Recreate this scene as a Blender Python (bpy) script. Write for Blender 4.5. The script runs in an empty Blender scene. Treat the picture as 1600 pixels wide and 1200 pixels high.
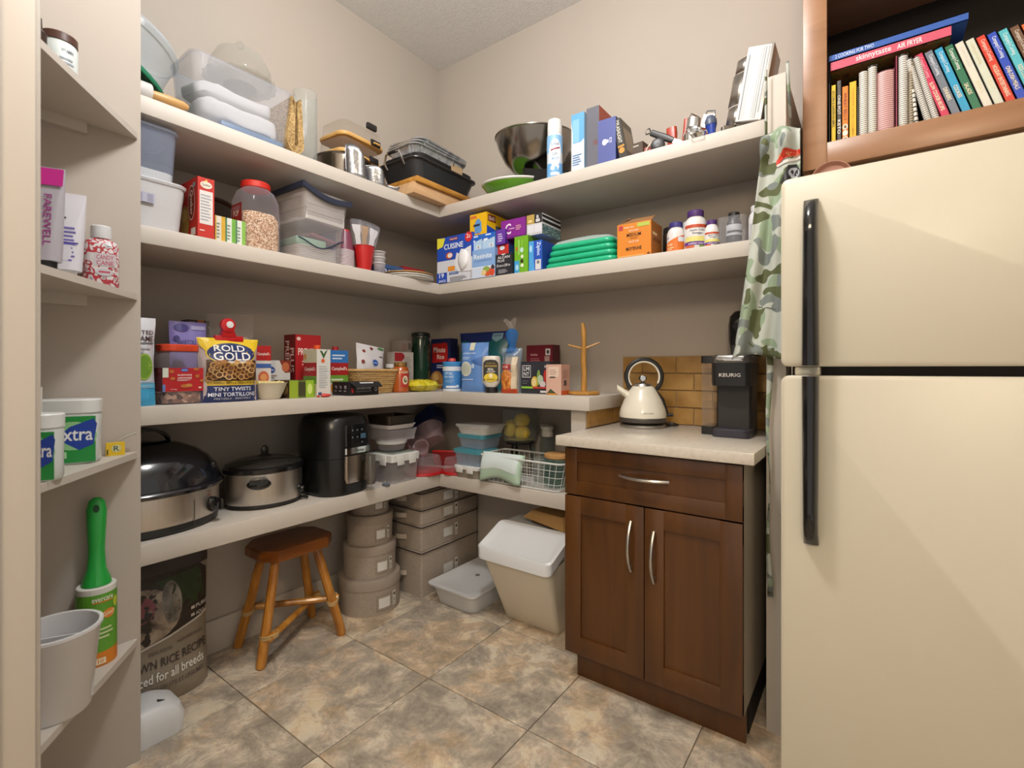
import bpy, bmesh, math, random
from mathutils import Vector, Matrix, Euler, noise
SC = bpy.context.scene
COL = SC.collection
PI = math.pi
R_ = math.radians
random.seed(7)

# ------------------------------------------------------------------ camera
cam_d = bpy.data.cameras.new('camera')
cam = bpy.data.objects.new('camera', cam_d)
COL.objects.link(cam)
cam.location = (2.17, -2.20, 1.157)
cam.rotation_euler = (PI / 2, 0, R_(36.1))
cam_d.sensor_width = 36.0
cam_d.lens = 767 / 1600 * 36.0
cam_d.shift_y = -23 / 1600
cam_d.clip_start = 0.02
cam_d.dof.use_dof = True
cam_d.dof.focus_distance = 2.1
cam_d.dof.aperture_fstop = 4.0
SC.camera = cam

# ------------------------------------------------------------------ world (soft kitchen light from the open doorway) and exposure
W = bpy.data.worlds.new('kitchen_light')
SC.world = W
W.use_nodes = True
W.node_tree.nodes['Background'].inputs[0].default_value = (1.0, 0.94, 0.86, 1)
W.node_tree.nodes['Background'].inputs[1].default_value = 0.66
SC.view_settings.view_transform = 'Standard'
SC.view_settings.look = 'None'
SC.view_settings.gamma = 1.0
SC.view_settings.use_curve_mapping = False
SC.view_settings.exposure = 0.0
SC.cycles.max_bounces = 8
SC.cycles.transparent_max_bounces = 24
SC.cycles.sample_clamp_indirect = 4.0
SC.cycles.caustics_reflective = False
SC.cycles.caustics_refractive = False
LAMP_POS = (1.45, -1.48)
LAMP_W = 70.0
KITCHEN_W = 98.0

# ------------------------------------------------------------------ colour and materials
def lin(c):
    if isinstance(c, str):
        c = c.lstrip('#')
        c = tuple(int(c[i:i + 2], 16) / 255 for i in (0, 2, 4))
    return tuple((x / 12.92 if x <= 0.04045 else ((x + 0.055) / 1.055) ** 2.4) for x in c)

_M = {}
def newmat(key):
    m = bpy.data.materials.new(key)
    m.use_nodes = True
    nt = m.node_tree
    return m, nt, nt.nodes['Principled BSDF'], nt.nodes['Material Output']

def node(nt, t, **kw):
    n = nt.nodes.new(t)
    for k, v in kw.items():
        if k.startswith('i_'):
            n.inputs[k[2:].replace('_', ' ')].default_value = v
        else:
            setattr(n, k, v)
    return n

def ramp(nt, stops):
    n = nt.nodes.new('ShaderNodeValToRGB')
    el = n.color_ramp.elements
    while len(el) < len(stops):
        el.new(0.5)
    for e, (p, c) in zip(el, stops):
        e.position = p
        e.color = lin(c) + (1,)
    return n

def mat(key, col=None, rough=.5, metal=0., var=.05, vscale=9., bump=0., bscale=250., spec=.5, coat=0., alpha=1., emit=0., stretch=None):
    if key in _M:
        return _M[key]
    m, nt, b, out = newmat(key)
    c = lin(col or key)
    b.inputs['Base Color'].default_value = c + (1,)
    b.inputs['Roughness'].default_value = rough
    b.inputs['Metallic'].default_value = metal
    b.inputs['Specular IOR Level'].default_value = spec
    b.inputs['Coat Weight'].default_value = coat
    b.inputs['Alpha'].default_value = alpha
    if var or bump:
        tc = node(nt, 'ShaderNodeTexCoord')
        src = tc.outputs['Object']
        if stretch:
            mp = node(nt, 'ShaderNodeMapping')
            mp.inputs['Scale'].default_value = stretch
            nt.links.new(src, mp.inputs['Vector'])
            src = mp.outputs['Vector']
    if var:
        nz = node(nt, 'ShaderNodeTexNoise')
        nz.inputs['Scale'].default_value = vscale
        nz.inputs['Detail'].default_value = 3
        nt.links.new(src, nz.inputs['Vector'])
        mx = node(nt, 'ShaderNodeMix', data_type='RGBA')
        mx.inputs['A'].default_value = tuple(x * (1 - var) for x in c) + (1,)
        mx.inputs['B'].default_value = tuple(min(1, x * (1 + var)) for x in c) + (1,)
        nt.links.new(nz.outputs['Fac'], mx.inputs['Factor'])
        nt.links.new(mx.outputs['Result'], b.inputs['Base Color'])
    if bump:
        n2 = node(nt, 'ShaderNodeTexNoise')
        n2.inputs['Scale'].default_value = bscale
        n2.inputs['Detail'].default_value = 2
        nt.links.new(src, n2.inputs['Vector'])
        bp = node(nt, 'ShaderNodeBump')
        bp.inputs['Strength'].default_value = bump
        bp.inputs['Distance'].default_value = .002
        nt.links.new(n2.outputs['Fac'], bp.inputs['Height'])
        nt.links.new(bp.outputs['Normal'], b.inputs['Normal'])
    if emit:
        b.inputs['Emission Color'].default_value = c + (1,)
        b.inputs['Emission Strength'].default_value = emit
    _M[key] = m
    return m

def ink(hexc):           # flat print
    return mat('ink_' + hexc, hexc, rough=.45, var=.03, vscale=60)

def clear(key, col='#ffffff', a=.12, edge=.55, rough=.08):
    """thin clear plastic or glass: see-through with a fresnel sheen"""
    if key in _M:
        return _M[key]
    m, nt, b, out = newmat(key)
    c = lin(col)
    b.inputs['Base Color'].default_value = c + (1,)
    b.inputs['Roughness'].default_value = rough
    tr = node(nt, 'ShaderNodeBsdfTransparent')
    tr.inputs['Color'].default_value = tuple(.78 + .22 * x for x in c) + (1,)
    lw = node(nt, 'ShaderNodeLayerWeight')
    lw.inputs['Blend'].default_value = .35
    nz = node(nt, 'ShaderNodeTexNoise')
    nz.inputs['Scale'].default_value = 14
    mr = node(nt, 'ShaderNodeMapRange')
    mr.inputs['To Min'].default_value = a * .55
    mr.inputs['To Max'].default_value = min(1, a * .55 + edge)
    pw = node(nt, 'ShaderNodeMath', operation='POWER')
    pw.inputs[1].default_value = 2.2
    nt.links.new(lw.outputs['Facing'], pw.inputs[0])
    nt.links.new(pw.outputs[0], mr.inputs['Value'])
    ma = node(nt, 'ShaderNodeMath', operation='MULTIPLY_ADD')
    ma.inputs[1].default_value = .03
    nt.links.new(nz.outputs['Fac'], ma.inputs[0])
    nt.links.new(mr.outputs['Result'], ma.inputs[2])
    mx = node(nt, 'ShaderNodeMixShader')
    nt.links.new(ma.outputs[0], mx.inputs[0])
    nt.links.new(tr.outputs[0], mx.inputs[1])
    nt.links.new(b.outputs[0], mx.inputs[2])
    nt.links.new(mx.outputs[0], out.inputs['Surface'])
    _M[key] = m
    return m

def pattern(key, stops, scale=6., detail=5., rough=.5, kind='noise', stretch=(1, 1, 1), bump=0., distort=0., metal=0., rnd=False, spec=.5, interp=None, coat=0.):
    if key in _M:
        return _M[key]
    m, nt, b, out = newmat(key)
    b.inputs['Roughness'].default_value = rough
    b.inputs['Metallic'].default_value = metal
    b.inputs['Specular IOR Level'].default_value = spec
    b.inputs['Coat Weight'].default_value = coat
    tc = node(nt, 'ShaderNodeTexCoord')
    mp = node(nt, 'ShaderNodeMapping')
    mp.inputs['Scale'].default_value = stretch
    nt.links.new(tc.outputs['Object'], mp.inputs['Vector'])
    if rnd:
        oi = node(nt, 'ShaderNodeObjectInfo')
        mu = node(nt, 'ShaderNodeMath', operation='MULTIPLY')
        mu.inputs[1].default_value = 40
        nt.links.new(oi.outputs['Random'], mu.inputs[0])
        nt.links.new(mu.outputs[0], mp.inputs['Location'])
    if kind == 'noise':
        t = node(nt, 'ShaderNodeTexNoise')
        t.inputs['Detail'].default_value = detail
        t.inputs['Distortion'].default_value = distort
    elif kind == 'voronoi':
        t = node(nt, 'ShaderNodeTexVoronoi')
    else:
        t = node(nt, 'ShaderNodeTexWave')
        t.inputs['Distortion'].default_value = distort
        t.inputs['Detail'].default_value = detail
    t.inputs['Scale'].default_value = scale
    nt.links.new(mp.outputs['Vector'], t.inputs['Vector'])
    rp = ramp(nt, stops)
    if interp:
        rp.color_ramp.interpolation = interp
    o = t.outputs['Fac'] if kind != 'voronoi' else t.outputs['Color']
    nt.links.new(o, rp.inputs['Fac'])
    nt.links.new(rp.outputs['Color'], b.inputs['Base Color'])
    if bump:
        bp = node(nt, 'ShaderNodeBump')
        bp.inputs['Strength'].default_value = bump
        bp.inputs['Distance'].default_value = .003
        nt.links.new(t.outputs['Fac'] if kind != 'voronoi' else t.outputs['Distance'], bp.inputs['Height'])
        nt.links.new(bp.outputs['Normal'], b.inputs['Normal'])
    _M[key] = m
    return m

def wood(key, dark, mid, light, scale=4., stretch=(1, 12, 12), rough=.4, coat=0.):
    return pattern(key, [(.25, dark), (.5, mid), (.78, light)], scale=scale, detail=6, stretch=stretch, rough=rough, distort=.6, bump=.05, coat=coat)

def floor_mat():
    if 'stone_tile' in _M:
        return _M['stone_tile']
    m, nt, b, out = newmat('stone_tile')
    tc = node(nt, 'ShaderNodeTexCoord')
    oi = node(nt, 'ShaderNodeObjectInfo')
    mu = node(nt, 'ShaderNodeMath', operation='MULTIPLY'); mu.inputs[1].default_value = 60
    nt.links.new(oi.outputs['Random'], mu.inputs[0])
    mp = node(nt, 'ShaderNodeMapping')
    nt.links.new(tc.outputs['Object'], mp.inputs['Vector'])
    nt.links.new(mu.outputs[0], mp.inputs['Location'])
    def nz(scale, det, dist):
        n = node(nt, 'ShaderNodeTexNoise')
        n.inputs['Scale'].default_value = scale; n.inputs['Detail'].default_value = det
        n.inputs['Distortion'].default_value = dist; n.inputs['Roughness'].default_value = .72
        nt.links.new(mp.outputs['Vector'], n.inputs['Vector'])
        return n
    a = nz(2.6, 7, .0); c = nz(8.5, 15, .45); d = nz(55, 6, .2)
    ra = ramp(nt, [(.36, '#8d8375'), (.45, '#b0a596'), (.51, '#c4b7a4'), (.57, '#d0b58c'), (.66, '#bca98e')])
    rc = ramp(nt, [(.40, '#94887a'), (.48, '#bdb19d'), (.53, '#d6cab4'), (.59, '#f4eddd')])
    nt.links.new(a.outputs['Fac'], ra.inputs['Fac']); nt.links.new(c.outputs['Fac'], rc.inputs['Fac'])
    mx = node(nt, 'ShaderNodeMix', data_type='RGBA'); mx.inputs['Factor'].default_value = .5
    nt.links.new(ra.outputs['Color'], mx.inputs['A']); nt.links.new(rc.outputs['Color'], mx.inputs['B'])
    mm = node(nt, 'ShaderNodeMix', data_type='RGBA', blend_type='OVERLAY'); mm.inputs['Factor'].default_value = .4
    nt.links.new(mx.outputs['Result'], mm.inputs['A'])
    rd = ramp(nt, [(.3, '#5a5a5a'), (.7, '#b0b0b0')])
    nt.links.new(d.outputs['Fac'], rd.inputs['Fac']); nt.links.new(rd.outputs['Color'], mm.inputs['B'])
    nt.links.new(mm.outputs['Result'], b.inputs['Base Color'])
    b.inputs['Roughness'].default_value = .42
    bp = node(nt, 'ShaderNodeBump'); bp.inputs['Strength'].default_value = .25; bp.inputs['Distance'].default_value = .003
    nt.links.new(c.outputs['Fac'], bp.inputs['Height']); nt.links.new(bp.outputs['Normal'], b.inputs['Normal'])
    _M['stone_tile'] = m
    return m

def camo_mat():
    if 'camo' in _M:
        return _M['camo']
    m, nt, b, out = newmat('camo')
    tc = node(nt, 'ShaderNodeTexCoord')
    cur = None
    base = lin('#b4b9b0') + (1,)
    for i, (sc, off, colr, th) in enumerate([(9, 1.3, '#8c9d84', .525), (9.5, 7.7, '#757c79', .565), (11, 4.1, '#565c3c', .575)]):
        mp = node(nt, 'ShaderNodeMapping'); mp.inputs['Location'].default_value = (off, off * 2, off)
        mp.inputs['Scale'].default_value = (1, 1, 1.15 if i < 2 else 1.7)
        nt.links.new(tc.outputs['Object'], mp.inputs['Vector'])
        n = node(nt, 'ShaderNodeTexNoise'); n.inputs['Scale'].default_value = sc; n.inputs['Detail'].default_value = 1.2
        n.inputs['Distortion'].default_value = .5
        nt.links.new(mp.outputs['Vector'], n.inputs['Vector'])
        g = node(nt, 'ShaderNodeMath', operation='GREATER_THAN'); g.inputs[1].default_value = th
        nt.links.new(n.outputs['Fac'], g.inputs[0])
        mx = node(nt, 'ShaderNodeMix', data_type='RGBA')
        nt.links.new(g.outputs[0], mx.inputs['Factor'])
        if cur is None:
            mx.inputs['A'].default_value = base
        else:
            nt.links.new(cur, mx.inputs['A'])
        mx.inputs['B'].default_value = lin(colr) + (1,)
        cur = mx.outputs['Result']
    nt.links.new(cur, b.inputs['Base Color'])
    b.inputs['Roughness'].default_value = .85
    _M['camo'] = m
    return m

# ------------------------------------------------------------------ mesh builder
class MB:
    def __init__(s, M=None):
        s.v = []; s.f = []; s.fm = []; s.mats = []; s.M = M
    def mi(s, m):
        if m not in s.mats:
            s.mats.append(m)
        return s.mats.index(m)
    def add(s, vs, fs, m):
        o = len(s.v); k = s.mi(m)
        if s.M is not None:
            vs = [tuple(s.M @ Vector(p)) for p in vs]
        s.v += [tuple(p) for p in vs]
        for f in fs:
            s.f.append(tuple(i + o for i in f)); s.fm.append(k)
    def box(s, x0, x1, y0, y1, z0, z1, m, mm=None):
        v = [(x0, y0, z0), (x1, y0, z0), (x1, y1, z0), (x0, y1, z0), (x0, y0, z1), (x1, y0, z1), (x1, y1, z1), (x0, y1, z1)]
        F = {'b': (3, 2, 1, 0), 't': (4, 5, 6, 7), 'f': (0, 1, 5, 4), 'r': (1, 2, 6, 5), 'k': (2, 3, 7, 6), 'l': (3, 0, 4, 7)}
        if not mm:
            s.add(v, list(F.values()), m)
        else:
            for k, f in F.items():
                s.add([v[i] for i in f], [(0, 1, 2, 3)], mm.get(k, m))
    def cbox(s, x0, x1, y0, y1, z0, z1, m, b=.003):   # box with chamfered edges
        bm = bmesh.new()
        bmesh.ops.create_cube(bm, size=1)
        for q in bm.verts:
            q.co = ((x0 + x1) / 2 + q.co.x * (x1 - x0), (y0 + y1) / 2 + q.co.y * (y1 - y0), (z0 + z1) / 2 + q.co.z * (z1 - z0))
        bmesh.ops.bevel(bm, geom=bm.edges[:], offset=b, segments=2, affect='EDGES', profile=.5)
        bm.verts.index_update()
        s.add([tuple(q.co) for q in bm.verts], [tuple(q.index for q in f.verts) for f in bm.faces], m)
        bm.free()
    def loft(s, rings, m, cap0=True, cap1=True, closed=True):
        n = len(rings[0]); vs = [p for r in rings for p in r]; fs = []
        for a in range(len(rings) - 1):
            for i in range(n if closed else n - 1):
                j = (i + 1) % n
                fs.append((a * n + i, a * n + j, (a + 1) * n + j, (a + 1) * n + i))
        if cap0:
            fs.append(tuple(range(n - 1, -1, -1)))
        if cap1:
            o = (len(rings) - 1) * n
            fs.append(tuple(range(o, o + n)))
        s.add(vs, fs, m)
    def lathe(s, prof, m, seg=28, cx=0, cy=0, sx=1, sy=1, cap0=True, cap1=True, rib=0, nrib=0):
        rings = []
        for (r, z) in prof:
            ring = []
            for i in range(seg):
                a = 2 * PI * i / seg
                rr = r * (1 + (rib * math.cos(nrib * a) if rib else 0))
                ring.append((cx + sx * rr * math.cos(a), cy + sy * rr * math.sin(a), z))
            rings.append(ring)
        s.loft(rings, m, cap0, cap1)
    def rr(s, levels, m, n=4, cap0=True, cap1=True, cx=0, cy=0):   # levels: (w,d,r,z[,dx,dy])
        rings = []
        for L in levels:
            w, d, r, z = L[:4]
            dx, dy = (L[4], L[5]) if len(L) > 4 else (0, 0)
            rings.append([(cx + dx + x, cy + dy + y, z) for x, y in rrect(w, d, r, n)])
        s.loft(rings, m, cap0, cap1)
    def tube(s, pts, r, m, seg=8, closed=False, caps=True):
        pts = [Vector(p) for p in pts]; n = len(pts); rings = []
        rs = r if isinstance(r, (list, tuple)) else [r] * n
        up = None
        for i, p in enumerate(pts):
            a = pts[(i - 1) % n] if (closed or i > 0) else p
            b = pts[(i + 1) % n] if (closed or i < n - 1) else p
            t = (b - a).normalized()
            if up is None:
                up = Vector((0, 0, 1)) if abs(t.z) < .9 else Vector((1, 0, 0))
            u = (up - t * up.dot(t))
            if u.length < 1e-5:
                u = Vector((1, 0, 0)) - t * t.x
            u.normalize(); w = t.cross(u); up = u
            rings.append([tuple(p + (u * math.cos(2 * PI * k / seg) + w * math.sin(2 * PI * k / seg)) * rs[i]) for k in range(seg)])
        if closed:
            rings.append(rings[0])
        s.loft(rings, m, caps and not closed, caps and not closed)
    def sphere(s, c, r, m, seg=14, rings=8, sc=(1, 1, 1)):
        pr = []
        for i in range(rings + 1):
            a = -PI / 2 + PI * i / rings
            pr.append([(c[0] + sc[0] * r * max(.001, math.cos(a)) * math.cos(2 * PI * k / seg), c[1] + sc[1] * r * max(.001, math.cos(a)) * math.sin(2 * PI * k / seg), c[2] + sc[2] * r * math.sin(a)) for k in range(seg)])
        s.loft(pr, m)
    def grid(s, fn, nx, nz, m, flip=False):
        vs = [fn(i / nx, j / nz) for j in range(nz + 1) for i in range(nx + 1)]
        fs = []
        for j in range(nz):
            for i in range(nx):
                a = j * (nx + 1) + i
                q = (a, a + 1, a + nx + 2, a + nx + 1)
                fs.append(q[::-1] if flip else q)
        s.add(vs, fs, m)
    def build(s, name, parent=None, smooth=35, kind=None, label=None):
        me = bpy.data.meshes.new(name)
        me.from_pydata(s.v, [], s.f)
        for m in s.mats:
            me.materials.append(m)
        me.polygons.foreach_set('material_index', s.fm)
        if smooth:
            me.polygons.foreach_set('use_smooth', [True] * len(me.polygons))
        me.update()
        if smooth:
            me.set_sharp_from_angle(angle=R_(smooth))
        o = bpy.data.objects.new(name, me)
        COL.objects.link(o)
        if parent:
            o.parent = parent
        if kind:
            o['kind'] = kind
        if label:
            o['label'] = label
        return o

def rrect(w, d, r, n=4):
    r = max(min(r, w / 2 - 1e-4, d / 2 - 1e-4), 1e-4)
    P = []
    for cx, cy, a0 in ((w / 2 - r, d / 2 - r, 0), (-w / 2 + r, d / 2 - r, 90), (-w / 2 + r, -d / 2 + r, 180), (w / 2 - r, -d / 2 + r, 270)):
        for k in range(n + 1):
            a = R_(a0 + 90 * k / n)
            P.append((cx + r * math.cos(a), cy + r * math.sin(a)))
    return P

def tag(o, label, cat, group=None):
    o['label'] = label; o['category'] = cat
    if group:
        o['group'] = group
    return o

def thing(name, label, cat, loc=(0, 0, 0), rz=0, group=None, rot=None):
    o = bpy.data.objects.new(name, None)
    o.empty_display_size = .05
    COL.objects.link(o)
    o.location = loc
    o.rotation_euler = rot if rot else (0, 0, rz)
    return tag(o, label, cat, group)

def copy_thing(root, loc, rz, label, group=None, rot=None):
    r = root.copy(); COL.objects.link(r); r.location = loc
    r.rotation_euler = rot if rot else (0, 0, rz)
    r['label'] = label
    if group:
        r['group'] = group
    for ch in root.children:
        c = ch.copy(); COL.objects.link(c); c.parent = r
        for g in ch.children:
            d = g.copy(); COL.objects.link(d); d.parent = c
    return r

def struct(o):
    o['kind'] = 'structure'
    return o

# ------------------------------------------------------------------ print (flat graphics and lettering laid on a surface)
_T = {}
def text_geo(t, bold):
    k = (t, bold)
    if k not in _T:
        cu = bpy.data.curves.new('t', 'FONT')
        cu.body = t; cu.resolution_u = 2; cu.offset = .012 if bold else 0
        ob = bpy.data.objects.new('t', cu)
        me = bpy.data.meshes.new_from_object(ob)
        v = [(p.co.x, p.co.y) for p in me.vertices]; f = [tuple(p.vertices) for p in me.polygons]
        x0 = min(p[0] for p in v); x1 = max(p[0] for p in v); y0 = min(p[1] for p in v); y1 = max(p[1] for p in v)
        v = [((p[0] - x0) / (x1 - x0) - .5, (p[1] - y0) / (y1 - y0) - .5) for p in v]
        _T[k] = (v, f)
        bpy.data.objects.remove(ob); bpy.data.curves.remove(cu); bpy.data.meshes.remove(me)
    return _T[k]

def refine(v, f, L):
    """split long edges of a flat print so that it can follow a bulging surface"""
    bm = bmesh.new()
    vs = [bm.verts.new((p[0], p[1], 0)) for p in v]
    for q in f:
        try:
            bm.faces.new([vs[i] for i in q])
        except ValueError:
            pass
    for _ in range(5):
        bmesh.ops.triangulate(bm, faces=bm.faces[:])
        long_ = [e for e in bm.edges if e.calc_length() > L]
        if not long_:
            break
        bmesh.ops.subdivide_edges(bm, edges=long_, cuts=1)
    bm.verts.index_update()
    out = [(p.co.x, p.co.y) for p in bm.verts], [tuple(q.index for q in g.verts) for g in bm.faces]
    bm.free()
    return out

def draw(mb, mp, W, H, items, nx=1, off=.0006, step=.00016):
    """items in fractions of the face: R rect, E ellipse, P polygon, T text, B lines of small print"""
    for it in items:
        off += step
        k = it[0]; col = ink(it[-1]) if isinstance(it[-1], str) else it[-1]
        if k == 'R' or k == 'B':
            x0, z0, x1, z1 = it[1:5]
            n = 1 if k == 'R' else it[5]
            for j in range(n):
                a = z0 + (z1 - z0) * j / n; b = z1 if k == 'R' else a + (z1 - z0) / n * .45
                e = x1 if k == 'R' else x0 + (x1 - x0) * (.7 + .3 * ((j * 37) % 10) / 10)
                mb.grid(lambda s, t: mp((x0 + (e - x0) * s) * W, (a + (b - a) * t) * H, off), nx, nx if nx > 1 else 1, col)
        elif k == 'E':
            cx, cz, rx, rz = it[1:5]; N = 18
            if nx > 1:
                pv, pf = refine([(cx + rx * math.cos(2 * PI * i / 24), cz + rz * math.sin(2 * PI * i / 24)) for i in range(24)], [tuple(range(24))], .07)
                mb.add([mp(x * W, z * H, off) for x, z in pv], pf, col)
                continue
            vs = [mp(cx * W, cz * H, off)]; fs = []
            rg = 3 if nx > 1 else 1
            for q in range(1, rg + 1):
                for i in range(N):
                    a = 2 * PI * i / N
                    vs.append(mp((cx + rx * q / rg * math.cos(a)) * W, (cz + rz * q / rg * math.sin(a)) * H, off))
            for i in range(N):
                fs.append((0, 1 + i, 1 + (i + 1) % N))
                for q in range(rg - 1):
                    fs.append((1 + q * N + i, 1 + (q + 1) * N + i, 1 + (q + 1) * N + (i + 1) % N, 1 + q * N + (i + 1) % N))
            mb.add(vs, fs, col)
        elif k == 'P':
            v, f = list(it[1]), [tuple(range(len(it[1])))]
            if nx > 1:
                v, f = refine(v, f, .09)
            mb.add([mp(x * W, z * H, off) for x, z in v], f, col)
        elif k == 'T' or k == 'V':      # V: reads upwards/downwards (turned 90 degrees)
            t, cx, cz, w, h = it[1:6]
            v, f = text_geo(t, True)
            if nx > 1 and max(w, h) > .2:
                v, f = refine(v, f, .05 / max(w, h))
            if k == 'T':
                mb.add([mp((cx + a * w) * W, (cz + b * h) * H, off) for a, b in v], f, col)
            else:
                mb.add([mp((cx + b * w) * W, (cz - a * h) * H, off) for a, b in v], f, col)

def face_map(w, d, h, side):
    if side == 'f':
        return (lambda s, t, o: (-w / 2 + s, -d / 2 - o, t)), w, h
    if side == 'r':
        return (lambda s, t, o: (w / 2 + o, -d / 2 + s, t)), d, h
    if side == 'l':
        return (lambda s, t, o: (-w / 2 - o, d / 2 - s, t)), d, h
    return (lambda s, t, o: (-w / 2 + s, -d / 2 + t, h + o)), w, d

def cyl_map(r, arc=2.6, z0=0, rf=None):
    def f(s, t, o):
        a = s / r - arc / 2
        q = (rf(t) if rf else r) + o
        return (q * math.sin(a), -q * math.cos(a), z0 + t)
    return f

def carton(name, label, cat, loc, w, d, h, col, pr=None, faces=None, group=None, rough=.5):
    """a closed cardboard carton: box with a seam lid line, print on the faces"""
    (p, rz) = loc
    root = thing(name, label, cat, p, rz, group)
    b = MB(); base = mat('card_' + col, col, rough=rough, var=.03)
    mm = {k: mat('card_' + c, c, rough=rough, var=.03) for k, c in (faces or {}).items()}
    b.box(-w / 2, w / 2, -d / 2, d / 2, 0, h, base, mm)
    b.build('carton_body', root, smooth=0)
    if pr:
        q = MB()
        for side, items in pr.items():
            m, Wd, H = face_map(w, d, h, side)
            draw(q, m, Wd, H, items)
        q.build('printed_label', root, smooth=0)
    return root

S = {1: 1.984, 2: 1.592, 3: 1.043, 4: .626, 0: .0, 'c': .912}
def Lp(lev, yc, xf, d, dz=0, turn=0):
    return ((xf - d / 2, yc, S[lev] + dz + .0005), PI / 2 + R_(turn))
def Rp(lev, xc, yf, d, dz=0, turn=0):
    return ((xc, yf + d / 2, S[lev] + dz + .0005), R_(turn))

def pouch(name, label, cat, loc, w, d, h, col, pr=None, top=.02, taper=.1, bulge=1., crinkle=.004, botw=1., seed=0, m=None, group=None, rot=None, notch=0, nx=12, nz=14, fr=(0, 1)):
    """soft bag: flat seal on top, bulging body"""
    (p, rz) = loc
    root = thing(name, label, cat, p, rz, group, rot)
    m = m or mat('film_' + col, col, rough=.32, var=.04)
    def half(x, t):
        e = max(0, 1 - abs(x) ** 3.2)
        sh = min(1, (1 - t) * 2.6) ** .7 * min(1, .75 + t * 3)
        return d / 2 * e ** .6 * sh * bulge + .0015
    def pos(x, t, sgn, o=0):       # x -1..1, t 0..1
        ww = w / 2 * (botw + (1 - botw) * min(1, t * 2.5)) * (1 - taper * max(0, 1 - abs(t - .0) * 1.0) * 0) * (1 - taper * math.sin(PI * min(1, t)) * .5)
        n = noise.noise(Vector((x * 2.2 + seed, t * 4 + seed * 3, sgn))) * crinkle
        y = sgn * half(x, t) + n * (1 if t > .03 else .2)
        z = t * h - notch * h * x * t
        return (x * ww, y + sgn * o, max(z, .0))
    b = MB()
    b.grid(lambda s, t: pos(2 * s - 1, t, -1), nx, nz, m)
    b.grid(lambda s, t: pos(2 * s - 1, t, 1), nx, nz, m, True)
    b.grid(lambda s, t: pos(2 * s - 1, 0, -1 + 2 * t), nx, 2, m, True)
    b.build('bag_film', root, smooth=50)
    if pr:
        q = MB()
        draw(q, lambda s, t, o: pos(2 * s - 1, max(0, min(1, t)), -1, o + .0012), 1, 1, pr, nx=8)
        q.build('printed_label', root, smooth=0)
    return root

def lathe_thing(name, label, cat, loc, parts, pr=None, rz=0, group=None, seg=28):
    """parts: list of (partname, profile, material, kwargs); pr: (radius, arc, z0, height, items[, rf])"""
    root = thing(name, label, cat, loc, rz, group)
    for nm, prof, m, kw in parts:
        b = MB(); b.lathe(prof, m, seg=kw.pop('seg', seg), **kw); b.build(nm, root)
    if pr:
        q = MB()
        r, arc, z0, H, items = pr[:5]
        draw(q, cyl_map(r, arc, z0), r * arc, H, items, nx=12, off=.0008)
        q.build('printed_label', root, smooth=0)
    return root

def tubbox(b, w, d, h, r, m, tw=1., wall=.002, z0=0, cx=0, cy=0):   # open tapered container, tw = bottom/top ratio
    b.rr([(w * tw, d * tw, r, z0), (w, d, r, z0 + h), (w - 2 * wall, d - 2 * wall, r, z0 + h), (w * tw - 2 * wall, d * tw - 2 * wall, r, z0 + wall)], m, cx=cx, cy=cy)

# ================================================================== THE SETTING
WALL = mat('wall_paint', '#b2a89d', rough=.75, var=.03, vscale=3, bump=.08, bscale=160)
TRIM = mat('trim_paint', '#bdb4a8', rough=.5, var=.03, vscale=4)
SHELF = mat('shelf_paint', '#c2bab0', rough=.5, var=.03, vscale=4)
CEIL = mat('ceiling_texture', '#e4e4e3', rough=.9, var=.08, vscale=60, bump=1., bscale=110)
GROUT = mat('grout', '#84786a', rough=.9, var=.1, vscale=40)
CH = 3.01

b = MB(); b.box(-.1, 0, -3.4, .1, 0, CH, WALL); struct(b.build('wall_left', smooth=0))
wb = MB(); wb.box(0, 3.5, 0, .1, 0, CH, WALL); wall_back = struct(wb.build('wall_back', smooth=0))
b = MB(); b.box(-.1, 3.5, -3.4, .1, CH, CH + .08, CEIL); struct(b.build('ceiling', smooth=0))
b = MB(); b.box(2.86, 2.96, -1.02, 0, 0, CH, WALL); struct(b.build('wall_right', smooth=0))
b = MB(); b.box(.404, .424, -2.014, -1.673, 0, CH, WALL); struct(b.build('wall_end_panel', smooth=0))
b = MB(); b.box(0, 1.03, -2.144, -2.014, 0, CH, WALL); struct(b.build('wall_door', smooth=0))
b = MB(); b.box(1.902, 1.957, -.45, 0, 0, 2.09, TRIM); struct(b.build('wall_partition', smooth=0))
# door casing at the left edge of the view
b = MB()
b.cbox(.95, 1.036, -2.014, -1.998, 0, 2.2, TRIM, .004)
b.cbox(1.03, 1.046, -2.149, -2.006, 0, 2.2, TRIM, .003)
b.cbox(1.046, 1.057, -2.089, -2.052, 0, 2.2, TRIM, .003)
struct(b.build('trim_1'))
# baseboards
b = MB(); b.cbox(0, .014, -1.99, 0, 0, .135, TRIM, .004); struct(b.build('baseboard_left'))
b = MB(); b.cbox(.016, 1.14, -.014, 0, 0, .135, TRIM, .004); struct(b.build('baseboard_back'))

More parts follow.
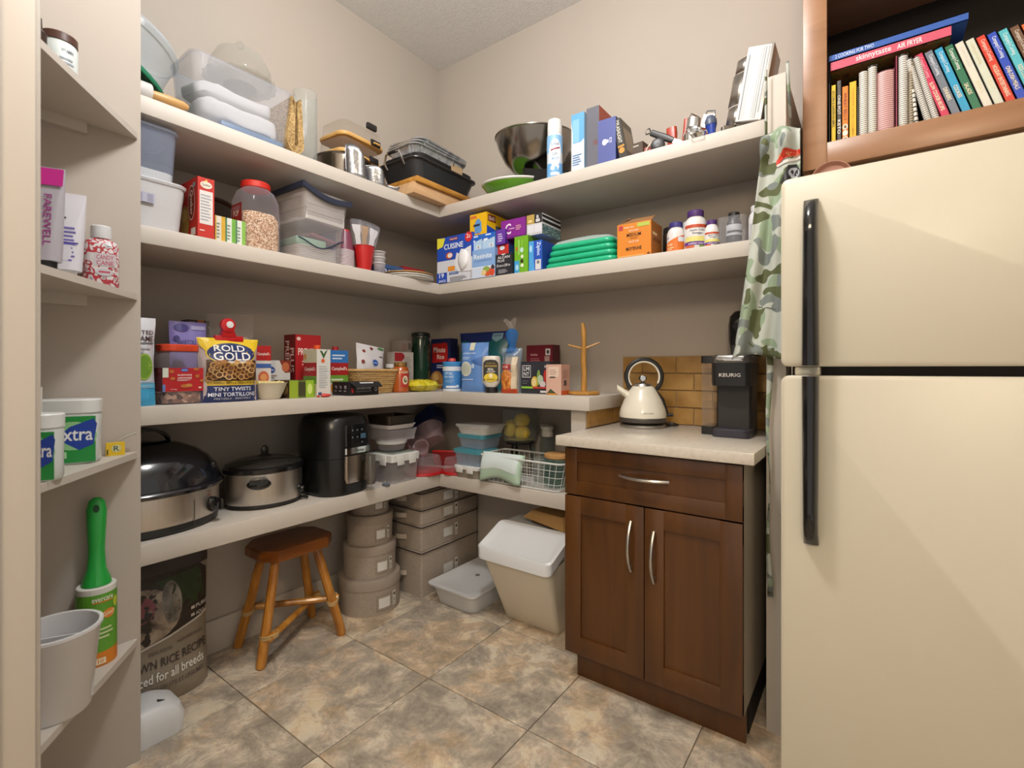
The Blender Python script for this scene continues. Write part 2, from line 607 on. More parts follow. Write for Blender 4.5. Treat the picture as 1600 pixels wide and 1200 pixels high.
# floor: grout bed and single stone tiles
b = MB(); b.box(-.1, 3.5, -3.4, .1, -.06, -.006, GROUT); floor = struct(b.build('floor', smooth=0))
tile_me = None
TX, TY = .449, .456
for i in range(-1, 7):
    for j in range(-1, 6):
        x0 = .385 + TX * (i - 1); y1 = -.898 + TY * (2 - j)
        cx0, cx1 = max(x0, 0), min(x0 + TX, 3.45); cy0, cy1 = max(y1 - TY, -3.3), min(y1, 0)
        if cx1 - cx0 < .03 or cy1 - cy0 < .03:
            continue
        g = .002
        full = abs(cx1 - cx0 - TX) < 1e-4 and abs(cy1 - cy0 - TY) < 1e-4
        if full and tile_me:
            o = bpy.data.objects.new('floor_tile', tile_me); COL.objects.link(o); o.parent = floor
        else:
            t = MB(); hw, hd = (cx1 - cx0) / 2 - g, (cy1 - cy0) / 2 - g
            t.rr([(hw * 2, hd * 2, .002, -.008), (hw * 2, hd * 2, .002, -.0015), (hw * 2 - .003, hd * 2 - .003, .002, 0)], floor_mat(), n=1)
            o = t.build('floor_tile', floor)
            if full:
                tile_me = o.data
        o.location = ((cx0 + cx1) / 2, (cy0 + cy1) / 2, 0)

# short tiled stub wall that carries the end of the third shelf, and the backsplash tiles
b = MB(); b.box(1.146, 1.213, -.37, 0, 0, .985, SHELF); stub = struct(b.build('wall_stub', smooth=0))
GL = pattern('glazed_tile', [(.3, '#8f6a38'), (.5, '#a57e46'), (.7, '#b89156')], scale=9, detail=4, rough=.22, rnd=True, bump=.15)
GJ = mat('tile_grout', '#a89272', rough=.9)
b = MB(); b.box(1.222, 1.902, -.006, 0, .912, 1.217, GJ); b.build('grout_bed', wall_back, smooth=0)
b = MB(); b.box(1.213, 1.218, -.365, -.006, .912, .985, GJ); b.build('grout_bed', stub, smooth=0)
def tile(parent, w, h, loc, rz):
    t = MB()
    t.rr([(w, h, .003, 0), (w, h, .003, .006), (w - .004, h - .004, .003, .0085)], GL, n=2)
    o = t.build('backsplash_tile', parent); o.location = loc
    o.rotation_euler = Euler((PI / 2, 0, rz))
    return o
TW, TH_ = .155, .0755
for r in range(4):
    z = 1.214 - TH_ * (r + .5)
    edges = [1.2245]
    x = 1.321 if r % 2 == 0 else 1.2435
    while x < 1.9:
        edges.append(x); x += TW
    edges.append(1.90)
    for a, c in zip(edges, edges[1:]):
        if c - a > .008:
            tile(wall_back, c - a - .004, TH_ - .004, ((a + c) / 2, -.006, z), 0)
for a, c in ((-.363, -.27), (-.27, -.115), (-.115, -.008)):
    tile(stub, c - a - .004, .071, (1.218, (a + c) / 2, .9485), PI / 2)

# electrical outlet seen under the third shelf, and the ceiling lamp that lights the room
o = thing('wall_outlet', 'small dark outlet low on the wall beside the wooden-lidded jar', 'outlet', (1.10, -.002, .74))
b = MB(); b.cbox(-.035, .035, -.006, 0, -.055, .055, mat('outlet_dark', '#3a332a', rough=.4), .002); b.build('plate', o)
lamp = thing('ceiling_lamp', 'round white ceiling lamp above the middle of the pantry', 'lamp', (LAMP_POS[0], LAMP_POS[1], CH))
b = MB(); b.lathe([(.17, 0), (.17, -.02), (.16, -.025)], mat('lamp_base', '#d9d9d6', rough=.4), cap0=False); b.build('lamp_base', lamp)
b = MB(); b.lathe([(.155, -.022), (.15, -.05), (.11, -.075), (.001, -.085)], mat('lamp_glass', '#fff6e8', rough=.4, emit=5.)); b.build('lamp_shade', lamp)
ld = bpy.data.lights.new('lamp_light', 'POINT'); ld.shadow_soft_size = .12; ld.energy = LAMP_W; ld.color = (1, .985, .975)
lo = bpy.data.objects.new('lamp_light', ld); COL.objects.link(lo); lo.location = (LAMP_POS[0], LAMP_POS[1], CH - .24)

kl = thing('kitchen_pendant', 'warm pendant lamp hanging in the kitchen outside the pantry door', 'lamp', (2.5, -3.2, 2.40))
b = MB(); b.lathe([(.13, -.06), (.10, .03), (.03, .09), (.012, .1)], mat('pendant_shade', '#d8cbb0', rough=.5), cap0=False); b.build('lamp_shade', kl)
b = MB(); b.tube([(0, 0, .1), (0, 0, CH - 2.40)], .004, TRIM, seg=6); b.build('cord', kl)
kd = bpy.data.lights.new('pendant_light', 'POINT'); kd.shadow_soft_size = .22; kd.energy = KITCHEN_W; kd.color = (1, .80, .57)
ko = bpy.data.objects.new('pendant_light', kd); COL.objects.link(ko); ko.location = (2.5, -3.2, 2.34)

# ================================================================== SHELVES
for lev, lab, th in ((1, 'topmost L-shaped painted shelf holding bowls and pans', .055), (2, 'second L-shaped painted shelf from the top holding boxes of bags', .054),
                     (3, 'L-shaped painted shelf at counter height holding groceries', .057), (4, 'lowest L-shaped painted shelf holding small appliances', .064)):
    z1 = S[lev]; z0 = z1 - th
    xe = {1: 1.90, 2: 1.90, 3: 1.246, 4: 1.144}[lev]
    r = thing('wall_shelf', lab, 'shelf', (0, 0, z0))
    b = MB(); b.cbox(.001, .40, -1.985, -.002, 0, th, SHELF, .0025); b.build('left_board', r)
    b = MB(); b.cbox(.4005, xe, -.40, -.002, 0, th, SHELF, .0025); b.build('right_board', r)

# triangular corner shelves by the door
for z, lab in ((1.833, 'top triangular corner shelf beside the door casing'), (1.36, 'second triangular corner shelf carrying tubes and a peppermint bottle'),
               (.897, 'third triangular corner shelf carrying the gum tubs'), (.347, 'lowest triangular corner shelf carrying the lint roller')):
    r = thing('corner_shelf', lab, 'shelf', (0, 0, z))
    b = MB(); P = [(.4245, -1.997), (.815, -1.997), (.80, -1.98), (.437, -1.687), (.4245, -1.682)]
    b.loft([[(x, y, 0) for x, y in P], [(x, y, .018) for x, y in P]], SHELF)
    b.build('board', r, smooth=0)
    b = MB(); b.box(.4245, .44, -1.95, -1.80, -.03, 0, SHELF); b.build('cleat', r, smooth=0)

# ================================================================== BASE CABINET, WORKTOP
CW = wood('cabinet_wood', '#442810', '#523010', '#5e3a16', scale=3, stretch=(6, 6, .7), rough=.33)
CB = wood('book_cabinet_wood', '#8a6243', '#976d4c', '#a17655', scale=3, stretch=(.7, 6, 6), rough=.35)
STEEL = mat('brushed_steel', '#b9b4ad', rough=.3, metal=1., var=.08, vscale=30, stretch=(1, 1, 20))
CHROME = mat('chrome', '#d8d8d8', rough=.12, metal=1., var=0)
MEL = mat('melamine', '#b5ab9d', rough=.5)
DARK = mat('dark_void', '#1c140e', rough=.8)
r = thing('base_cabinet', 'brown wooden base cabinet with one drawer and two panelled doors', 'cabinet', (1.557, -.3, 0))
b = MB()
b.box(-.305, .305, -.286, .298, .105, .875, MEL, {'f': CW, 'l': CW}); b.build('carcass', r, smooth=0)
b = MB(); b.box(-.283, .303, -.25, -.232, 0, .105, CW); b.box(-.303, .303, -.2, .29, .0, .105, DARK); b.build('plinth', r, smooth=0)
def shaker(x0, x1, z0, z1, rail=.065):
    q = MB(); y0, y1 = -.306, -.2865
    q.cbox(x0, x1, y0, y1, z0, z0 + rail, CW, .0015); q.cbox(x0, x1, y0, y1, z1 - rail, z1, CW, .0015)
    q.cbox(x0, x0 + rail, y0 - .0002, y1, z0, z1, CW, .0015); q.cbox(x1 - rail, x1, y0 - .0002, y1, z0, z1, CW, .0015)
    q.box(x0 + rail - .002, x1 - rail + .002, y0 + .008, y1, z0 + rail - .002, z1 - rail + .002, CW)
    return q
def bow_handle(parent, c, L, vert):
    q = MB(); pts = []
    for i in range(13):
        t = -1 + 2 * i / 12
        dd = -.028 * (1 - t * t) - .006
        pts.append((c[0], c[1] + dd, c[2] + t * L / 2) if vert else (c[0] + t * L / 2, c[1] + dd, c[2]))
    q.tube(pts, .0062, STEEL, seg=8)
    for s in (-1, 1):
        e = pts[1 if s < 0 else -2]
        q.tube([e, (e[0], c[1] + .004, e[2])], .005, STEEL, seg=8)
    return q.build('bow_handle', parent)
dr = shaker(-.305, .305, .697, .868, .05).build('drawer', r); bow_handle(dr, (.0, -.306, .79), .17, False)
d1 = shaker(-.305, -.0015, .112, .692).build('door', r); bow_handle(d1, (-.045, -.306, .555), .17, True)
d2 = shaker(.0015, .305, .112, .692).build('door', r); bow_handle(d2, (.035, -.306, .535), .17, True)
QZ = pattern('quartz', [(.25, '#c3b9aa'), (.45, '#cdc4b6'), (.7, '#d2cabd')], scale=60, detail=5, rough=.22)
r = thing('worktop', 'cream stone worktop over the brown base cabinet', 'worktop', (0, 0, .876))
b = MB(); b.cbox(1.228, 1.899, -.635, -.003, 0, .036, QZ, .003); b.build('slab', r)

# ================================================================== FRIDGE
FR = mat('fridge_cream', '#c8c0ac', rough=.38, var=.02, bump=.06, bscale=500)
BK = mat('gloss_black', '#131315', rough=.16, var=0, coat=.3)
r = thing('refrigerator', 'cream top-freezer refrigerator with black handles', 'refrigerator', (2.37, -.4, 0))
b = MB(); b.cbox(-.37, .37, -.30, .38, .04, 1.625, FR, .006); b.box(-.36, .36, -.29, .35, 0, .04, DARK); b.build('body', r)
b = MB(); b.box(-.365, .365, -.318, -.30, .05, 1.61, mat('gasket', '#2a241c', rough=.7)); b.build('gasket', r, smooth=0)
def fdoor(z0, z1):
    q = MB(); H = z1 - z0; rr_ = .018
    lv = [(.77 - .03, H - .03, rr_, .0), (.77, H, rr_, .006), (.77, H, rr_, .05), (.77 - .012, H - .012, rr_, .0545)]
    rings = []
    for w, d, rad, z in lv:
        rings.append([(x, -.318 - z, z0 + H / 2 + y) for x, y in rrect(w, d, rad, 4)])
    q.loft(rings, FR); return q
fz = fdoor(1.164, 1.643).build('freezer_door', r)
fd = fdoor(.10, 1.141).build('fridge_door', r)
def fhandle(za, zb, parent, up):
    q = MB(); rings = []
    N = 14
    for i in range(N + 1):
        t = i / N; z = za + (zb - za) * t
        e = t if up else 1 - t                     # free end at e = 1
        dd = .05 * (1 - max(0, (e - .86) / .14) ** 2 * .85)
        w = .019 - .003 * e
        y = -.3725
        rings.append([(w * math.cos(a) - .318, y - dd * .5 + (dd * .55) * math.sin(a), z) for a in [2 * PI * k / 14 for k in range(14)]])
    q.loft(rings, BK); return q.build('handle', parent)
fhandle(1.166, 1.578, fz, True); fhandle(.722, 1.14, fd, False)
b = MB(); b.cbox(-.355, -.30, -.366, -.32, 1.1415, 1.1635, mat('hinge_cream', '#c0b8a2', rough=.4), .004); b.build('hinge_cover', r)

# open cabinet over the fridge
r = thing('book_cabinet', 'open brown wooden cabinet of cookbooks above the refrigerator', 'cabinet', (1.993, -.35, 1.80))
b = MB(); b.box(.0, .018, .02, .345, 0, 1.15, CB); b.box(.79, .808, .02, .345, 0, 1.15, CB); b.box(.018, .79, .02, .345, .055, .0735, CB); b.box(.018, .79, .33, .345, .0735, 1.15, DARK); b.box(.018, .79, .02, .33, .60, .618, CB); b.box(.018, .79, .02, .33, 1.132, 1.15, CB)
b.build('carcass', r, smooth=0)
b = MB()
b.cbox(0, .0665, 0, .02, 0, 1.15, CB, .002); b.cbox(.742, .808, 0, .02, 0, 1.15, CB, .002); b.cbox(.0665, .742, .0003, .02, .0, .0785, CB, .002); b.cbox(.0665, .742, .0003, .02, .56, .63, CB, .002); b.cbox(.0665, .742, .0003, .02, 1.09, 1.15, CB, .002)
b.build('face_frame', r)
o = thing('round_dish', 'small pink rimmed dish on edge on top of the refrigerator', 'dish', (2.085, -.60, 1.6255))
b = MB(); b.M = Matrix.Translation((0, 0, .05)) @ Matrix.Rotation(PI / 2, 4, 'X')
b.lathe([(.001, -.004), (.04, -.004), (.048, .006), (.05, .006), (.043, -.007), (.001, -.007)], mat('pink_dish', '#9a6a58', rough=.4)); b.build('dish_body', o)

# ================================================================== COOKBOOKS
PAGE = mat('page_paper', '#d9d3c4', rough=.8, var=.1, vscale=120, stretch=(40, 1, 1))
BZ = 1.8737
def book(x, t, h, d, col, spine, label, lean=0, yf=-.325, g='cookbooks above the refrigerator'):
    """x = left foot of the spine, spine faces -y"""
    root = thing('cookbook', label, 'book', (x, yf, BZ), rot=(0, -R_(lean), 0), group=g)
    c = mat('cover_' + col, col, rough=.35, var=.06, vscale=30)
    q = MB(); q.box(0, t, 0, .0025, 0, h, c); q.box(0, .0018, 0, d, 0, h, c); q.box(t - .0018, t, 0, d, 0, h, c); q.build('cover', root, smooth=0)
    q = MB(); q.box(.002, t - .002, .003, d - .003, .003, h - .004, PAGE); q.build('pages', root, smooth=0)
    if spine:
        q = MB(); draw(q, lambda s, tt, o: (s, -o, tt), t, h, spine); q.build('spine_print', root, smooth=0)
    return root
def coil_book(x, t, h, d, cc, wire, label, lean=0, yf=-.325, pitch=.0062, cover='#3a3632'):
    root = thing('coil_bound_cookbook', label, 'book', (x, yf, BZ), rot=(0, -R_(lean), 0), group='cookbooks above the refrigerator')
    q = MB(); cm = mat('cover_' + cover, cover, rough=.5)
    q.box(.0, .002, .006, d, 0, h, cm); q.box(t - .002, t, .006, d, 0, h, cm); q.build('cover', root, smooth=0)
    q = MB(); q.box(.0022, t - .0022, .012, d - .002, .002, h - .002, PAGE); q.build('pages', root, smooth=0)
    q = MB(); a = mat('comb_' + cc, cc, rough=.4); wm = mat('comb_' + wire, wire, rough=.5)
    def arc(z, gap, rad, m):
        V = []
        for zz in (z, z + gap):
            for k in range(7):
                an = PI * k / 6
                V.append((t / 2 + rad * math.cos(an) * t / 2, .007 - rad * .011 * math.sin(an), zz))
        q.add(V, [(k, k + 7, k + 8, k + 1) for k in range(6)], m)
    arc(.003, h - .006, .9, wm)
    z = .004
    while z < h - .008:
        arc(z, pitch * .72, 1.0, a); z += pitch
    q.build('comb_binding', root)
    return root
book(2.062, .006, .20, .2, '#1b1c2e', None, 'thin navy cookbook first from the cabinet side')
book(2.0685, .0145, .192, .2, '#d8b51c', [('V', 'KITCHEN & GARDEN IN SIMPLE', .5, .6, .45, .6, '#4a3d10')], 'narrow yellow cookbook next to the thin navy one')
book(2.0835, .0135, .205, .21, '#4a4744', [('V', 'ONE POT', .5, .62, .62, .3, '#d9d6cf'), ('V', 'KETO', .5, .28, .62, .22, '#f0ede6')], 'dark grey cookbook with white upright lettering', yf=-.318)
book(2.0975, .0185, .178, .2, '#e07a1c', [('V', 'WHEAT BELLY', .5, .64, .45, .5, '#6a2c0c'), ('E', .5, .28, .38, .05, '#f2e6d2'), ('E', .5, .17, .38, .05, '#f2e6d2'), ('E', .5, .06, .38, .05, '#f2e6d2'), ('E', .5, .06, .2, .03, '#3a2a1c'), ('E', .5, .28, .2, .03, '#7a5a3c')], 'orange cookbook with three white discs on its spine')
book(2.1165, .0205, .186, .2, '#e0b01a', [('V', 'COOKBOOK OF THE COLUMNS', .5, .5, .3, .8, '#c89410')], 'wide yellow cookbook beside the orange one')
book(2.1375, .004, .165, .19, '#d8d4cc', None, 'very thin white booklet beside the wide yellow cookbook')
coil_book(2.142, .0225, .212, .21, '#e4dfd4', '#3b3731', 'white comb-bound cookbook, leftmost of the coil-bound ones')
coil_book(2.165, .0225, .222, .21, '#e4dfd4', '#2e2b27', 'tall white comb-bound cookbook left of the pink coil')
coil_book(2.188, .042, .195, .2, '#d8a8a4', '#7c4a50', 'thick cookbook with a dusty pink coil binding', cover='#8a2440')
book(2.231, .007, .226, .2, '#7c1f3a', None, 'thin maroon cookbook right of the pink coil')
coil_book(2.2385, .0235, .228, .21, '#dedad2', '#2e2b27', 'tall white comb-bound cookbook right of the maroon one')
coil_book(2.2625, .0135, .20, .2, '#a99b84', '#2a2622', 'dark narrow wire-bound cookbook among the white combs', pitch=.008)
coil_book(2.2765, .011, .11, .15, '#e8e4dc', '#151515', 'short black and white checkered coil notebook', pitch=.014, lean=5)
coil_book(2.302, .0165, .215, .2, '#dcd8d0', '#2b2825', 'leaning white comb-bound cookbook behind the checkered notebook', lean=13)
coil_book(2.3195, .0165, .213, .2, '#dcd8d0', '#2b2825', 'leaning white comb-bound cookbook touching the pink hardback', lean=13)
def cc(col, title, tc, lab):
    return (col, [('V', "Company's", .5, .86, .55, .17, tc), ('V', 'Coming', .5, .70, .5, .13, tc), ('V', title, .5, .34, .42, .035 * len(title) ** .85, '#f0e6c8')], lab)
CCB = [cc('#c3264f', 'SLOW COOKER RECIPES', '#e8a0b0', 'crimson pink leaning cookbook'), cc('#6c7380', 'DINNERS', '#d8dce4', 'slate grey leaning cookbook'),
       cc('#1f95bf', 'COOKIES', '#cfeaf4', 'bright blue leaning cookbook beside the dark green one'), cc('#1f6a4a', 'SALADS', '#e8f0e4', 'dark green leaning cookbook'),
       cc('#d9d4c4', 'BREADS', '#e8e4da', 'off-white leaning cookbook right of the dark green one'), cc('#cfd2c0', 'PIES', '#dfd9b8', 'pale grey-green leaning cookbook'),
       cc('#cf3a26', 'HOLIDAY ENTERTAINING', '#f2d2c4', 'red leaning cookbook'), cc('#2146b4', 'ONE-DISH MEALS', '#e8eefc', 'royal blue leaning cookbook'),
       cc('#52b4c0', 'KIDS COOKING', '#d8f0f2', 'light turquoise leaning cookbook'), cc('#6a4a34', 'MUFFINS & MORE', '#e0cfc0', 'dark brown leaning cookbook'),
       cc('#d8652a', 'PASTA', '#f4dcc8', 'orange leaning cookbook near the right end of the row'), cc('#2fa5bd', 'LIGHT', '#e2f4f6', 'teal leaning cookbook at the right end of the row')]
x = 2.339
for col, sp, lab in CCB:
    book(x, .0205, .218, .2, col, sp, lab + ' with curly white lettering', lean=17)
    x += .0222
for zz, hh, col, sp, lab, x0, L in ((2.1105, .03, '#c9526a', [('T', 'skinnytaste', .38, .5, .3, .75, '#f4dde0'), ('T', 'AIR FRYER', .68, .5, .2, .5, '#f7e6e8')], 'pink cookbook lying flat across the upright books', 2.068, .29),
                                   (2.1415, .022, '#2a55a4', [('T', '2 COOKING FOR TWO', .2, .5, .3, .55, '#c9d6ee')], 'blue cookbook lying flat on top of the pink one', 2.064, .33)):
    root = thing('flat_cookbook', lab, 'book', (x0, -.327, zz + .0), group='cookbooks above the refrigerator')
    c = mat('cover_' + col, col, rough=.35, var=.06, vscale=30)
    FOOD = pattern('food_photo', [(.35, '#3c2a1c'), (.47, '#8a5a34'), (.55, '#4a5a24'), (.65, '#a03c28'), (.75, '#c9b08a')], scale=28, detail=3, rough=.3)
    q = MB(); q.box(0, L, 0, .0025, 0, hh, c); q.box(0, L, 0, .2, hh - .002, hh, c); q.box(0, L, 0.0, .2, 0, .002, FOOD if hh == .03 else c); q.build('cover', root, smooth=0)
    q = MB(); q.box(.003, L - .003, .003, .198, .0025, hh - .0025, PAGE); q.build('pages', root, smooth=0)
    q = MB(); draw(q, lambda s, t, o: (s, -o, t), L, hh, sp); q.build('spine_print', root, smooth=0)

# ================================================================== ON THE WORKTOP
CT = .9125
CREAM = mat('kettle_enamel', '#e2dccb', rough=.2, var=.02, coat=.4)
BLK = mat('matt_black', '#1b1a1a', rough=.4, var=.05)
r = thing('electric_kettle', 'cream conical electric kettle with black ring handle', 'kettle', (1.385, -.175, CT), R_(28))
b = MB(); b.lathe([(.092, 0), (.095, .004), (.095, .012), (.086, .016)], STEEL, seg=36); b.build('power_base', r)
b = MB(); b.lathe([(.085, .016), (.097, .024), (.1, .036), (.098, .042)], mat('kettle_grey', '#55504b', rough=.3, metal=.4), seg=36); b.build('heating_ring', r)
b = MB(); b.lathe([(.098, .042), (.0985, .055), (.094, .075), (.078, .115), (.056, .155), (.046, .170), (.040, .173)], CREAM, seg=36, cap0=False); b.build('body', r)
b = MB(); b.lathe([(.041, .172), (.036, .182), (.02, .187), (.008, .19)], STEEL, seg=24, cap0=False)
kn = b.build('lid', r)
b = MB(); b.lathe([(.008, .188), (.007, .197)], BLK, seg=12); b.sphere((0, 0, .206), .017, BLK, sc=(1, .6, .75)); b.build('lid_knob', kn)
b = MB(); b.M = Matrix.Translation((0, -.0105, .206)) @ Matrix.Rotation(PI / 2, 4, 'X'); b.lathe([(.001, 0), (.011, 0), (.0125, .001), (.011, .002), (.001, .0015)], CHROME, seg=18); b.build('knob_badge', kn)
b = MB(); pts = []
for i in range(33):
    a = R_(232) - R_(285) * i / 32
    pts.append((.005 + .074 * math.cos(a), 0, .213 + .074 * math.sin(a)))
pts += [(.082, 0, .115), (.098, 0, .07), (.103, 0, .045)]
b.tube(pts, [.009] * 33 + [.008, .006, .006], BLK, seg=10); hd = b.build('handle', r)
b = MB(); b.tube([(.005 + (p[0] - .005) * .88, 0, .213 + (p[2] - .213) * .88) for p in pts[2:30]], .0058, CREAM, seg=8); b.build('handle_inlay', hd)
b = MB(); rings = []
for t in range(5):
    f = t / 4
    rings.append([(-.058 - .05 * f + .004 * math.cos(a) * 0 - .0 , (.026 - .010 * f) * math.cos(a), .128 + .038 * f + (.022 - .008 * f) * math.sin(a)) for a in [2 * PI * k / 14 for k in range(14)]])
b.loft(rings, CREAM); b.build('spout', r)
b = MB(); b.box(-.022, .028, -.0985, -.098, .060, .0645, STEEL); 
q = MB(); draw(q, cyl_map(.0965, 1., .058), .0965, .01, [('T', 'MORPHY RICHARDS', .62, .5, .42, .6, '#8a857a')], nx=4); q.build('lettering', r, smooth=0)
b = MB(); b.tube([(.09, .02, .006), (.12, .0, .008), (.15, .03, .006), (.14, .07, .006), (.09, .085, .005)], .005, BLK, seg=8); b.tube([(.098, 0, .05), (.125, .0, .052)], .007, BLK, seg=8); b.build('power_cord', r)

r = thing('coffee_maker', 'slim black pod coffee maker with clear side water tank', 'coffee maker', (1.766, -.235, CT), 0)
GB = mat('maker_black', '#1d1b1b', rough=.35, var=.04); GD = mat('maker_charcoal', '#2b2725', rough=.45, var=.15, vscale=3, stretch=(40, 1, 1))
b = MB(); b.rr([(.126, .12, .02, .0, 0, -.035), (.126, .12, .02, .026, 0, -.035), (.118, .112, .018, .03, 0, -.035)], mat('maker_base', '#33313a', rough=.3), n=5); b.build('drip_tray', r)
b = MB(); b.rr([(.12, .13, .012, .0, 0, .03), (.12, .13, .012, .2, 0, .03)], GB); b.build('rear_column', r)
b = MB(); b.box(-.052, .052, -.0365, -.034, .03, .185, GD); b.build('front_panel', r, smooth=0)
b = MB(); b.rr([(.126, .188, .02, .185, 0, .0), (.13, .19, .02, .195, 0, 0), (.13, .19, .02, .268, 0, 0)], GB, n=5); hb = b.build('brew_head', r)
b = MB(); b.rr([(.13, .19, .02, .268, 0, 0), (.128, .188, .02, .288, 0, 0), (.116, .176, .02, .296, 0, 0)], mat('maker_grey', '#6b6863', rough=.25, metal=.7), n=5); b.build('head_lid', hb)
b = MB(); b.cbox(-.045, .045, -.101, -.093, .273, .283, CHROME, .003); b.build('lift_handle', hb)
q = MB(); draw(q, lambda s, t, o: (-.04 + s, -.095 - o, .217 + t), .08, .014, [('T', 'KEURIG', .5, .5, .9, .9, '#d8d4cc')]); q.build('lettering', hb, smooth=0)
b = MB(); b.rr([(.05, .13, .012, 0, -.09, .025), (.05, .13, .012, .03, -.09, .025)], GB); b.rr([(.052, .132, .012, .268, -.09, .025), (.052, .132, .012, .295, -.09, .025)], GB); tk = b.build('tank_ends', r)
b = MB(); b.rr([(.046, .126, .012, .03, -.09, .025), (.046, .126, .012, .268, -.09, .025)], clear('tank_plastic', '#e9ddd0', .12, .5), cap0=False, cap1=False); b.build('water_tank', r)
b = MB(); b.rr([(.042, .122, .01, .031, -.09, .025), (.042, .122, .01, .12, -.09, .025)], clear('tank_water', '#c9b493', .2, .2)); b.build('water', r)

r = thing('soda_maker', 'tall black round-topped machine standing behind the coffee maker', 'appliance', (1.762, -.085, CT), 0)
b = MB(); b.rr([(.10, .10, .03, 0), (.10, .10, .03, .02), (.085, .085, .035, .03), (.082, .085, .035, .30), (.10, .095, .04, .36), (.104, .097, .045, .42), (.096, .09, .044, .455), (.06, .06, .028, .474), (.01, .01, .004, .478)], BK, n=6); b.build('column', r)
b = MB(); b.box(-.03, .03, -.049, -.046, .10, .34, mat('smoked_window', '#2a2420', rough=.1)); b.build('front_strip', r, smooth=0)

# ================================================================== FLOOR THINGS
PINE = wood('stool_pine', '#7a4514', '#b0742a', '#cf9642', scale=3.5, stretch=(6, 6, 1.2), rough=.35, coat=.2)
SEATW = wood('stool_seat_wood', '#5a2c0c', '#7d4516', '#985e26', scale=3, stretch=(8, 1, 6), rough=.3, coat=.3)
r = thing('wooden_stool', 'rustic honey pine stool with splayed pole legs lashed with cord', 'stool', (.175, -1.07, 0))
b = MB()
oct_ = [(-.115, -.105), (-.06, -.157), (.06, -.157), (.122, -.115), (.122, .105), (.07, .155), (-.06, .155), (-.115, .105)]
b.loft([[(x * .96, y * .97, .395) for x, y in oct_], [(x, y, .402) for x, y in oct_], [(x, y, .432) for x, y in oct_], [(x * .95, y * .96, .44) for x, y in oct_]], SEATW); b.build('seat', r, smooth=25)
CORD = mat('jute_cord', '#b89a68', rough=.9, bump=.4, bscale=400)
legs = {'A': ((.06, -.09, .40), (.095, -.17, 0)), 'B': ((-.05, -.085, .40), (-.135, -.15, 0)), 'C': ((.055, .085, .40), (.135, .165, 0)), 'D': ((-.04, .08, .40), (-.115, .175, 0))}
def legpt(k, z):
    a, c = legs[k]; t = 1 - z / .40
    return tuple(a[i] + (c[i] - a[i]) * t for i in range(2)) + (z,)
for k in 'ABCD':
    b = MB(); pts = [legpt(k, z) for z in (.405, .3, .2, .1, .012, .0005)]
    b.tube([(p[0] + random.uniform(-.002, .002), p[1] + random.uniform(-.002, .002), p[2]) for p in pts], [.0165, .0185, .0185, .019, .0195, .016], PINE, seg=10); b.build('leg', r)
for (p, q_, z) in (('B', 'C', .15), ('A', 'D', .115)):
    a, c = Vector(legpt(p, z)), Vector(legpt(q_, z + .0)); d = (c - a).normalized()
    sd = Vector((-d.y, d.x, 0)) * (.03 if p == 'B' else -.03)
    a, c = a + sd, c + sd
    b = MB(); b.tube([a - d * .02, a.lerp(c, .35), a.lerp(c, .7), c + d * .025], .0135, PINE, seg=9); b.build('stretcher', r)
    for e, k in ((a, p), (c, q_)):
        L0 = Vector(legpt(k, z)); m0 = (e + L0) / 2
        b = MB()
        for j in range(3):
            ring = []
            for i in range(14):
                an = 2 * PI * i / 14; dirv = (e - L0).normalized()
                ring.append(m0 + dirv * (.036 * math.cos(an)) + Vector((-dirv.y, dirv.x, 0)) * (.022 * math.sin(an)) + Vector((0, 0, (j - 1) * .006 + .008 * math.cos(an))))
            b.tube(ring, .003, CORD, seg=5, closed=True)
        b.build('cord_lashing', r)

LIN = pattern('linen', [(.35, '#8c7f72'), (.5, '#9c8f81'), (.65, '#a99d90')], scale=220, detail=2, stretch=(1, 1, 3), rough=.8, bump=.2)
LIND = mat('linen_lid', '#94877a', rough=.8, var=.1, vscale=200)
PIPE = mat('dark_piping', '#2a2420', rough=.6)
CARDW = mat('label_card', '#dcdad6', rough=.6)
names = ['bottom and widest', 'second from the bottom', 'third from the bottom', 'topmost and smallest']
z = 0.0005
for i, (rad, h) in enumerate(((.147, .168), (.126, .15), (.111, .14), (.093, .098))):
    r = thing('hat_box', 'round grey linen hat box, %s of its stack' % names[i], 'storage box', (.175, -.655, z), R_(68), 'round linen boxes')
    b = MB(); b.lathe([(rad - .004, 0), (rad - .003, h * .72)], LIN, seg=40); b.build('drum', r)
    b = MB(); b.lathe([(rad - .0025, h * .70), (rad, h * .71), (rad, h - .008), (rad - .004, h - .002), (rad - .02, h)], LIND, seg=40, cap0=False); b.build('lid', r)
    zl = .018
    q = MB(); mp = cyl_map(rad - .0035, .9, zl); Wd = rad * .9
    draw(q, mp, Wd, h * .45, [('R', .42, .0, 1.02, .98, '#7c7064'), ('R', .44, .03, 1.0, .95, '#978a7c'), ('R', .5, .18, .94, .8, '#d6d4d0')], nx=6); q.build('label_pocket', r, smooth=0)
    q = MB(); draw(q, mp, Wd, h * .45, [('R', 1.08, .1, 1.24, .98, '#d0ccc6'), ('E', 1.16, .78, .05, .1, '#2a2622'), ('B', 1.11, .2, 1.21, .6, 3, '#3a3632')], nx=4); q.build('hang_tag', r, smooth=0)
    z += h + .0008
z = .0005
names = ['bottom and tallest', 'second from the bottom', 'third from the bottom', 'topmost, just under the shelf']
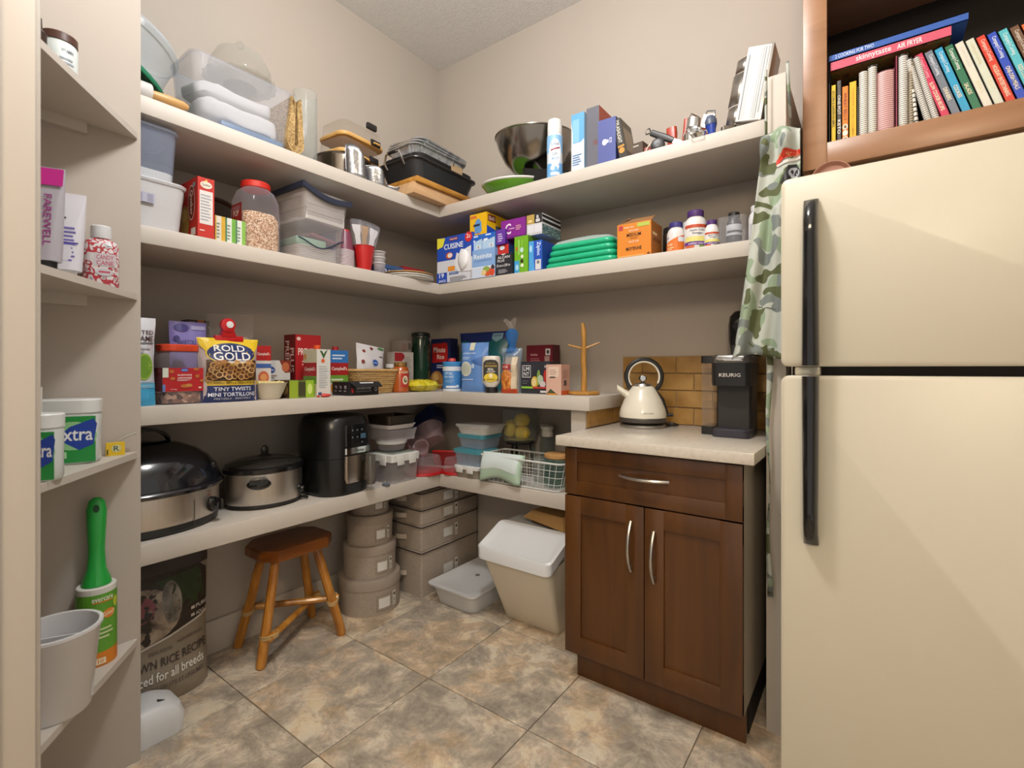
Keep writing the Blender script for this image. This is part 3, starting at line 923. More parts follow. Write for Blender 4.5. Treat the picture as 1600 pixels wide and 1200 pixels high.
for i, h in enumerate((.232, .13, .084, .085)):
    w, d = .325, .44
    r = thing('linen_box', 'rectangular grey linen storage box with handle, %s of its stack' % names[i], 'storage box', (.178, -.247, z), 0, 'rectangular linen boxes')
    b = MB(); b.rr([(w - .004, d - .004, .008, 0), (w, d, .01, h * .5), (w - .003, d - .003, .01, h - .018)], LIN, n=3); b.build('box_body', r)
    b = MB(); b.rr([(w + .003, d + .003, .011, h - .0185), (w + .004, d + .004, .011, h - .008), (w - .012, d - .012, .012, h)], LIND, n=3); lid = b.build('lid', r)
    b = MB(); b.rr([(w + .0065, d + .0065, .012, h - .012), (w + .0075, d + .0075, .012, h - .009), (w + .0065, d + .0065, .012, h - .006)], PIPE, n=3, cap0=False, cap1=False); b.build('piping', lid)
    hh = h * .45
    b = MB(); rings = []
    for k in range(9):
        t = k / 8; x = -.055 + .11 * t; y = -d / 2 - .002 - .022 * math.sin(PI * t)
        rings.append([(x, y, hh - .012), (x, y - .003, hh - .012), (x, y - .003, hh + .012), (x, y, hh + .012)])
    b.loft(rings, mat('strap_linen', '#b5a898', rough=.8)); b.build('strap_handle', r)
    m, Wd, H = face_map(w, d, h, 'r')
    q = MB(); a, c = (.5, .5); hz = min(.5, .032 / H)
    draw(q, m, Wd, H, [('R', .36, .42 - hz / 1.4, .52, .42 + hz / 1.4, '#cfcdc9'), ('R', .56, .42 - hz, .605, .42 + hz, '#dcd8d2'), ('E', .583, .42 + hz * .5, .014, hz * .3, '#2a2622'), ('B', .567, .42 - hz * .8, .598, .42, 3, '#3a3632')], off=.0012); q.build('label_cards', r, smooth=0)
    z += h + .001

FROST = clear('frosted_plastic', '#e6e7e8', 1.1, .3, rough=.35)
r = thing('lidded_tub', 'flat frosted clear food tub with lid on the tiles before the linen boxes', 'tub', (.54, -.265, 0.0005))
b = MB(); tubbox(b, .275, .40, .088, .04, FROST, .88, .003); b.build('tub_body', r)
b = MB(); b.rr([(.298, .425, .03, .088), (.306, .432, .03, .093), (.306, .432, .03, .099), (.27, .39, .04, .101), (.255, .375, .04, .097), (.02, .02, .008, .098)], FROST); ld_ = b.build('tub_lid', r)
b = MB(); b.lathe([(.012, .0975), (.012, .1005), (.006, .1005)], mat('vent_grey', '#6a6a6a', rough=.4), seg=14); b.build('vent_cap', ld_)

# recycling bin: slanted front, tilted lid
BINW = mat('bin_lid_white', '#dcdee0', rough=.35, var=.02); BINB = mat('bin_body_cream', '#d8d0bf', rough=.45, var=.03)
r = thing('recycling_bin', 'white plastic bin with slanted front and hinged lid beside the cabinet', 'bin', (.93, -.05, 0.0005))
def prof(pts, w0f, r_=.0):
    return pts
b = MB()
def section(z, yf, yb, w, rad):
    return [(x, (yf + yb) / 2 + y, z) for x, y in rrect(w, yb - yf, rad, 4)]
b.loft([section(0, -.305, -.02, .285, .02), section(.004, -.308, -.018, .29, .02), section(.30, -.435, -.012, .362, .03), section(.33, -.44, -.012, .366, .03)], BINB); b.build('bin_body', r)
b = MB()
def lring(w, sh, dz, ins):
    out = []
    for x, y in rrect(w - ins, .30 - ins, .035, 5):
        yy = y * .62 - .365
        t = (yy + .455) / .18
        out.append((x, yy, .345 + t * .078 + dz))
    return out
b.loft([lring(.385, 0, -.035, 0), lring(.39, 0, .012, 0), lring(.384, 0, .018, .012), lring(.37, 0, .012, .03), lring(.37, 0, .006, .06)], BINW); b.build('flap_lid', r)
b = MB(); b.loft([section(.33, -.30, -.01, .38, .03), section(.418, -.285, -.01, .385, .03), section(.425, -.28, -.012, .375, .03)], BINW); b.build('rear_rim', r)
KRAFT = mat('kraft_card', '#bb935c', rough=.8, var=.08, vscale=30); KRD = mat('kraft_inside', '#7c5c36', rough=.85)
r = thing('cardboard_tray', 'crumpled brown cardboard box lying on the white bin', 'box', (.97, -.20, .4265), R_(-8))
b = MB(); b.loft([[(-.10, -.06, 0), (.12, -.055, 0), (.12, .08, 0), (-.10, .08, 0)], [(-.085, -.07, .055), (.10, -.075, .055), (.105, .07, .055), (-.085, .07, .055)]], KRD); b.build('tray_body', r, smooth=0)
b = MB(); b.add([(-.125, -.095, .028), (.135, -.115, .018), (.095, -.072, .062), (-.09, -.066, .062), (.095, .07, .064), (-.09, .07, .064), (.15, -.02, .02), (.14, .06, .03)], [(0, 1, 2, 3), (3, 2, 4, 5), (1, 6, 7, 4, 2)], KRAFT)
sd = b.build('tray_flaps', r, smooth=0); md = sd.modifiers.new('t', 'SOLIDIFY'); md.thickness = .003

# dog food bag
DOGP = pattern('dog_photo', [(.3, '#1d1512'), (.42, '#3c2e26'), (.52, '#8a7868'), (.62, '#b8a894'), (.75, '#4a3a30')], scale=9, detail=6, rough=.35, distort=.8)
r = pouch('dog_food_bag', 'large brown and cream dog food bag standing on the floor', 'bag', ((.135, -1.60, 0.0005), PI / 2 - R_(4)), .44, .16, .53, '#8f8372', crinkle=.012, seed=3, nx=16, nz=20, taper=.05,
          pr=[('P', [(0.02, .33), (.98, .52), (.98, .80), (.93, .84), (.02, .84)], '#2c211b'), ('E', .45, .60, .32, .18, DOGP), ('E', .47, .66, .12, .08, '#8a4652'), ('E', .3, .76, .14, .05, '#1a1310'), ('P', [(.6, .80), (.92, .82), (.96, .62), (.8, .60)], '#2c3a1c'), ('E', .70, .66, .07, .13, pattern('dog_fur', [(.35, '#3a342e'), (.5, '#7d766c'), (.65, '#a8a196')], scale=22, detail=6, stretch=(1, 1, .4), rough=.4)),
              ('P', [(.0, .84), (1, .84), (1, .96), (0, .92)], '#3b3230'), ('R', .84, .565, .87, .585, '#c9c2b8'), ('T', 'PURE', .93, .575, .1, .025, '#d9d4cc'), ('R', .84, .515, .87, .535, '#c9c2b8'), ('T', 'ADULT', .93, .525, .1, .025, '#d9d4cc'),
              ('T', 'DOG FOOD', .62, .37, .16, .022, '#5a5048'), ('T', 'NOURRITURE', .84, .39, .2, .02, '#5a5048'), ('T', 'BROWN RICE RECIPE', .66, .30, .62, .055, '#3c322c'), ('T', 'balanced for all breeds', .64, .215, .6, .06, '#e8e4dc'), ('T', 'RIZ BRUN AVEC TRUITE ET LEGUMES', .64, .14, .6, .03, '#5a5048'), ('P', [(0.02, .315), (.98, .505), (.98, .515), (.02, .33)], '#d9d4cc')])
WHP = mat('white_plastic', '#d6d7d8', rough=.35, var=.02)
r = thing('white_basin', 'rounded white plastic container on the floor in front of the dog food bag', 'container', (.315, -1.665, .0005), PI / 2)
b = MB(); b.rr([(.25, .15, .03, 0), (.26, .155, .035, .05), (.24, .15, .04, .08), (.18, .13, .045, .10), (.12, .1, .045, .107)], WHP, n=6); b.build('shell', r)
b = MB(); b.M = Matrix.Translation((.088, -.035, .092)) @ Matrix.Rotation(R_(28), 4, 'Y'); b.box(-.035, .035, -.0025, .0025, 0, .004, BLK); b.build('slot', r, smooth=0)

# ================================================================== LOWEST SHELF
NAVYB = mat('roaster_lid_black', '#15161d', rough=.14, var=.0, coat=.5)
SS = mat('appliance_steel', '#c6bfb7', rough=.36, metal=1., var=.12, vscale=5, stretch=(14, 14, .4))
r = thing('roaster_oven', 'big oval electric roaster oven with black dome lid', 'roaster oven', (.205, -1.595, S[4] + .0005), PI / 2)
A, Bx = .225, .168
b = MB(); b.lathe([(.93, 0), (.97, .008), (.97, .028)], BLK, seg=44, sx=A, sy=Bx); b.build('foot_ring', r)
b = MB(); b.lathe([(.965, .026), (.985, .04), (.985, .125)], SS, seg=44, sx=A, sy=Bx, cap0=False); bd = b.build('steel_body', r)
b = MB(); b.lathe([(.985, .122), (1.05, .126), (1.06, .136), (1.03, .144), (.99, .147)], NAVYB, seg=44, sx=A, sy=Bx, cap0=False); b.build('rim', r)
b = MB(); b.lathe([(1.02, .146), (1.0, .16), (.95, .19), (.84, .226), (.66, .258), (.42, .28), (.2, .288), (.01, .29)], NAVYB, seg=44, sx=A, sy=Bx, cap0=False); ldd = b.build('dome_lid', r)
b = MB(); rings = []
for k in range(13):
    t = k / 12; an = PI * t
    x = -.075 * math.cos(an) - .005; zz = .272 + .055 * math.sin(an) ** .8
    rings.append([(x, -.022, zz - .005), (x, .022, zz - .005), (x, .02, zz + .006), (x, -.02, zz + .006)])
b.loft(rings, BLK); b.build('lid_handle', ldd)
b = MB(); b.sphere((.175, -.085, .195), .013, BLK); b.build('steam_vent', ldd)
b = MB(); b.M = Matrix.Translation((.165, -.118, .062)) @ Matrix.Rotation(R_(38), 4, 'Z') @ Matrix.Rotation(PI / 2, 4, 'X'); b.lathe([(.026, -.004), (.026, .004), (.021, .008), (.02, .022), (.001, .024)], BK, seg=20); b.box(-.004, .004, -.018, .018, .024, .028, BLK); b.build('dial_knob', r)
q = MB()
def ovmap(s, t, o):
    a = -PI / 2 + s; return ((A * .985 + o) * math.cos(a), (Bx * .985 + o) * math.sin(a), t)
draw(q, ovmap, 1, .13, [('R', .42, .06, .43, .75, '#4a443c'), ('T', 'OFF', .72, .85, .07, .06, '#8a3a30'), ('T', 'WARM', .72, .76, .1, .05, '#8a3a30')], nx=3); q.build('dial_print', r, smooth=0)

r = thing('slow_cooker', 'oval steel slow cooker with glass lid', 'slow cooker', (.215, -1.197, S[4] + .0005), PI / 2 - R_(6))
A2, B2 = .142, .118
b = MB(); b.lathe([(.9, 0), (.98, .006), (.98, .018)], BLK, seg=40, sx=A2, sy=B2); b.build('foot_ring', r)
b = MB(); b.lathe([(.975, .016), (1, .024), (1, .135)], SS, seg=40, sx=A2, sy=B2, cap0=False); b.build('steel_body', r)
b = MB(); b.lathe([(1, .132), (1.06, .136), (1.07, .15), (1.0, .158), (.9, .15)], BK, seg=40, sx=A2, sy=B2, cap0=False, cap1=False); b.build('crock_rim', r)
b = MB(); b.lathe([(1.01, .159), (.98, .164), (.7, .178), (.3, .186), (.01, .188)], clear('smoked_lid', '#46443f', .62, .3), seg=40, sx=A2, sy=B2, cap0=False); ll = b.build('glass_lid', r)
b = MB(); b.lathe([(.03, .184), (.022, .19), (.012, .196)], BLK, seg=16); b.sphere((0, 0, .208), .02, BLK, sc=(.75, .45, 1)); b.build('lid_knob', ll)
for sx_ in (-1, 1):
    if sx_ < 0:
        hb_ = MB(); hb_.M = Matrix.Translation((-.062, -.108, .098)) @ Matrix.Rotation(R_(-24), 4, 'Z')
        hb_.sphere((0, 0, 0), .042, BK, seg=20, rings=10, sc=(1, .62, .5)); hb_.box(-.03, .03, -.03, -.012, .004, .022, BLK)
        hb_.build('side_handle', r)
        continue
    b = MB(); rings = []
    for k in range(9):
        an = -PI / 2 + PI * k / 8
        rings.append([(sx_ * (A2 * .98 + .026 * math.cos(an)), .05 * math.sin(an) - .02, .105), (sx_ * (A2 * .98 + .036 * math.cos(an)), .058 * math.sin(an) - .02, .108), (sx_ * (A2 * .98 + .03 * math.cos(an)), .052 * math.sin(an) - .02, .075)])
    b.M = Matrix.Rotation(R_(-52 if sx_ < 0 else 12) * -1, 4, 'Z') if sx_ < 0 else Matrix.Rotation(R_(-25), 4, 'Z')
    b.M = Matrix.Rotation(R_(48) if sx_ < 0 else R_(0), 4, 'Z')
    b.loft(rings, BK); b.build('side_handle', r)
b = MB(); b.M = Matrix.Translation((.105, -.078, .05)) @ Matrix.Rotation(R_(50), 4, 'Z') @ Matrix.Rotation(PI / 2, 4, 'X'); b.lathe([(.018, -.004), (.018, .004), (.014, .008), (.013, .018), (.001, .02)], BK, seg=18); b.build('dial_knob', r)
b = MB(); b.tube([(.115, -.06, .012), (.135, -.085, .008), (.142, -.07, .006), (.135, -.04, .006)], .0045, BLK, seg=7); b.build('power_cord', r)

r = thing('air_fryer', 'tall glossy black air fryer with pull-out basket', 'air fryer', (.262, -.915, S[4] + .0005), PI / 2 + R_(4))
FB = mat('fryer_black', '#121213', rough=.28, var=.05)
b = MB(); b.rr([(.235, .25, .09, .0), (.24, .255, .09, .012)], BLK, n=8); b.build('foot', r)
b = MB(); b.rr([(.245, .26, .09, .012), (.25, .265, .09, .03), (.25, .265, .09, .155)], FB, n=8); b.build('basket_housing', r)
b = MB(); b.rr([(.25, .265, .09, .157), (.25, .265, .09, .27), (.24, .255, .09, .31), (.22, .23, .08, .328), (.18, .19, .07, .335), (.02, .02, .008, .336)], FB, n=8); b.build('upper_housing', r)
b = MB(); b.rr([(.13, .03, .01, .205, .015, -.1235), (.125, .03, .01, .295, .015, -.1195)], BK, n=3); cp = b.build('control_panel', r)
q = MB(); draw(q, lambda s, t, o: (-.035 + s, -.1392 - o, .208 + t), .1, .085, [('E', .2, .75, .05, .05, '#5a6068'), ('E', .45, .75, .05, .05, '#5a6068'), ('E', .7, .75, .05, .05, '#5a6068'), ('E', .2, .4, .05, .05, '#5a6068'), ('E', .45, .4, .05, .05, '#5a6068'), ('R', .62, .3, .9, .55, '#3c5a70'), ('E', .7, .12, .05, .05, '#5a6068')]); q.build('touch_keys', cp, smooth=0)
b = MB(); b.rr([(.135, .03, .01, .172, .018, -.1225), (.135, .03, .01, .198, .018, -.1225)], CHROME, n=3); cs = b.build('steel_band', r)
q = MB(); draw(q, lambda s, t, o: (-.005 + s, -.1375 - o, .178 + t), .06, .014, [('T', 'Vortex', .5, .5, .8, .9, '#5a5a5a')]); q.build('lettering', cs, smooth=0)
b = MB(); b.rr([(.12, .024, .012, .05, .018, -.126), (.135, .026, .012, .07, .018, -.127), (.135, .026, .012, .165, .018, -.127)], mat('warm_steel', '#b0a498', rough=.25, metal=1, var=.1, stretch=(30, 30, 1)), n=4); b.build('basket_front', r)
b = MB(); b.rr([(.034, .03, .01, .035, .058, -.166), (.038, .034, .012, .05, .058, -.172), (.038, .034, .012, .16, .058, -.168)], mat('handle_grey', '#7d7a74', rough=.3, metal=.7), n=4); b.rr([(.03, .06, .008, .135, .058, -.145), (.03, .06, .008, .158, .058, -.145)], BK); b.build('basket_handle', r)
r = thing('usb_cable', 'short grey cable with plug lying beside the air fryer', 'cable', (.385, -.735, S[4] + .0005))
b = MB(); b.tube([(-.06, .05, .003), (-.03, .03, .003), (-.005, .02, .004)], .0025, WHP, seg=6); b.build('cord', r)
b = MB(); b.cbox(-.008, .02, -.012, .016, .0, .012, mat('plug_grey', '#5a6470', rough=.4), .003); b.build('plug', r)

# --- plastic boxes right of the fryer
CLR = clear('clear_plastic', '#e6e2e4', .16, .5); CLRB = clear('clear_blue', '#c9d6e6', .3, .45); WLID = mat('lid_white', '#d3d3d0', rough=.35, var=.02)
GRN = clear('green_glass_lid', '#a9b8ac', .5, .35); TEAL = clear('teal_lid', '#5fb6c4', .75, .2, rough=.3); REDL = mat('lid_red', '#b01a1c', rough=.35)
CLRR = clear('clear_reddish', '#dcc3c8', .2, .45)
def food_box(name, label, loc, w, d, h, body, lid, lh=.014, r_=.025, tw=.9, clips=None, inset=None):
    root = thing(name, label, 'container', loc[0], loc[1])
    b = MB(); tubbox(b, w, d, h - lh, r_, body, tw, .0022); b.build('tub_body', root)
    if lid:
        b = MB(); b.rr([(w + .008, d + .008, r_, h - lh - .004), (w + .01, d + .01, r_, h - .003), (w + .002, d + .002, r_, h)], lid, n=4); lo = b.build('lid', root)
        if inset:
            b = MB(); b.rr([(w - .02, d - .02, r_, h), (w - .024, d - .024, r_, h + .003)], inset, n=4); b.build('lid_inset', lo)
        if clips:
            for s in (-1, 1):
                b = MB(); b.cbox(s * w * .22 - .02, s * w * .22 + .02, -d / 2 - .01, -d / 2 - .004, h - lh - .02, h - .002, clips, .002); b.build('clip', lo)
                b = MB(); b.cbox(-w / 2 - .01, -w / 2 - .004, s * d * .22 - .02, s * d * .22 + .02, h - lh - .02, h - .002, clips, .002); b.build('clip', lo)
    return root
food_box('snap_box', 'clear box with white snap lid next to the air fryer', Lp(4, -.625, .402, .20), .165, .20, .135, CLR, WLID, .03, .012, .94, WLID, GRN)
r = thing('glass_bowl_container', 'low round glass dish with white clip lid on the snap-lid box', 'container', (.30, -.625, S[4] + .1395))
b = MB(); b.lathe([(.045, 0), (.06, .008), (.068, .038), (.066, .038), (.058, .01), (.001, .004)], CLR, seg=28, cap0=True); b.build('dish', r)
b = MB(); b.lathe([(.072, .037), (.074, .043), (.074, .05), (.06, .054), (.001, .054)], WLID, seg=28); b.build('lid', r)
food_box('clear_tray_box', 'clear rectangular tub above the round glass dish', Lp(4, -.625, .395, .17, .196), .175, .17, .052, CLR, None, .0, .02, .9)
food_box('white_rim_tray', 'shallow white-rimmed tray near the top of the container stack', Lp(4, -.625, .39, .18, .250), .18, .18, .02, mat('tray_white', '#c9c6c6', rough=.35), None, .0, .03, .88)
food_box('brown_roast_tray', 'dark brown metal tray on top of the container stack', Lp(4, -.625, .385, .17, .272), .175, .17, .04, mat('tray_brown', '#3c342a', rough=.35, metal=.6), None, .0, .02, .92)
# round upturned tubs with red lids in the corner
def upturned(loc, rad, h, label):
    root = thing('red_lid_tub', label, 'container', loc)
    b = MB(); b.lathe([(rad + .006, 0), (rad + .008, .004), (rad + .006, .013), (rad, .014)], REDL, seg=32); b.build('red_lid', root)
    b = MB(); b.lathe([(rad - .001, .014), (rad * .96, h * .6), (rad * .9, h - .01), (rad * .84, h), (.001, h)], CLRR, seg=32, cap0=False, cap1=False); b.build('bowl', root)
    return root
upturned((.315, -.43, S[4] + .0005), .098, .085, 'wide clear tub upside down on its red lid by the shelf corner')
upturned((.455, -.33, S[4] + .0005), .07, .075, 'smaller clear tub upside down on a red lid beside the white clip box')
REDL2 = REDL
r = thing('red_tray', 'red plastic lid leaning at the back of the container corner', 'lid', (.32, -.22, S[4] + .012), rot=(R_(-50), 0, R_(25)))
b = MB(); b.rr([(.20, .2, .03, 0), (.205, .205, .03, .008), (.19, .19, .03, .011)], REDL, n=4); b.build('lid_plate', r)
r = thing('navy_tub', 'navy blue plastic tub tipped over in the container corner', 'container', (.13, -.20, S[4] + .20), rot=(R_(-22), R_(-38), R_(20)))
b = MB(); tubbox(b, .2, .15, .07, .025, mat('navy_plastic', '#14264e', rough=.35), .9, .003); b.build('tub_body', r)
r = thing('clear_oval_tub', 'clear plastic tub leaning on the navy one', 'container', (.24, -.33, S[4] + .125), rot=(R_(-18), R_(-30), R_(20)))
b = MB(); tubbox(b, .22, .15, .09, .05, CLRR, .88, .003); b.build('tub_body', r)
for i, (p, rt, lab) in enumerate((((.335, -.455, S[4] + .125), (R_(58), 0, R_(30)), 'small clear sauce cup lying on its side on the upturned tub'), ((.27, -.50, S[4] + .12), (R_(70), 0, R_(10)), 'small clear sauce cup behind the snap-lid box'))):
    r = thing('sauce_cup', lab, 'cup', p, rot=rt, group='clear sauce cups')
    b = MB(); b.lathe([(.025, -.03), (.036, .028), (.041, .03), (.041, .034), (.034, .032), (.023, -.026)], CLRR, seg=24); b.build('cup', r)
# teal stack
food_box('clip_lock_tub', 'small clear tub with white clip lid at the shelf edge under the teal boxes', Rp(4, .578, -.402, .13), .15, .13, .058, clear('beige_clear', '#cfc6b6', .55, .3), WLID, .012, .02, .9, WLID)
food_box('teal_lid_box', 'lower clear blue box with teal lid in the corner stack', Rp(4, .575, -.395, .15, .059), .17, .15, .078, CLRB, TEAL, .014, .02, .9)
food_box('teal_lid_box', 'upper clear blue box with teal lid under the white tray', Rp(4, .568, -.36, .16, .139), .165, .16, .068, CLRB, TEAL, .014, .02, .9)
food_box('white_tray_tub', 'white flared tray on top of the teal-lidded boxes', Rp(4, .575, -.37, .18, .208), .20, .18, .048, mat('milky_plastic', '#c9c6c0', rough=.4), clear('milky_lid', '#d0cdc8', .7, .2), .008, .03, .86)

# lemon dispenser and bottles
GLASS = clear('glass', '#d6dcd9', .13, .7, rough=.03); GLASSG = clear('glass_green', '#8fb0a6', .16, .5, rough=.03)
LEM = mat('lemon_skin', '#ecca1c', rough=.45, var=.08, vscale=40, bump=.2, bscale=300)
r = thing('drink_dispenser', 'round glass drinks dispenser on a black stand', 'dispenser', (.69, -.1, S[4] + .0005))
b = MB()
for k in range(3):
    a = 2 * PI * k / 3 + .4
    b.tube([(.07 * math.cos(a), .07 * math.sin(a), .004), (.055 * math.cos(a), .055 * math.sin(a), .15)], .006, BLK, seg=7)
b.tube([(.07 * math.cos(2 * PI * i / 24), .07 * math.sin(2 * PI * i / 24), .148) for i in range(24)], .005, BLK, seg=6, closed=True); b.build('stand', r)
b = MB(); b.lathe([(.06, .155), (.085, .162), (.092, .2), (.092, .30), (.094, .325), (.091, .325), (.089, .3), (.089, .2), (.08, .168), (.001, .166)], GLASS, seg=32); b.build('jar', r)
b = MB(); b.lathe([(.078, .168), (.07, .172), (.03, .174)], mat('lemon_slice', '#b5b05a', rough=.5), seg=20); b.build('slice', r)
for k, (x, y, z) in enumerate(((-.04, -.03, .22), (.04, -.035, .205), (.035, -.03, .27))):
    lm = thing('lemon', ['big lemon at the left inside the glass dispenser', 'lower right lemon inside the glass dispenser', 'upper right lemon inside the glass dispenser'][k], 'lemon', (.69 + x, -.1 + y, S[4] + z), group='lemons in the dispenser')
    b = MB(); b.lathe([(.003, -.05), (.012, -.044), (.03, -.032), (.037, 0), (.03, .032), (.012, .044), (.004, .05)] if k == 0 else [(.003, -.044), (.012, -.04), (.03, -.028), (.036, 0), (.03, .028), (.012, .04), (.004, .044)], LEM, seg=18); lb = b.build('fruit', lm); lb.rotation_euler = (R_(20 * k), R_(90 if k else 10), R_(40 * k))
for i, (x, y, lab) in enumerate(((.875, -.125, 'glass bottle with white cap right of the drinks dispenser'), (.825, -.05, 'glass bottle with grey cap at the wall behind the dispenser'))):
    r = thing('capped_bottle', lab, 'bottle', (x, y, S[4] + .0005), group='capped glass bottles')
    b = MB(); b.lathe([(.034, 0), (.038, .01), (.038, .15), (.03, .19), (.026, .20)], clear('bottle_glass', '#9aa39d', .25, .5, rough=.05), seg=22); b.build('bottle_glass', r)
    b = MB(); b.lathe([(.028, .198), (.03, .215), (.025, .222), (.034, .24), (.034, .248), (.001, .25)], mat('cap_white', '#c3c0b8', rough=.4), seg=22); b.build('cap', r)

# white wire basket
WIRE = mat('white_wire', '#d2d4d2', rough=.35)
r = thing('wire_basket', 'white coated wire basket at the end of the lowest shelf', 'basket', (.895, -.302, S[4] + .001))
w, d, h = .46, .205, .125
def brim(z, f, n=5):
    return [(x, y, z) for x, y in rrect(w * f, d * f, .03, n)]
b = MB(); b.tube(brim(h, 1), .0045, WIRE, seg=7, closed=True); b.tube(brim(.004, .86), .003, WIRE, seg=6, closed=True); b.build('rim_wires', r)
b = MB()
for k in range(1, 4):
    t = k / 4; b.tube(brim(h * t, .86 + .14 * t), .0014, WIRE, seg=5, closed=True)
for i in range(14):
    t = -1 + 2 * (i + .5) / 14
    for s in (-1, 1):
        b.tube([(t * w * .47, s * d / 2, h), (t * w * .41, s * d * .43, .004)], .0014, WIRE, seg=5)
    b.tube([(t * w * .41, -d * .43, .003), (t * w * .41, d * .43, .003)], .0014, WIRE, seg=5)
for i in range(8):
    t = -1 + 2 * (i + .5) / 8
    for s in (-1, 1):
        b.tube([(s * w / 2, t * d * .46, h), (s * w * .43, t * d * .4, .004)], .0014, WIRE, seg=5)
    b.tube([(-w * .43, t * d * .4, .003), (w * .43, t * d * .4, .003)], .0014, WIRE, seg=5)
b.build('mesh_wires', r)
MINT = mat('mint_silicone', '#b3cdb8', rough=.35, var=.04)
r = thing('mint_tray', 'pale mint silicone bag hung over the rim of the wire basket', 'bag', (.795, -.413, S[4] + .02), rot=(R_(-16), 0, R_(2)))
b = MB()
def mint(s, t):
    x = (s - .5) * .23 * (1 + .06 * t); e = min(1, 4 * s * (1 - s) * 2.2) ** .5
    return (x, -.004 - .028 * e * math.sin(PI * min(1, (1 - t) * .9 + .1)) , t * .125 + .012 * math.cos(6.5 * (s - .45)) * (1 - t))
b.grid(mint, 16, 10, MINT); o_ = b.build('silicone', r, smooth=60); md = o_.modifiers.new('s', 'SOLIDIFY'); md.thickness = .004
q = MB(); q.grid(lambda s, t: tuple(Vector(mint(.08 + s * .84, .35 + t * .64)) + Vector((0, -.0012, 0))), 14, 6, mat('mint_pale', '#ccd8d8', rough=.3)); q.build('clear_window', r, smooth=60)
r = thing('wood_lid_jar', 'glass jar with a round wooden lid inside the wire basket', 'jar', (1.03, -.285, S[4] + .006))
b = MB(); b.lathe([(.05, 0), (.062, .004), (.064, .015), (.064, .12), (.058, .128), (.055, .128), (.06, .118), (.06, .02), (.05, .012), (.001, .01)], GLASSG, seg=28); b.build('jar', r)
b = MB(); b.lathe([(.057, .124), (.062, .13), (.062, .142), (.055, .146), (.001, .147)], wood('jar_lid_wood', '#a97c4a', '#bb8e58', '#cc9f68'), seg=28); b.build('wooden_lid', r)
r = thing('clear_tumbler', 'narrow clear glass standing beside the wooden-lidded jar', 'glass', (.935, -.29, S[4] + .006))
b = MB(); b.lathe([(.024, 0), (.026, .006), (.03, .12), (.028, .12), (.023, .01), (.001, .008)], GLASS, seg=20); b.build('glass', r)
r = thing('steel_whisk_clip', 'bundle of metal clips standing at the back rim of the basket', 'clip', (.84, -.20, S[4] + .006))
b = MB()
for k in range(4):
    b.tube([(-.012 + .008 * k, 0, 0), (-.012 + .008 * k, .002, .09), (-.008 + .008 * k, 0, .145)], .003, CHROME, seg=6)
b.build('wires', r)

# ================================================================== TOP SHELF
Z1 = S[1] + .0005
MARB = mat('marble_white', '#cfccc9', rough=.3, var=.08, vscale=20); PINW = wood('pin_wood', '#b58a52', '#c99c62', '#d8b078', stretch=(6, 1, 6))
r = thing('rolling_pin', 'white rolling pin with wooden handle lying along the edge of the top shelf', 'rolling pin', (.365, -1.63, Z1 + .028))
b = MB(); b.M = Matrix.Rotation(PI / 2, 4, 'X'); b.lathe([(.026, 0), (.028, .004), (.028, .2), (.026, .204)], MARB, seg=20); b.build('roller', r)
b = MB(); b.M = Matrix.Rotation(-PI / 2, 4, 'X'); b.lathe([(.011, 0), (.0135, .012), (.0155, .05), (.014, .09), (.008, .104), (.001, .106)], PINW, seg=16); b.build('handle', r)
r = thing('cake_carrier', 'translucent round cake carrier with dark green base tilted on the top shelf', 'container', (.225, -1.705, Z1 + .115), rot=(R_(-24), R_(6), 0))
CBL = clear('carrier_plastic', '#d3dee8', .42, .4, rough=.2)
b = MB(); b.lathe([(.135, .015), (.15, .012), (.168, .0), (.17, .004), (.165, .016), (.14, .022)], mat('carrier_green', '#0d6a4a', rough=.4), seg=40); b.build('base_ring', r)
b = MB(); b.lathe([(.138, .02), (.136, .13), (.142, .132), (.142, .15), (.13, .165), (.001, .175)], CBL, seg=36, cap0=False, cap1=False); b.build('dome', r)
BINC = clear('storage_bin_plastic', '#d6dae4', .22, .45, rough=.15)
(p, rz) = Lp(1, -1.345, .385, .20)
r = thing('storage_bin', 'clear plastic bin of white linens on the top shelf', 'storage bin', p, rz)
b = MB(); tubbox(b, .345, .20, .222, .03, BINC, .9, .003); b.rr([(.352, .207, .032, .212), (.356, .211, .032, .224), (.348, .203, .03, .226), (.34, .195, .03, .222)], BINC, n=4, cap0=False, cap1=False); b.build('bin', r)
LINW = mat('white_cotton', '#dcd9d5', rough=.9, var=.05, vscale=25, bump=.3, bscale=120)
for k, (dx, dy, z0, w, d, h, lab) in enumerate(((.0, 0, .034, .275, .15, .075, 'folded white cloth in the lower part of the clear bin'), (-.02, .005, .111, .27, .14, .055, 'folded white cloth lying on top in the clear bin'))):
    t = thing('folded_cloth', lab, 'cloth', (p[0] - dy, p[1] + dx, p[2] + z0), rz, 'linens in the clear bin')
    b = MB()
    NS, NR = 44, 18; rings = []
    pw_ = lambda v, e: math.copysign(abs(v) ** e, v)
    for a in range(NR + 1):
        ph = -PI / 2 + PI * a / NR; ring = []
        for c in range(NS):
            th = 2 * PI * c / NS
            x = w / 2 * pw_(math.cos(ph), .35) * pw_(math.cos(th), .35); y = d / 2 * pw_(math.cos(ph), .35) * pw_(math.sin(th), .35); z = h / 2 + h / 2 * pw_(math.sin(ph), .6)
            n_ = noise.noise(Vector((x * 11 + 3 * k, y * 11, z * 16))) + .5 * noise.noise(Vector((x * 30, y * 30, z * 50 + k)))
            ring.append((x * (1 + .05 * n_), y * (1 + .05 * n_), max(0, z + (.013 * n_ if z > .012 else 0))))
        rings.append(ring)
    b.loft(rings, LINW)
    b.build('cloth', t, smooth=80)
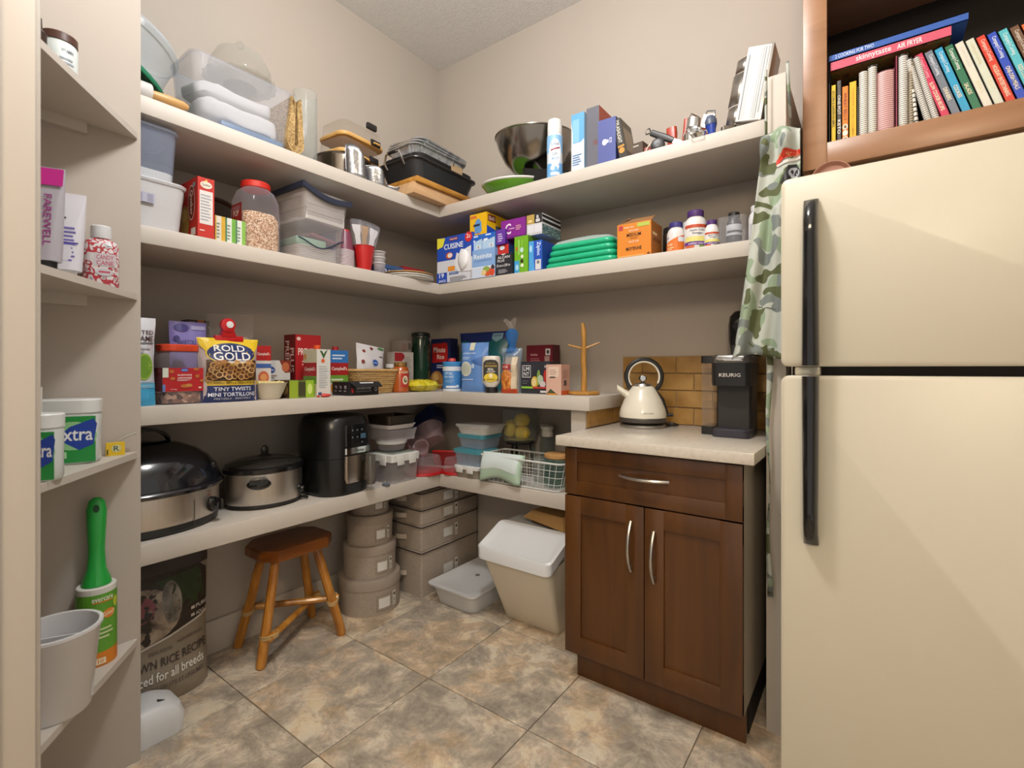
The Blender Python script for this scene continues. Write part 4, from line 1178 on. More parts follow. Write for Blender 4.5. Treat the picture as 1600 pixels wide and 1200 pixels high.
t = thing('blue_folder', 'flat blue plastic case at the bottom of the clear bin', 'case', (p[0] + .0, p[1] + .04, p[2] + .005), rz)
b = MB(); b.cbox(-.12, .10, -.082, .08, 0, .028, mat('steel_blue', '#3d7099', rough=.4), .004); b.build('case_body', t)

CUTG = clear('cut_glass', '#cfcfc8', .16, .6, rough=.05)
r = thing('glass_cake_stand', 'scalloped glass cake stand with dome behind the clear bin', 'cake stand', (.138, -1.255, Z1))
b = MB(); b.lathe([(.045, 0), (.046, .006), (.036, .02), (.018, .05), (.014, .2), (.03, .285), (.06, .297)], CUTG, seg=28); b.build('pedestal', r)
b = MB(); b.lathe([(.03, .295), (.11, .302), (.128, .312), (.13, .318), (.11, .31), (.001, .305)], CUTG, seg=72, rib=.025, nrib=18); b.build('plate', r)
b = MB(); b.lathe([(.112, .318), (.114, .322), (.11, .37), (.085, .42), (.045, .445), (.012, .45)], CUTG, seg=36, cap0=False); b.sphere((0, 0, .465), .016, CUTG); b.build('glass_dome', r)

WEAVE = pattern('seagrass', [(.3, '#7a5c34'), (.5, '#a98a58'), (.7, '#c9ad7a')], scale=160, detail=2, stretch=(1, .4, 1), rough=.85, bump=.6)
(p, rz) = Lp(1, -1.165, .392, .3)
r = thing('folded_placemats', 'folded stack of woven straw placemats leaning against the glass vase', 'placemat', p, rz)
for k in range(5):
    b = MB(); H = .215 - .004 * k; T = .0042; rad = .030 - k * .0052; cz = .036
    path = []
    for i in range(9):            # left flank, from the top down, swelling towards the fold
        t = i / 8; path.append((-.006 - .0045 * (4 - k) * .55 - (rad - .006) * math.sin(t * PI / 2) ** 2 * .75, H - (H - cz) * t))
    for i in range(1, 9):
        a = PI + PI * i / 9; path.append((rad * .98 * math.cos(a) - .002 * (1 - i / 9), cz + rad * 1.1 * math.sin(a)))
    for i in range(9):            # right flank, straight up
        t = i / 8; path.append((rad * .98 - (rad - .006 - .0045 * (4 - k) * .5) * t * .75, cz + (H - cz - .008 * (k % 2)) * t))
    n = len(path); outl = []; inl = []
    for i, (x, z) in enumerate(path):
        a = path[max(0, i - 1)]; c = path[min(n - 1, i + 1)]
        tx, tz = c[0] - a[0], c[1] - a[1]; L = math.hypot(tx, tz) or 1
        outl.append((x + tz / L * T / 2, z - tx / L * T / 2)); inl.append((x - tz / L * T / 2, z + tx / L * T / 2))
    rings = [[(o[0], y, max(.0, o[1])) for y in (-.15, .13)] + [(i_[0], y, max(.0, i_[1])) for y in (.13, -.15)] for o, i_ in zip(outl, inl)]
    b.loft(rings, WEAVE); b.build('mat', r, smooth=50)
lathe_thing('glass_vase', 'tall clear cylinder vase beside the straw placemats', 'vase', (.25, -1.045, Z1), [('vase_glass', [(.046, 0), (.048, .004), (.048, .33), (.0455, .33), (.0455, .014), (.001, .012)], GLASS, {})])

POT = mat('pot_steel', '#7d756c', rough=.22, metal=1., var=.2, vscale=4, stretch=(8, 8, .5))
r = thing('stock_pot', 'stainless pot carrying the glass baking dishes', 'pot', (.20, -.825, Z1), R_(30))
b = MB(); b.lathe([(.112, 0), (.122, .008), (.125, .118), (.13, .124), (.128, .128), (.118, .124), (.116, .012), (.001, .01)], POT, seg=40); b.build('pot_body', r)
for s in (-1, 1):
    b = MB(); b.tube([(s * .122, -.04, .09), (s * .155, -.035, .092), (s * .16, 0, .093), (s * .155, .035, .092), (s * .122, .04, .09)], .005, CHROME, seg=7); b.build('loop_handle', r)
BAM = wood('bamboo', '#b98d4c', '#c99e5b', '#d9b272', scale=5, stretch=(1, 10, 4), rough=.4)
zz = Z1 + .1285
for k, lab in enumerate(('lower upturned glass baking dish with bamboo lid on the pot', 'upper upturned glass baking dish with bamboo lid')):
    r = thing('baking_dish', lab, 'baking dish', (.215, -.80 + .012 * k, zz), PI / 2 + R_(8 - 5 * k), 'glass dishes with bamboo lids')
    b = MB(); b.rr([(.245, .185, .04, 0), (.25, .19, .042, .006), (.25, .19, .042, .012), (.245, .185, .04, .016)], BAM, n=5); ld2 = b.build('bamboo_lid', r)
    b = MB(); b.cbox(.03, .085, -.1, -.09, .002, .03, BLK, .004); b.cbox(.04, .075, -.108, -.098, .008, .016, BAM, .002) if k else None; b.build('strap', ld2)
    b = MB(); b.rr([(.232, .172, .035, .0165), (.225, .165, .035, .07 - .012 * k * 0), (.2, .14, .03, .078)], CLR if 0 else clear('dish_glass', '#d6d0c6', .10, .5, rough=.04), n=5, cap0=False); b.build('glass_dish', r)
    if k:
        b = MB(); b.cbox(.01, .065, -.1, -.082, .072, .1, BLK, .005); b.build('black_clip', r)
    zz += .0795
r = thing('bent_foil_sheet', 'wavy sheet of silver foil leaning in front of the pot', 'foil', (.375, -.80, Z1), PI / 2)
FOIL = mat('foil', '#a9abb0', rough=.25, metal=1., var=.15, vscale=30, bump=.5, bscale=60)
b = MB()
def foil(s, t):
    x = -.13 + .27 * s; hgt = .125 * max(.12, (1 - s) ** .8) * (1 + .22 * math.sin(s * 14)) ; 
    return (x, .02 * math.sin(s * 16 + t) - .008 * t, .002 + t * hgt)
b.grid(foil, 30, 6, FOIL); o_ = b.build('sheet', r, smooth=60); md = o_.modifiers.new('s', 'SOLIDIFY'); md.thickness = .002

# boards, roasting pan and foil trays in the corner
BW = wood('beech_board', '#b38a62', '#c19b73', '#cba982', scale=4, stretch=(8, 1, 6), rough=.5); LW = wood('live_edge_board', '#6a3c14', '#a5722c', '#c4924a', scale=5, stretch=(4, 1, 4), rough=.4)
r = thing('beech_board', 'thick pale wooden box board overhanging the top shelf corner', 'board', (.335, -.40, Z1))
b = MB(); b.cbox(-.115, .115, -.22, .22, 0, .053, BW, .003); b.build('plank', r)
r = thing('live_edge_board', 'golden cutting board between the pale board and the roasting pan', 'board', (.345, -.395, Z1 + .0535))
b = MB(); b.cbox(-.118, .118, -.215, .225, 0, .027, LW, .004); b.build('plank', r)
RP = mat('nonstick_grey', '#3c3c3f', rough=.35, metal=.5, var=.05)
r = thing('roasting_pan', 'dark grey roasting pan with steel loop handles', 'roasting pan', (.335, -.41, Z1 + .081))
b = MB(); tubbox(b, .275, .44, .082, .05, RP, .86, .004); b.rr([(.275, .44, .05, .076), (.295, .46, .055, .08), (.295, .46, .055, .085), (.27, .435, .05, .085)], RP, n=5, cap0=False, cap1=False); b.build('pan', r)
for s in (-1, 1):
    b = MB(); pts = [(-.06, s * .218, .06), (-.062, s * .235, .085), (-.045, s * .24, .12), (0, s * .238, .126), (.045, s * .24, .12), (.062, s * .235, .085), (.06, s * .218, .06)]
    b.tube(pts, .005, CHROME, seg=8); hnd = b.build('loop_handle', r)
    b = MB(); b.tube([(-.025, s * .239, .1235), (0, s * .238, .126), (.025, s * .239, .1235)], .008, BLK, seg=8); b.build('grip', hnd)
r = thing('black_rack_pan', 'second black pan nested in the roasting pan', 'pan', (.33, -.40, Z1 + .1665), R_(2))
b = MB(); tubbox(b, .262, .42, .03, .05, mat('pan_black', '#222122', rough=.4), .95, .003); b.build('pan', r)
b = MB(); b.tube([(.134, .02, .018), (.15, .022, .05), (.15, .09, .05), (.134, .092, .018)], .003, BLK, seg=6); b.build('wire_handle', r)
r = thing('paper_sleeve', 'small tan paper band over the rim of the black pan', 'paper', (.468, -.345, Z1 + .172), 0)
b = MB(); b.box(0, .003, -.04, .04, 0, .035, mat('tan_card', '#a98f6c', rough=.8)); b.build('band', r, smooth=0)
FT = pattern('foil_tray', [(.3, '#a8aaae'), (.55, '#d0d2d6'), (.75, '#f2f3f5')], scale=40, detail=3, rough=.22, metal=.55, bump=.5)
for k in range(3):
    r = thing('foil_tray', ['lowest', 'middle', 'topmost'][k] + ' of the three nested foil trays on the roasting pan', 'foil tray', (.315, -.40 + .006 * k, Z1 + .199 + .0135 * k), R_(3 * k - 2), 'nested foil trays')
    b = MB(); lv = []
    for (w, d, z) in ((.17, .31, 0), (.215, .36, .055), (.235, .38, .056), (.24, .385, .061), (.225, .37, .061), (.205, .35, .052), (.165, .305, .003)):
        rg = []
        for i, (x, y) in enumerate(rrect(w, d, .05, 9)):
            f = 1 + (.02 if i % 2 else -.02) * (z < .056)
            rg.append((x * f, y * f, z))
        lv.append(rg)
    b.loft(lv, FT); b.build('tray', r, smooth=25)

# right-hand run of the top shelf
BOWL = mat('bowl_steel', '#8f8880', rough=.2, metal=1., var=.2, vscale=5)
NST = mat('pan_nonstick', '#1d1d1e', rough=.3, var=.05)
r = thing('square_griddle', 'black square pan propped on the lime green bowl', 'pan', (.955, -.2, Z1 + .036), rot=(0, R_(14), R_(4)))
b = MB(); tubbox(b, .25, .25, .045, .03, NST, .88, .004); b.build('pan', r)
r = thing('mixing_bowl', 'wide stainless mixing bowl on top of the black pan', 'bowl', (.85, -.20, Z1 + .115), rot=(R_(5), R_(3), 0))
b = MB(); b.lathe([(.07, 0), (.1, .012), (.145, .06), (.175, .12), (.19, .172), (.194, .174), (.194, .178), (.186, .178), (.17, .12), (.14, .062), (.095, .016), (.001, .006)], BOWL, seg=48); b.build('bowl', r)
r = thing('green_bowl', 'shallow bowl lime green outside and white inside at the shelf edge', 'bowl', (.77, -.262, Z1 + .006), rot=(R_(8), R_(2), 0))
b = MB(); b.lathe([(.05, 0), (.09, .006), (.135, .035), (.152, .058)], mat('lime_glaze', '#5b9a1c', rough=.25, coat=.3), seg=40); b.build('outside', r)
b = MB(); b.lathe([(.152, .058), (.157, .062), (.157, .068), (.15, .068), (.13, .04), (.085, .012), (.001, .008)], mat('white_glaze', '#dcdad6', rough=.25), seg=40, cap0=False, cap1=False); b.build('inside', r)
r = thing('brown_bowl', 'dark brown bowl peeking out left of the lime green bowl', 'bowl', (.625, -.085, Z1), 0)
b = MB(); b.lathe([(.03, 0), (.045, .01), (.058, .05), (.062, .07), (.059, .07), (.042, .014), (.001, .008)], mat('brown_glaze', '#3b3028', rough=.3), seg=32); b.build('bowl', r)
lathe_thing('spray_can', 'white and blue disinfectant spray can on the top shelf', 'spray can', (1.05, -.345, Z1),
            [('can', [(.031, 0), (.034, .004), (.034, .192), (.03, .2)], mat('can_white', '#d5dce4', rough=.3), {}), ('cap', [(.031, .199), (.032, .203), (.032, .235), (.03, .262), (.012, .27)], mat('cap_snow', '#dddddb', rough=.35), {}), ('nozzle', [(.008, .265), (.008, .272)], WHP, {'seg': 10})],
            (.034, 2.8, .004, .185, [('R', 0, 0, 1, .34, '#6aa5d8'), ('R', 0, .6, 1, 1, '#86b6e0'), ('E', .5, .58, .3, .33, '#e4e9ee'), ('T', 'Lysol', .5, .78, .34, .1, '#1c2f5c'), ('P', [(.3, .62), (.7, .68), (.72, .72), (.3, .66)], '#8a2c4a'), ('B', .36, .52, .64, .6, 3, '#5a6a80'), ('T', 'IMPACT', .5, .44, .32, .06, '#4a8ac0'), ('E', .38, .22, .09, .06, '#d5e2ee'), ('P', [(.55, .28), (.7, .28), (.62, .16)], '#d5e2ee'), ('R', .3, .05, .7, .12, '#d5e2ee')]), rz=R_(34))
carton('appliance_carton', 'white and blue slim carton right of the spray can', 'box', Rp(1, 1.18, -.375, .14), .06, .14, .245, '#d4d8dc', {'f': [('P', [(.0, 1), (1, 1), (1, .55), (.75, .5), (.2, .52), (0, .9)], '#5f9fd6'), ('R', .12, .5, .62, .9, '#7fb4e0'), ('B', .1, .12, .85, .32, 5, '#4a78ac')]}, {'r': '#8fb0cc'})
carton('grey_carton', 'charcoal grey carton with a rust-red side', 'box', Rp(1, 1.243, -.362, .15), .058, .15, .258, '#5d5d66', {'f': [('R', .55, .38, .9, .46, '#6a4a4c')]}, {'r': '#a8492e', 't': '#8a4a34'})
carton('indigo_carton', 'indigo blue carton with white light bulb print', 'box', Rp(1, 1.317, -.385, .10), .077, .10, .178, '#4c5590', {'f': [('E', .38, .48, .14, .07, '#e4e6f2'), ('R', .5, .45, .6, .52, '#e4e6f2'), ('R', .66, .44, .78, .55, '#c9cde6'), ('R', .69, .46, .75, .53, '#4c5590')]}, {'r': '#3c4478'})
r = carton('lightbulb_carton', 'black slim carton leaning against the indigo one', 'box', ((1.385, -.325, Z1 + .004), 0), .03, .11, .165, '#25231f', {'f': [('V', 'FLASHLIGHT', .5, .64, .5, .5, '#d8d4c8'), ('R', 0.05, .28, .95, .33, '#b8862c'), ('E', .5, .2, .4, .07, '#c98a3a'), ('T', 'TH', .5, .93, .5, .06, '#d8d4c8')], 'r': [('R', .1, .2, .9, .8, '#8a7c68')]}, {'r': '#5c5446'})
r.rotation_euler = (0, R_(-10), 0)
r = carton('brown_tin', 'small brown tin beside the leaning black carton', 'tin', ((1.445, -.35, Z1), R_(-6)), .042, .05, .052, '#4a3d33', {'f': [('R', .05, .72, .6, .8, '#c9c2b4')]})

# utensils at the end of the top shelf
RW = mat('red_enamel', '#a83a24', rough=.35, var=.1); RPL = mat('red_rubber', '#9c4a40', rough=.5); BLUEH = mat('blue_handle', '#1f3b94', rough=.3); GH = mat('grey_handle', '#4c5468', rough=.4)
def utensil(name, label, loc, rot, fn):
    r = thing(name, label, 'utensil', loc, rot=rot); fn(r); return r
def spat(r):
    b = MB(); b.rr([(.022, .01, .005, 0), (.028, .012, .006, .04), (.024, .011, .005, .10)], BLK, n=3); b.tube([(0, 0, .1), (.012, 0, .118), (0, 0, .128), (-.012, 0, .118), (0, 0, .1)], .003, BLK, seg=6); b.build('handle', r)
    b = MB(); b.box(-.009, .009, -.002, .002, -.05, .002, STEEL); b.build('blade', r, smooth=0)
utensil('spatula', 'black-handled spatula tilted up among the utensils', (1.565, -.33, Z1 + .043), (0, R_(-58), 0), spat)
def pelr(r):
    b = MB(); b.rr([(.028, .018, .006, 0), (.042, .024, .009, .075), (.04, .022, .009, .1)], RW, n=3); b.build('handle', r)
    b = MB(); b.box(-.008, .008, -.003, .003, -.035, .001, STEEL); b.build('shank', r, smooth=0)
utensil('red_scraper', 'short red-handled scraper standing upright', (1.535, -.24, Z1 + .036), (0, R_(-3), 0), pelr)
def tong(r):
    b = MB(); b.rr([(.016, .012, .005, 0), (.018, .014, .005, .13)], RW, n=3); b.build('handle', r)
utensil('red_peeler', 'thin red tool standing left of the steel cutters', (1.59, -.29, Z1), (0, R_(6), 0), tong)
def cutter(rad, h):
    def f(r):
        b = MB(); b.lathe([(rad, 0), (rad, h), (rad - .0015, h), (rad - .0015, 0)], CHROME, seg=28, cap0=False, cap1=False); b.build('band', r)
        b = MB(); b.tube([(-rad, 0, h), (-rad * .7, 0, h + .02), (rad * .7, 0, h + .02), (rad, 0, h)], .0025, CHROME, seg=6); b.build('strap', r)
    return f
utensil('biscuit_cutter', 'lower round steel cutter at the shelf edge', (1.635, -.33, Z1), (0, 0, R_(20)), cutter(.03, .045))
utensil('measuring_cup', 'upper round steel cutter stacked on another', (1.637, -.32, Z1 + .068), (0, R_(8), R_(60)), cutter(.026, .035))
def grat(r):
    b = MB(); b.box(-.02, .02, -.008, .008, 0, .05, STEEL); b.build('plate', r, smooth=0)
    b = MB(); b.tube([(-.018, 0, .05), (-.014, 0, .066), (.014, 0, .066), (.018, 0, .05)], .003, BLK, seg=6); b.build('loop', r)
utensil('small_grater', 'small steel grater with black loop behind the round cutters', (1.672, -.27, Z1 + .08), (0, R_(14), 0), grat)
def redp(r):
    b = MB(); b.rr([(.05, .02, .004, 0), (.05, .02, .004, .09)], RW, n=2); b.build('blade_cover', r)
utensil('red_folder', 'flat red plastic piece leaning behind the blue handle', (1.68, -.22, Z1), (0, R_(-28), 0), redp)
def scoop(r):
    b = MB(); b.lathe([(.012, 0), (.016, .01), (.013, .03), (.019, .05), (.02, .07), (.012, .086), (.001, .089)], BLUEH, seg=18); b.build('handle', r)
    b = MB(); b.lathe([(.0205, .052), (.021, .07), (.0128, .0868), (.001, .0898)], GH, seg=18, cap0=False); b.build('grip_end', r)
utensil('ice_cream_scoop', 'blue and grey rounded handle standing at the shelf edge', (1.712, -.345, Z1), (R_(0), R_(-6), 0), scoop)
def spoon(r):
    b = MB(); b.lathe([(.001, 0), (.02, .006), (.026, .02), (.025, .02), (.018, .008), (.001, .003)], CHROME, seg=20); b.build('bowl', r)
    b = MB(); b.tube([(.026, 0, .02), (.02, -.055, .021), (-.02, -.055, .021), (-.026, 0, .02)], .002, CHROME, seg=6); b.build('wire_loop', r)
utensil('wire_loop_spoon', 'steel strainer with wire loop hanging over the shelf edge', (1.672, -.375, Z1), (R_(12), 0, 0), spoon)
def rubber(r):
    b = MB(); b.rr([(.045, .03, .008, 0), (.04, .026, .01, .03)], RPL, n=3); b.build('head', r)
    b = MB(); b.tube([(.0, -.016, .01), (.012, -.018, .028), (.02, -.004, .045)], .003, mat('string_pale', '#cdbfae', rough=.7), seg=6); b.build('tie', r)
utensil('red_mitt', 'small faded red rubber piece with a pale tie at the shelf edge', (1.47, -.35, Z1), (0, 0, 0), rubber)
def lens_(r):
    b = MB(); b.lathe([(.024, 0), (.026, .004), (.026, .016), (.018, .02), (.001, .018)], BLK, seg=22); b.build('disc', r)
utensil('black_stopper', 'round black stopper lying by the spatula', (1.515, -.35, Z1 + .0265), (R_(90), 0, R_(10)), lens_)

r = thing('foil_cutter_box', 'white labelled metal dispenser box leaning on the partition', 'dispenser', (1.805, -.33, Z1 + .004), rot=(0, R_(10), 0))
b = MB(); b.cbox(-.012, .070, -.06, .06, .012, .26, STEEL, .003); b.build('metal_box', r)
q = MB(); draw(q, lambda s, t, o: (-.012 + s, -.06 - o, .015 + t), .075, .24, [('R', .02, 0, .98, 1, '#c2c2c1'), ('R', .12, .02, .17, .9, '#5c5c5e'), ('R', .22, .02, .24, .9, '#9a9a9a'), ('R', .3, .02, .32, .9, '#a8a8a8'), ('R', .62, .02, .64, .98, '#a0a0a0'), ('R', .7, .02, .72, .98, '#8a8a8a'), ('R', .78, .02, .81, .98, '#7c7c7c'), ('R', .88, .1, .93, .98, '#9a9a9a')]); q.build('printed_label', r, smooth=0)
b = MB()
for z0, z1 in ((.015, .075), (.08, .185), (.19, .235)):
    rings = []
    for k in range(6):
        t = k / 5
        rings.append([(-.014 - .042 * math.sin(t * 1.6) * (1 - ((z0 + z1) / 2 - .12) ** 2 * 12), -.05 + .07 * t * .5 - .0, z0), (-.014 - .042 * math.sin(t * 1.6) * (1 - ((z0 + z1) / 2 - .12) ** 2 * 12), -.05 + .035 * t, z1)])
    b.loft(rings, STEEL, False, False, closed=False)
o_ = b.build('curved_plates', r); md = o_.modifiers.new('s', 'SOLIDIFY'); md.thickness = .0015
r = thing('bottle_opener', 'dark metal opener lying under the dispenser box', 'utensil', (1.775, -.385, Z1), R_(15))
b = MB(); b.rr([(.05, .02, .009, 0), (.05, .02, .009, .012), (.035, .012, .005, .016)], mat('gunmetal', '#5c5750', rough=.3, metal=.9), n=4); b.build('body', r)

# ================================================================== SECOND SHELF
Z2 = S[2] + .0005
CLN = clear('cereal_plastic', '#c3cde2', .3, .4, rough=.15); CLM = clear('milky_box', '#e4e3e5', 1.15, .3, rough=.25)
RICE = mat('white_rice', '#dcd9d2', rough=.9, bump=1., bscale=180)
r = thing('rice_box', 'lower milky plastic box at the left end of the second shelf', 'container', (.265, -1.655, Z2), PI / 2)
b = MB(); tubbox(b, .24, .24, .145, .03, CLM, .9, .003); b.build('tub_body', r)
b = MB(); b.rr([(.246, .246, .03, .143), (.25, .25, .03, .15), (.24, .24, .03, .155)], CLM, n=4); b.build('lid', r)
q = MB(); draw(q, lambda s, t, o: (-.02 + s, -.1215 - o, .075 + t), .05, .03, [('R', 0, 0, 1, 1, '#a8a8b8'), ('R', .1, .1, .35, .9, '#8c8ca0'), ('R', .6, .1, .9, .9, '#8c8ca0')]); q.build('sticker', r, smooth=0)
r = thing('rice_box', 'upper clear blue box of white rice at the left end of the second shelf', 'container', (.265, -1.665, Z2 + .156), PI / 2)
b = MB(); tubbox(b, .22, .22, .155, .03, CLN, .93, .003); b.build('tub_body', r)
b = MB(); b.rr([(.228, .228, .03, .152), (.234, .234, .032, .158), (.228, .228, .03, .168)], CLN, n=4); b.build('lid', r)
b = MB(); b.rr([(.2, .2, .03, .004), (.205, .205, .03, .03)], RICE, n=4, cap1=False)
b.grid(lambda s, t: ((s - .5) * .19, (t - .5) * .19, .05 - .045 * s + .006 * noise.noise(Vector((s * 9, t * 9, 0)))), 10, 10, RICE); b.build('rice_fill', r, kind='stuff')
carton('cracker_carton', 'tall red cracker carton at the edge of the second shelf', 'box', Lp(2, -1.485, .398, .17), .05, .17, .196, '#b8281c',
       {'f': [('R', .1, .22, .9, .78, '#dcd6d2'), ('B', .16, .28, .84, .74, 9, '#9aa0a8'), ('E', .5, .88, .36, .06, '#e8d8c8'), ('T', 'Quaker', .5, .88, .55, .05, '#1c1a18'), ('E', .5, .95, .08, .02, '#e0b060'), ('R', .1, .1, .4, .12, '#e8c8c0')],
        'l': [('E', .72, .6, .16, .3, '#d8c8b8'), ('E', .72, .6, .14, .28, '#7a1c14'), ('V', 'Quaker', .72, .6, .15, .42, '#e8dccc'), ('E', .42, .3, .2, .3, '#a5843c'), ('E', .4, .42, .12, .12, '#c9a860'), ('E', .3, .75, .1, .12, '#c9b080'), ('R', .72, .04, .92, .16, '#d9d4cc'), ('R', .8, .84, .92, .92, '#8a8a90')]})
r = thing('dome_lid', 'dark smoked dome lid leaning behind the tea boxes', 'lid', (.085, -1.315, Z2 + .128), rot=(0, R_(68), 0))
b = MB(); b.lathe([(.125, 0), (.128, .006), (.12, .03), (.085, .06), (.04, .075), (.001, .078)], clear('smoked_dome', '#3a332c', .8, .15, rough=.1), seg=36, cap0=False); b.lathe([(.124, -.003), (.131, -.002), (.131, .006), (.124, .007)], RW, seg=36, cap0=False, cap1=False); b.build('dome', r)
for k, (c1, c2, lab) in enumerate((('#c9a030', '#d8d2c4', 'yellow and white tea box, left of the three'), ('#6aa53c', '#d8dcd4', 'green and white tea box in the middle of the three'), ('#7fb04a', '#d8dcd4', 'light green and white tea box beside the popcorn jar'))):
    carton('tea_carton', lab, 'box', Lp(2, -1.432 + .034 * k, .375, .09), .032, .09, .088, c2, {'f': [('R', .62, 0, 1, 1, c1), ('B', .15, .15, .5, .8, 5, '#7a8a80'), ('R', 0, .0, .12, 1, '#2f7a4a' if k else '#d8a830')]}, {'t': '#cfd4cc'}, group='tea boxes')
r = thing('popcorn_jar', 'big clear jar of popcorn kernels with red screw lid', 'jar', (.30, -1.275, Z2), PI / 2)
KER = pattern('popcorn_kernels', [(.25, '#9a6a3a'), (.5, '#c9a078'), (.75, '#e6d2b4')], scale=210, kind='voronoi', rough=.5, bump=.8)
b = MB(); b.rr([(.128, .128, .03, .003), (.132, .132, .03, .02), (.132, .132, .03, .118)], KER, n=5); b.rr([(.132, .132, .03, .118), (.12, .12, .04, .142)], KER, n=5, cap0=False); b.build('kernels', r, kind='stuff')
b = MB(); b.rr([(.132, .132, .03, 0), (.138, .138, .03, .01), (.138, .138, .03, .125), (.142, .142, .04, .145), (.14, .14, .045, .19), (.118, .118, .045, .225), (.09, .09, .044, .24), (.09, .09, .044, .245)], clear('jar_plastic', '#e0dae4', .14, .45), n=6, cap0=False, cap1=False); b.build('jar_body', r)
b = MB(); b.lathe([(.048, .237), (.051, .24), (.051, .258), (.048, .262), (.001, .262)], mat('lid_scarlet', '#c22a20', rough=.4), seg=28); b.build('screw_lid', r)
q = MB(); m_, Wd, H = face_map(.139, .139, .14, 'l'); draw(q, m_, Wd, H, [('R', .25, .3, .8, 1.2, '#8f241c'), ('T', 'POP', .5, .95, .3, .15, '#e8d8c8'), ('E', .5, .5, .2, .25, '#c9a878'), ('R', .3, .1, .55, .28, '#c9c4bc'), ('R', .2, .02, .85, .32, '#8a2a22'), ('R', .3, .04, .5, .24, '#d0ccc4')], off=.001); q.build('printed_label', r, smooth=0)

# two stacked plastic bins of paper goods
NAVR = mat('navy_rim', '#252b3d', rough=.4); PAPW = mat('white_paper', '#d8d6d4', rough=.8, var=.08, vscale=80, stretch=(1, 1, 20))
(p, rz) = Lp(2, -1.06, .40, .23)
r = thing('paper_bin', 'lower clear bin of plates and green napkins on the second shelf', 'storage bin', p, rz)
b = MB(); tubbox(b, .215, .23, .15, .02, CLR, .88, .003); b.build('bin', r)
b = MB(); pts = [(-.1 + .2 * i / 10, -.1075 - .004, .075 - .038 * math.sin(PI * i / 10) ** 1.5 + .02 * (i / 10)) for i in range(11)]; b.tube(pts, .003, NAVR, seg=6); b.build('dark_trim', r)
t = thing('paper_plate_stack', 'white paper plates at the bottom of the lower clear bin', 'plates', (p[0], p[1], p[2] + .005), rz)
b = MB()
for k in range(6):
    b.rr([(.175, .185, .03, .001 + k * .0085), (.183, .192, .03, .006 + k * .0085), (.18, .19, .03, .0075 + k * .0085)], PAPW, n=4)
b.build('plates', t)
t = thing('napkin_pack', 'mint green napkin pack inside the lower clear bin', 'napkins', (p[0], p[1] - .02, p[2] + .058), rz)
b = MB(); b.cbox(-.07, .06, -.08, .07, 0, .03, mat('mint_paper', '#86ad98', rough=.6, var=.2, vscale=60), .004); b.build('pack', t)
t = thing('purple_napkins', 'plum coloured napkins beside the mint pack in the lower clear bin', 'napkins', (p[0], p[1] + .02, p[2] + .089), rz)
b = MB(); b.M = Matrix.Rotation(R_(8), 4, 'Y'); b.cbox(-.05, .06, -.085, .07, 0.004, .016, mat('plum_paper', '#7c4258', rough=.6), .003); b.build('pack', t)
r = thing('paper_bin', 'upper bin heaped with white paper under a dark rim', 'storage bin', (p[0], p[1] + .02, p[2] + .152), rz + R_(4))
b = MB(); tubbox(b, .215, .22, .12, .02, clear('grey_bin', '#c6bfbc', .45, .4), .9, .003); b.build('bin', r)
b = MB(); rings = []
for i in range(9):
    t_ = i / 8; x = -.112 + .228 * t_; zz = .142 - .022 * math.sin(PI * t_) - .02 * t_
    rings.append([(x, -.118, zz - .022), (x, -.104, zz - .02), (x, -.104, zz), (x, -.118, zz)])
b.loft(rings, NAVR); 
b.loft([[(-.118, -.118, .12), (-.108, -.118, .12), (-.108, -.118, .142), (-.118, -.118, .142)], [(-.118, .09, .115), (-.108, .09, .115), (-.108, .09, .135), (-.118, .09, .135)]], NAVR); b.build('dark_rim', r)
t = thing('paper_sheets', 'stack of white paper napkins in the upper bin', 'napkins', (p[0], p[1] + .02, p[2] + .158), rz + R_(4))
b = MB()
for k in range(7):
    b.box(-.09 + .002 * (k % 3), .09 + .003 * (k % 2), -.098 + .002 * (k % 2), .09, k * .0155, k * .0155 + .0145, PAPW)
b.build('sheets', t, smooth=0)
t = thing('wire_hoop', 'thin white loop sticking up behind the upper bin', 'wire', (.20, -1.0, Z2 + .272), 0)
b = MB(); b.tube([(0, -.01, 0), (.01, .01, .03), (.012, .05, .055), (.012, .08, .062)], .0018, WHP, seg=6); b.build('wire', t)

# cups
def cup(name, label, loc, rot, r0, r1, h, m, rim, group=None):
    r = thing(name, label, 'cup', loc, rot=rot, group=group)
    b = MB(); b.lathe([(r0, 0), (r0 + .001, .003), (r1, h - .004), (r1 - .0012, h - .004), (r0 - .001, .004), (.001, .004)], m, seg=26); b.build('cup_wall', r)
    b = MB(); b.lathe([(r1 - .001, h - .0042), (r1 + .0018, h - .0035), (r1 + .0018, h - .001), (r1 - .001, h)], rim, seg=26, cap0=False, cap1=False); b.build('rolled_rim', r)
    return r
PLUM = mat('plum_cup', '#6e3348', rough=.4); RIMW = mat('rim_white', '#d8d2d4', rough=.4)
c0 = cup('paper_cup', 'x', (.31, -.915, Z2 + .085), (PI, 0, 0), .026, .039, .085, PLUM, RIMW, 'nested upturned paper cups')
N = 13
c0['label'] = 'upturned plum paper cup at the foot of the nested cup pile'
c0.location = (.325, -.905, Z2 + .0855)
for k in range(1, N):
    copy_thing(c0, (.325, -.905, Z2 + .0855 + .0062 * k), 0, 'upturned plum paper cup with white rim inside the nested pile', rot=(PI, 0, 0))
cup('plastic_cup', 'red plastic cup upside down on top of the nested paper cups', (.325, -.905, Z2 + .0862 + .0062 * N + .002), (PI, 0, 0), .019, .024, .05, mat('cup_red', '#b21f1f', rough=.35), mat('cup_red', '#b21f1f'))
cup('plastic_cup', 'big red plastic party cup holding wrapped cutlery', (.335, -.812, Z2), (0, 0, 0), .030, .046, .115, mat('cup_red', '#b21f1f', rough=.35), mat('cup_red', '#b21f1f'))
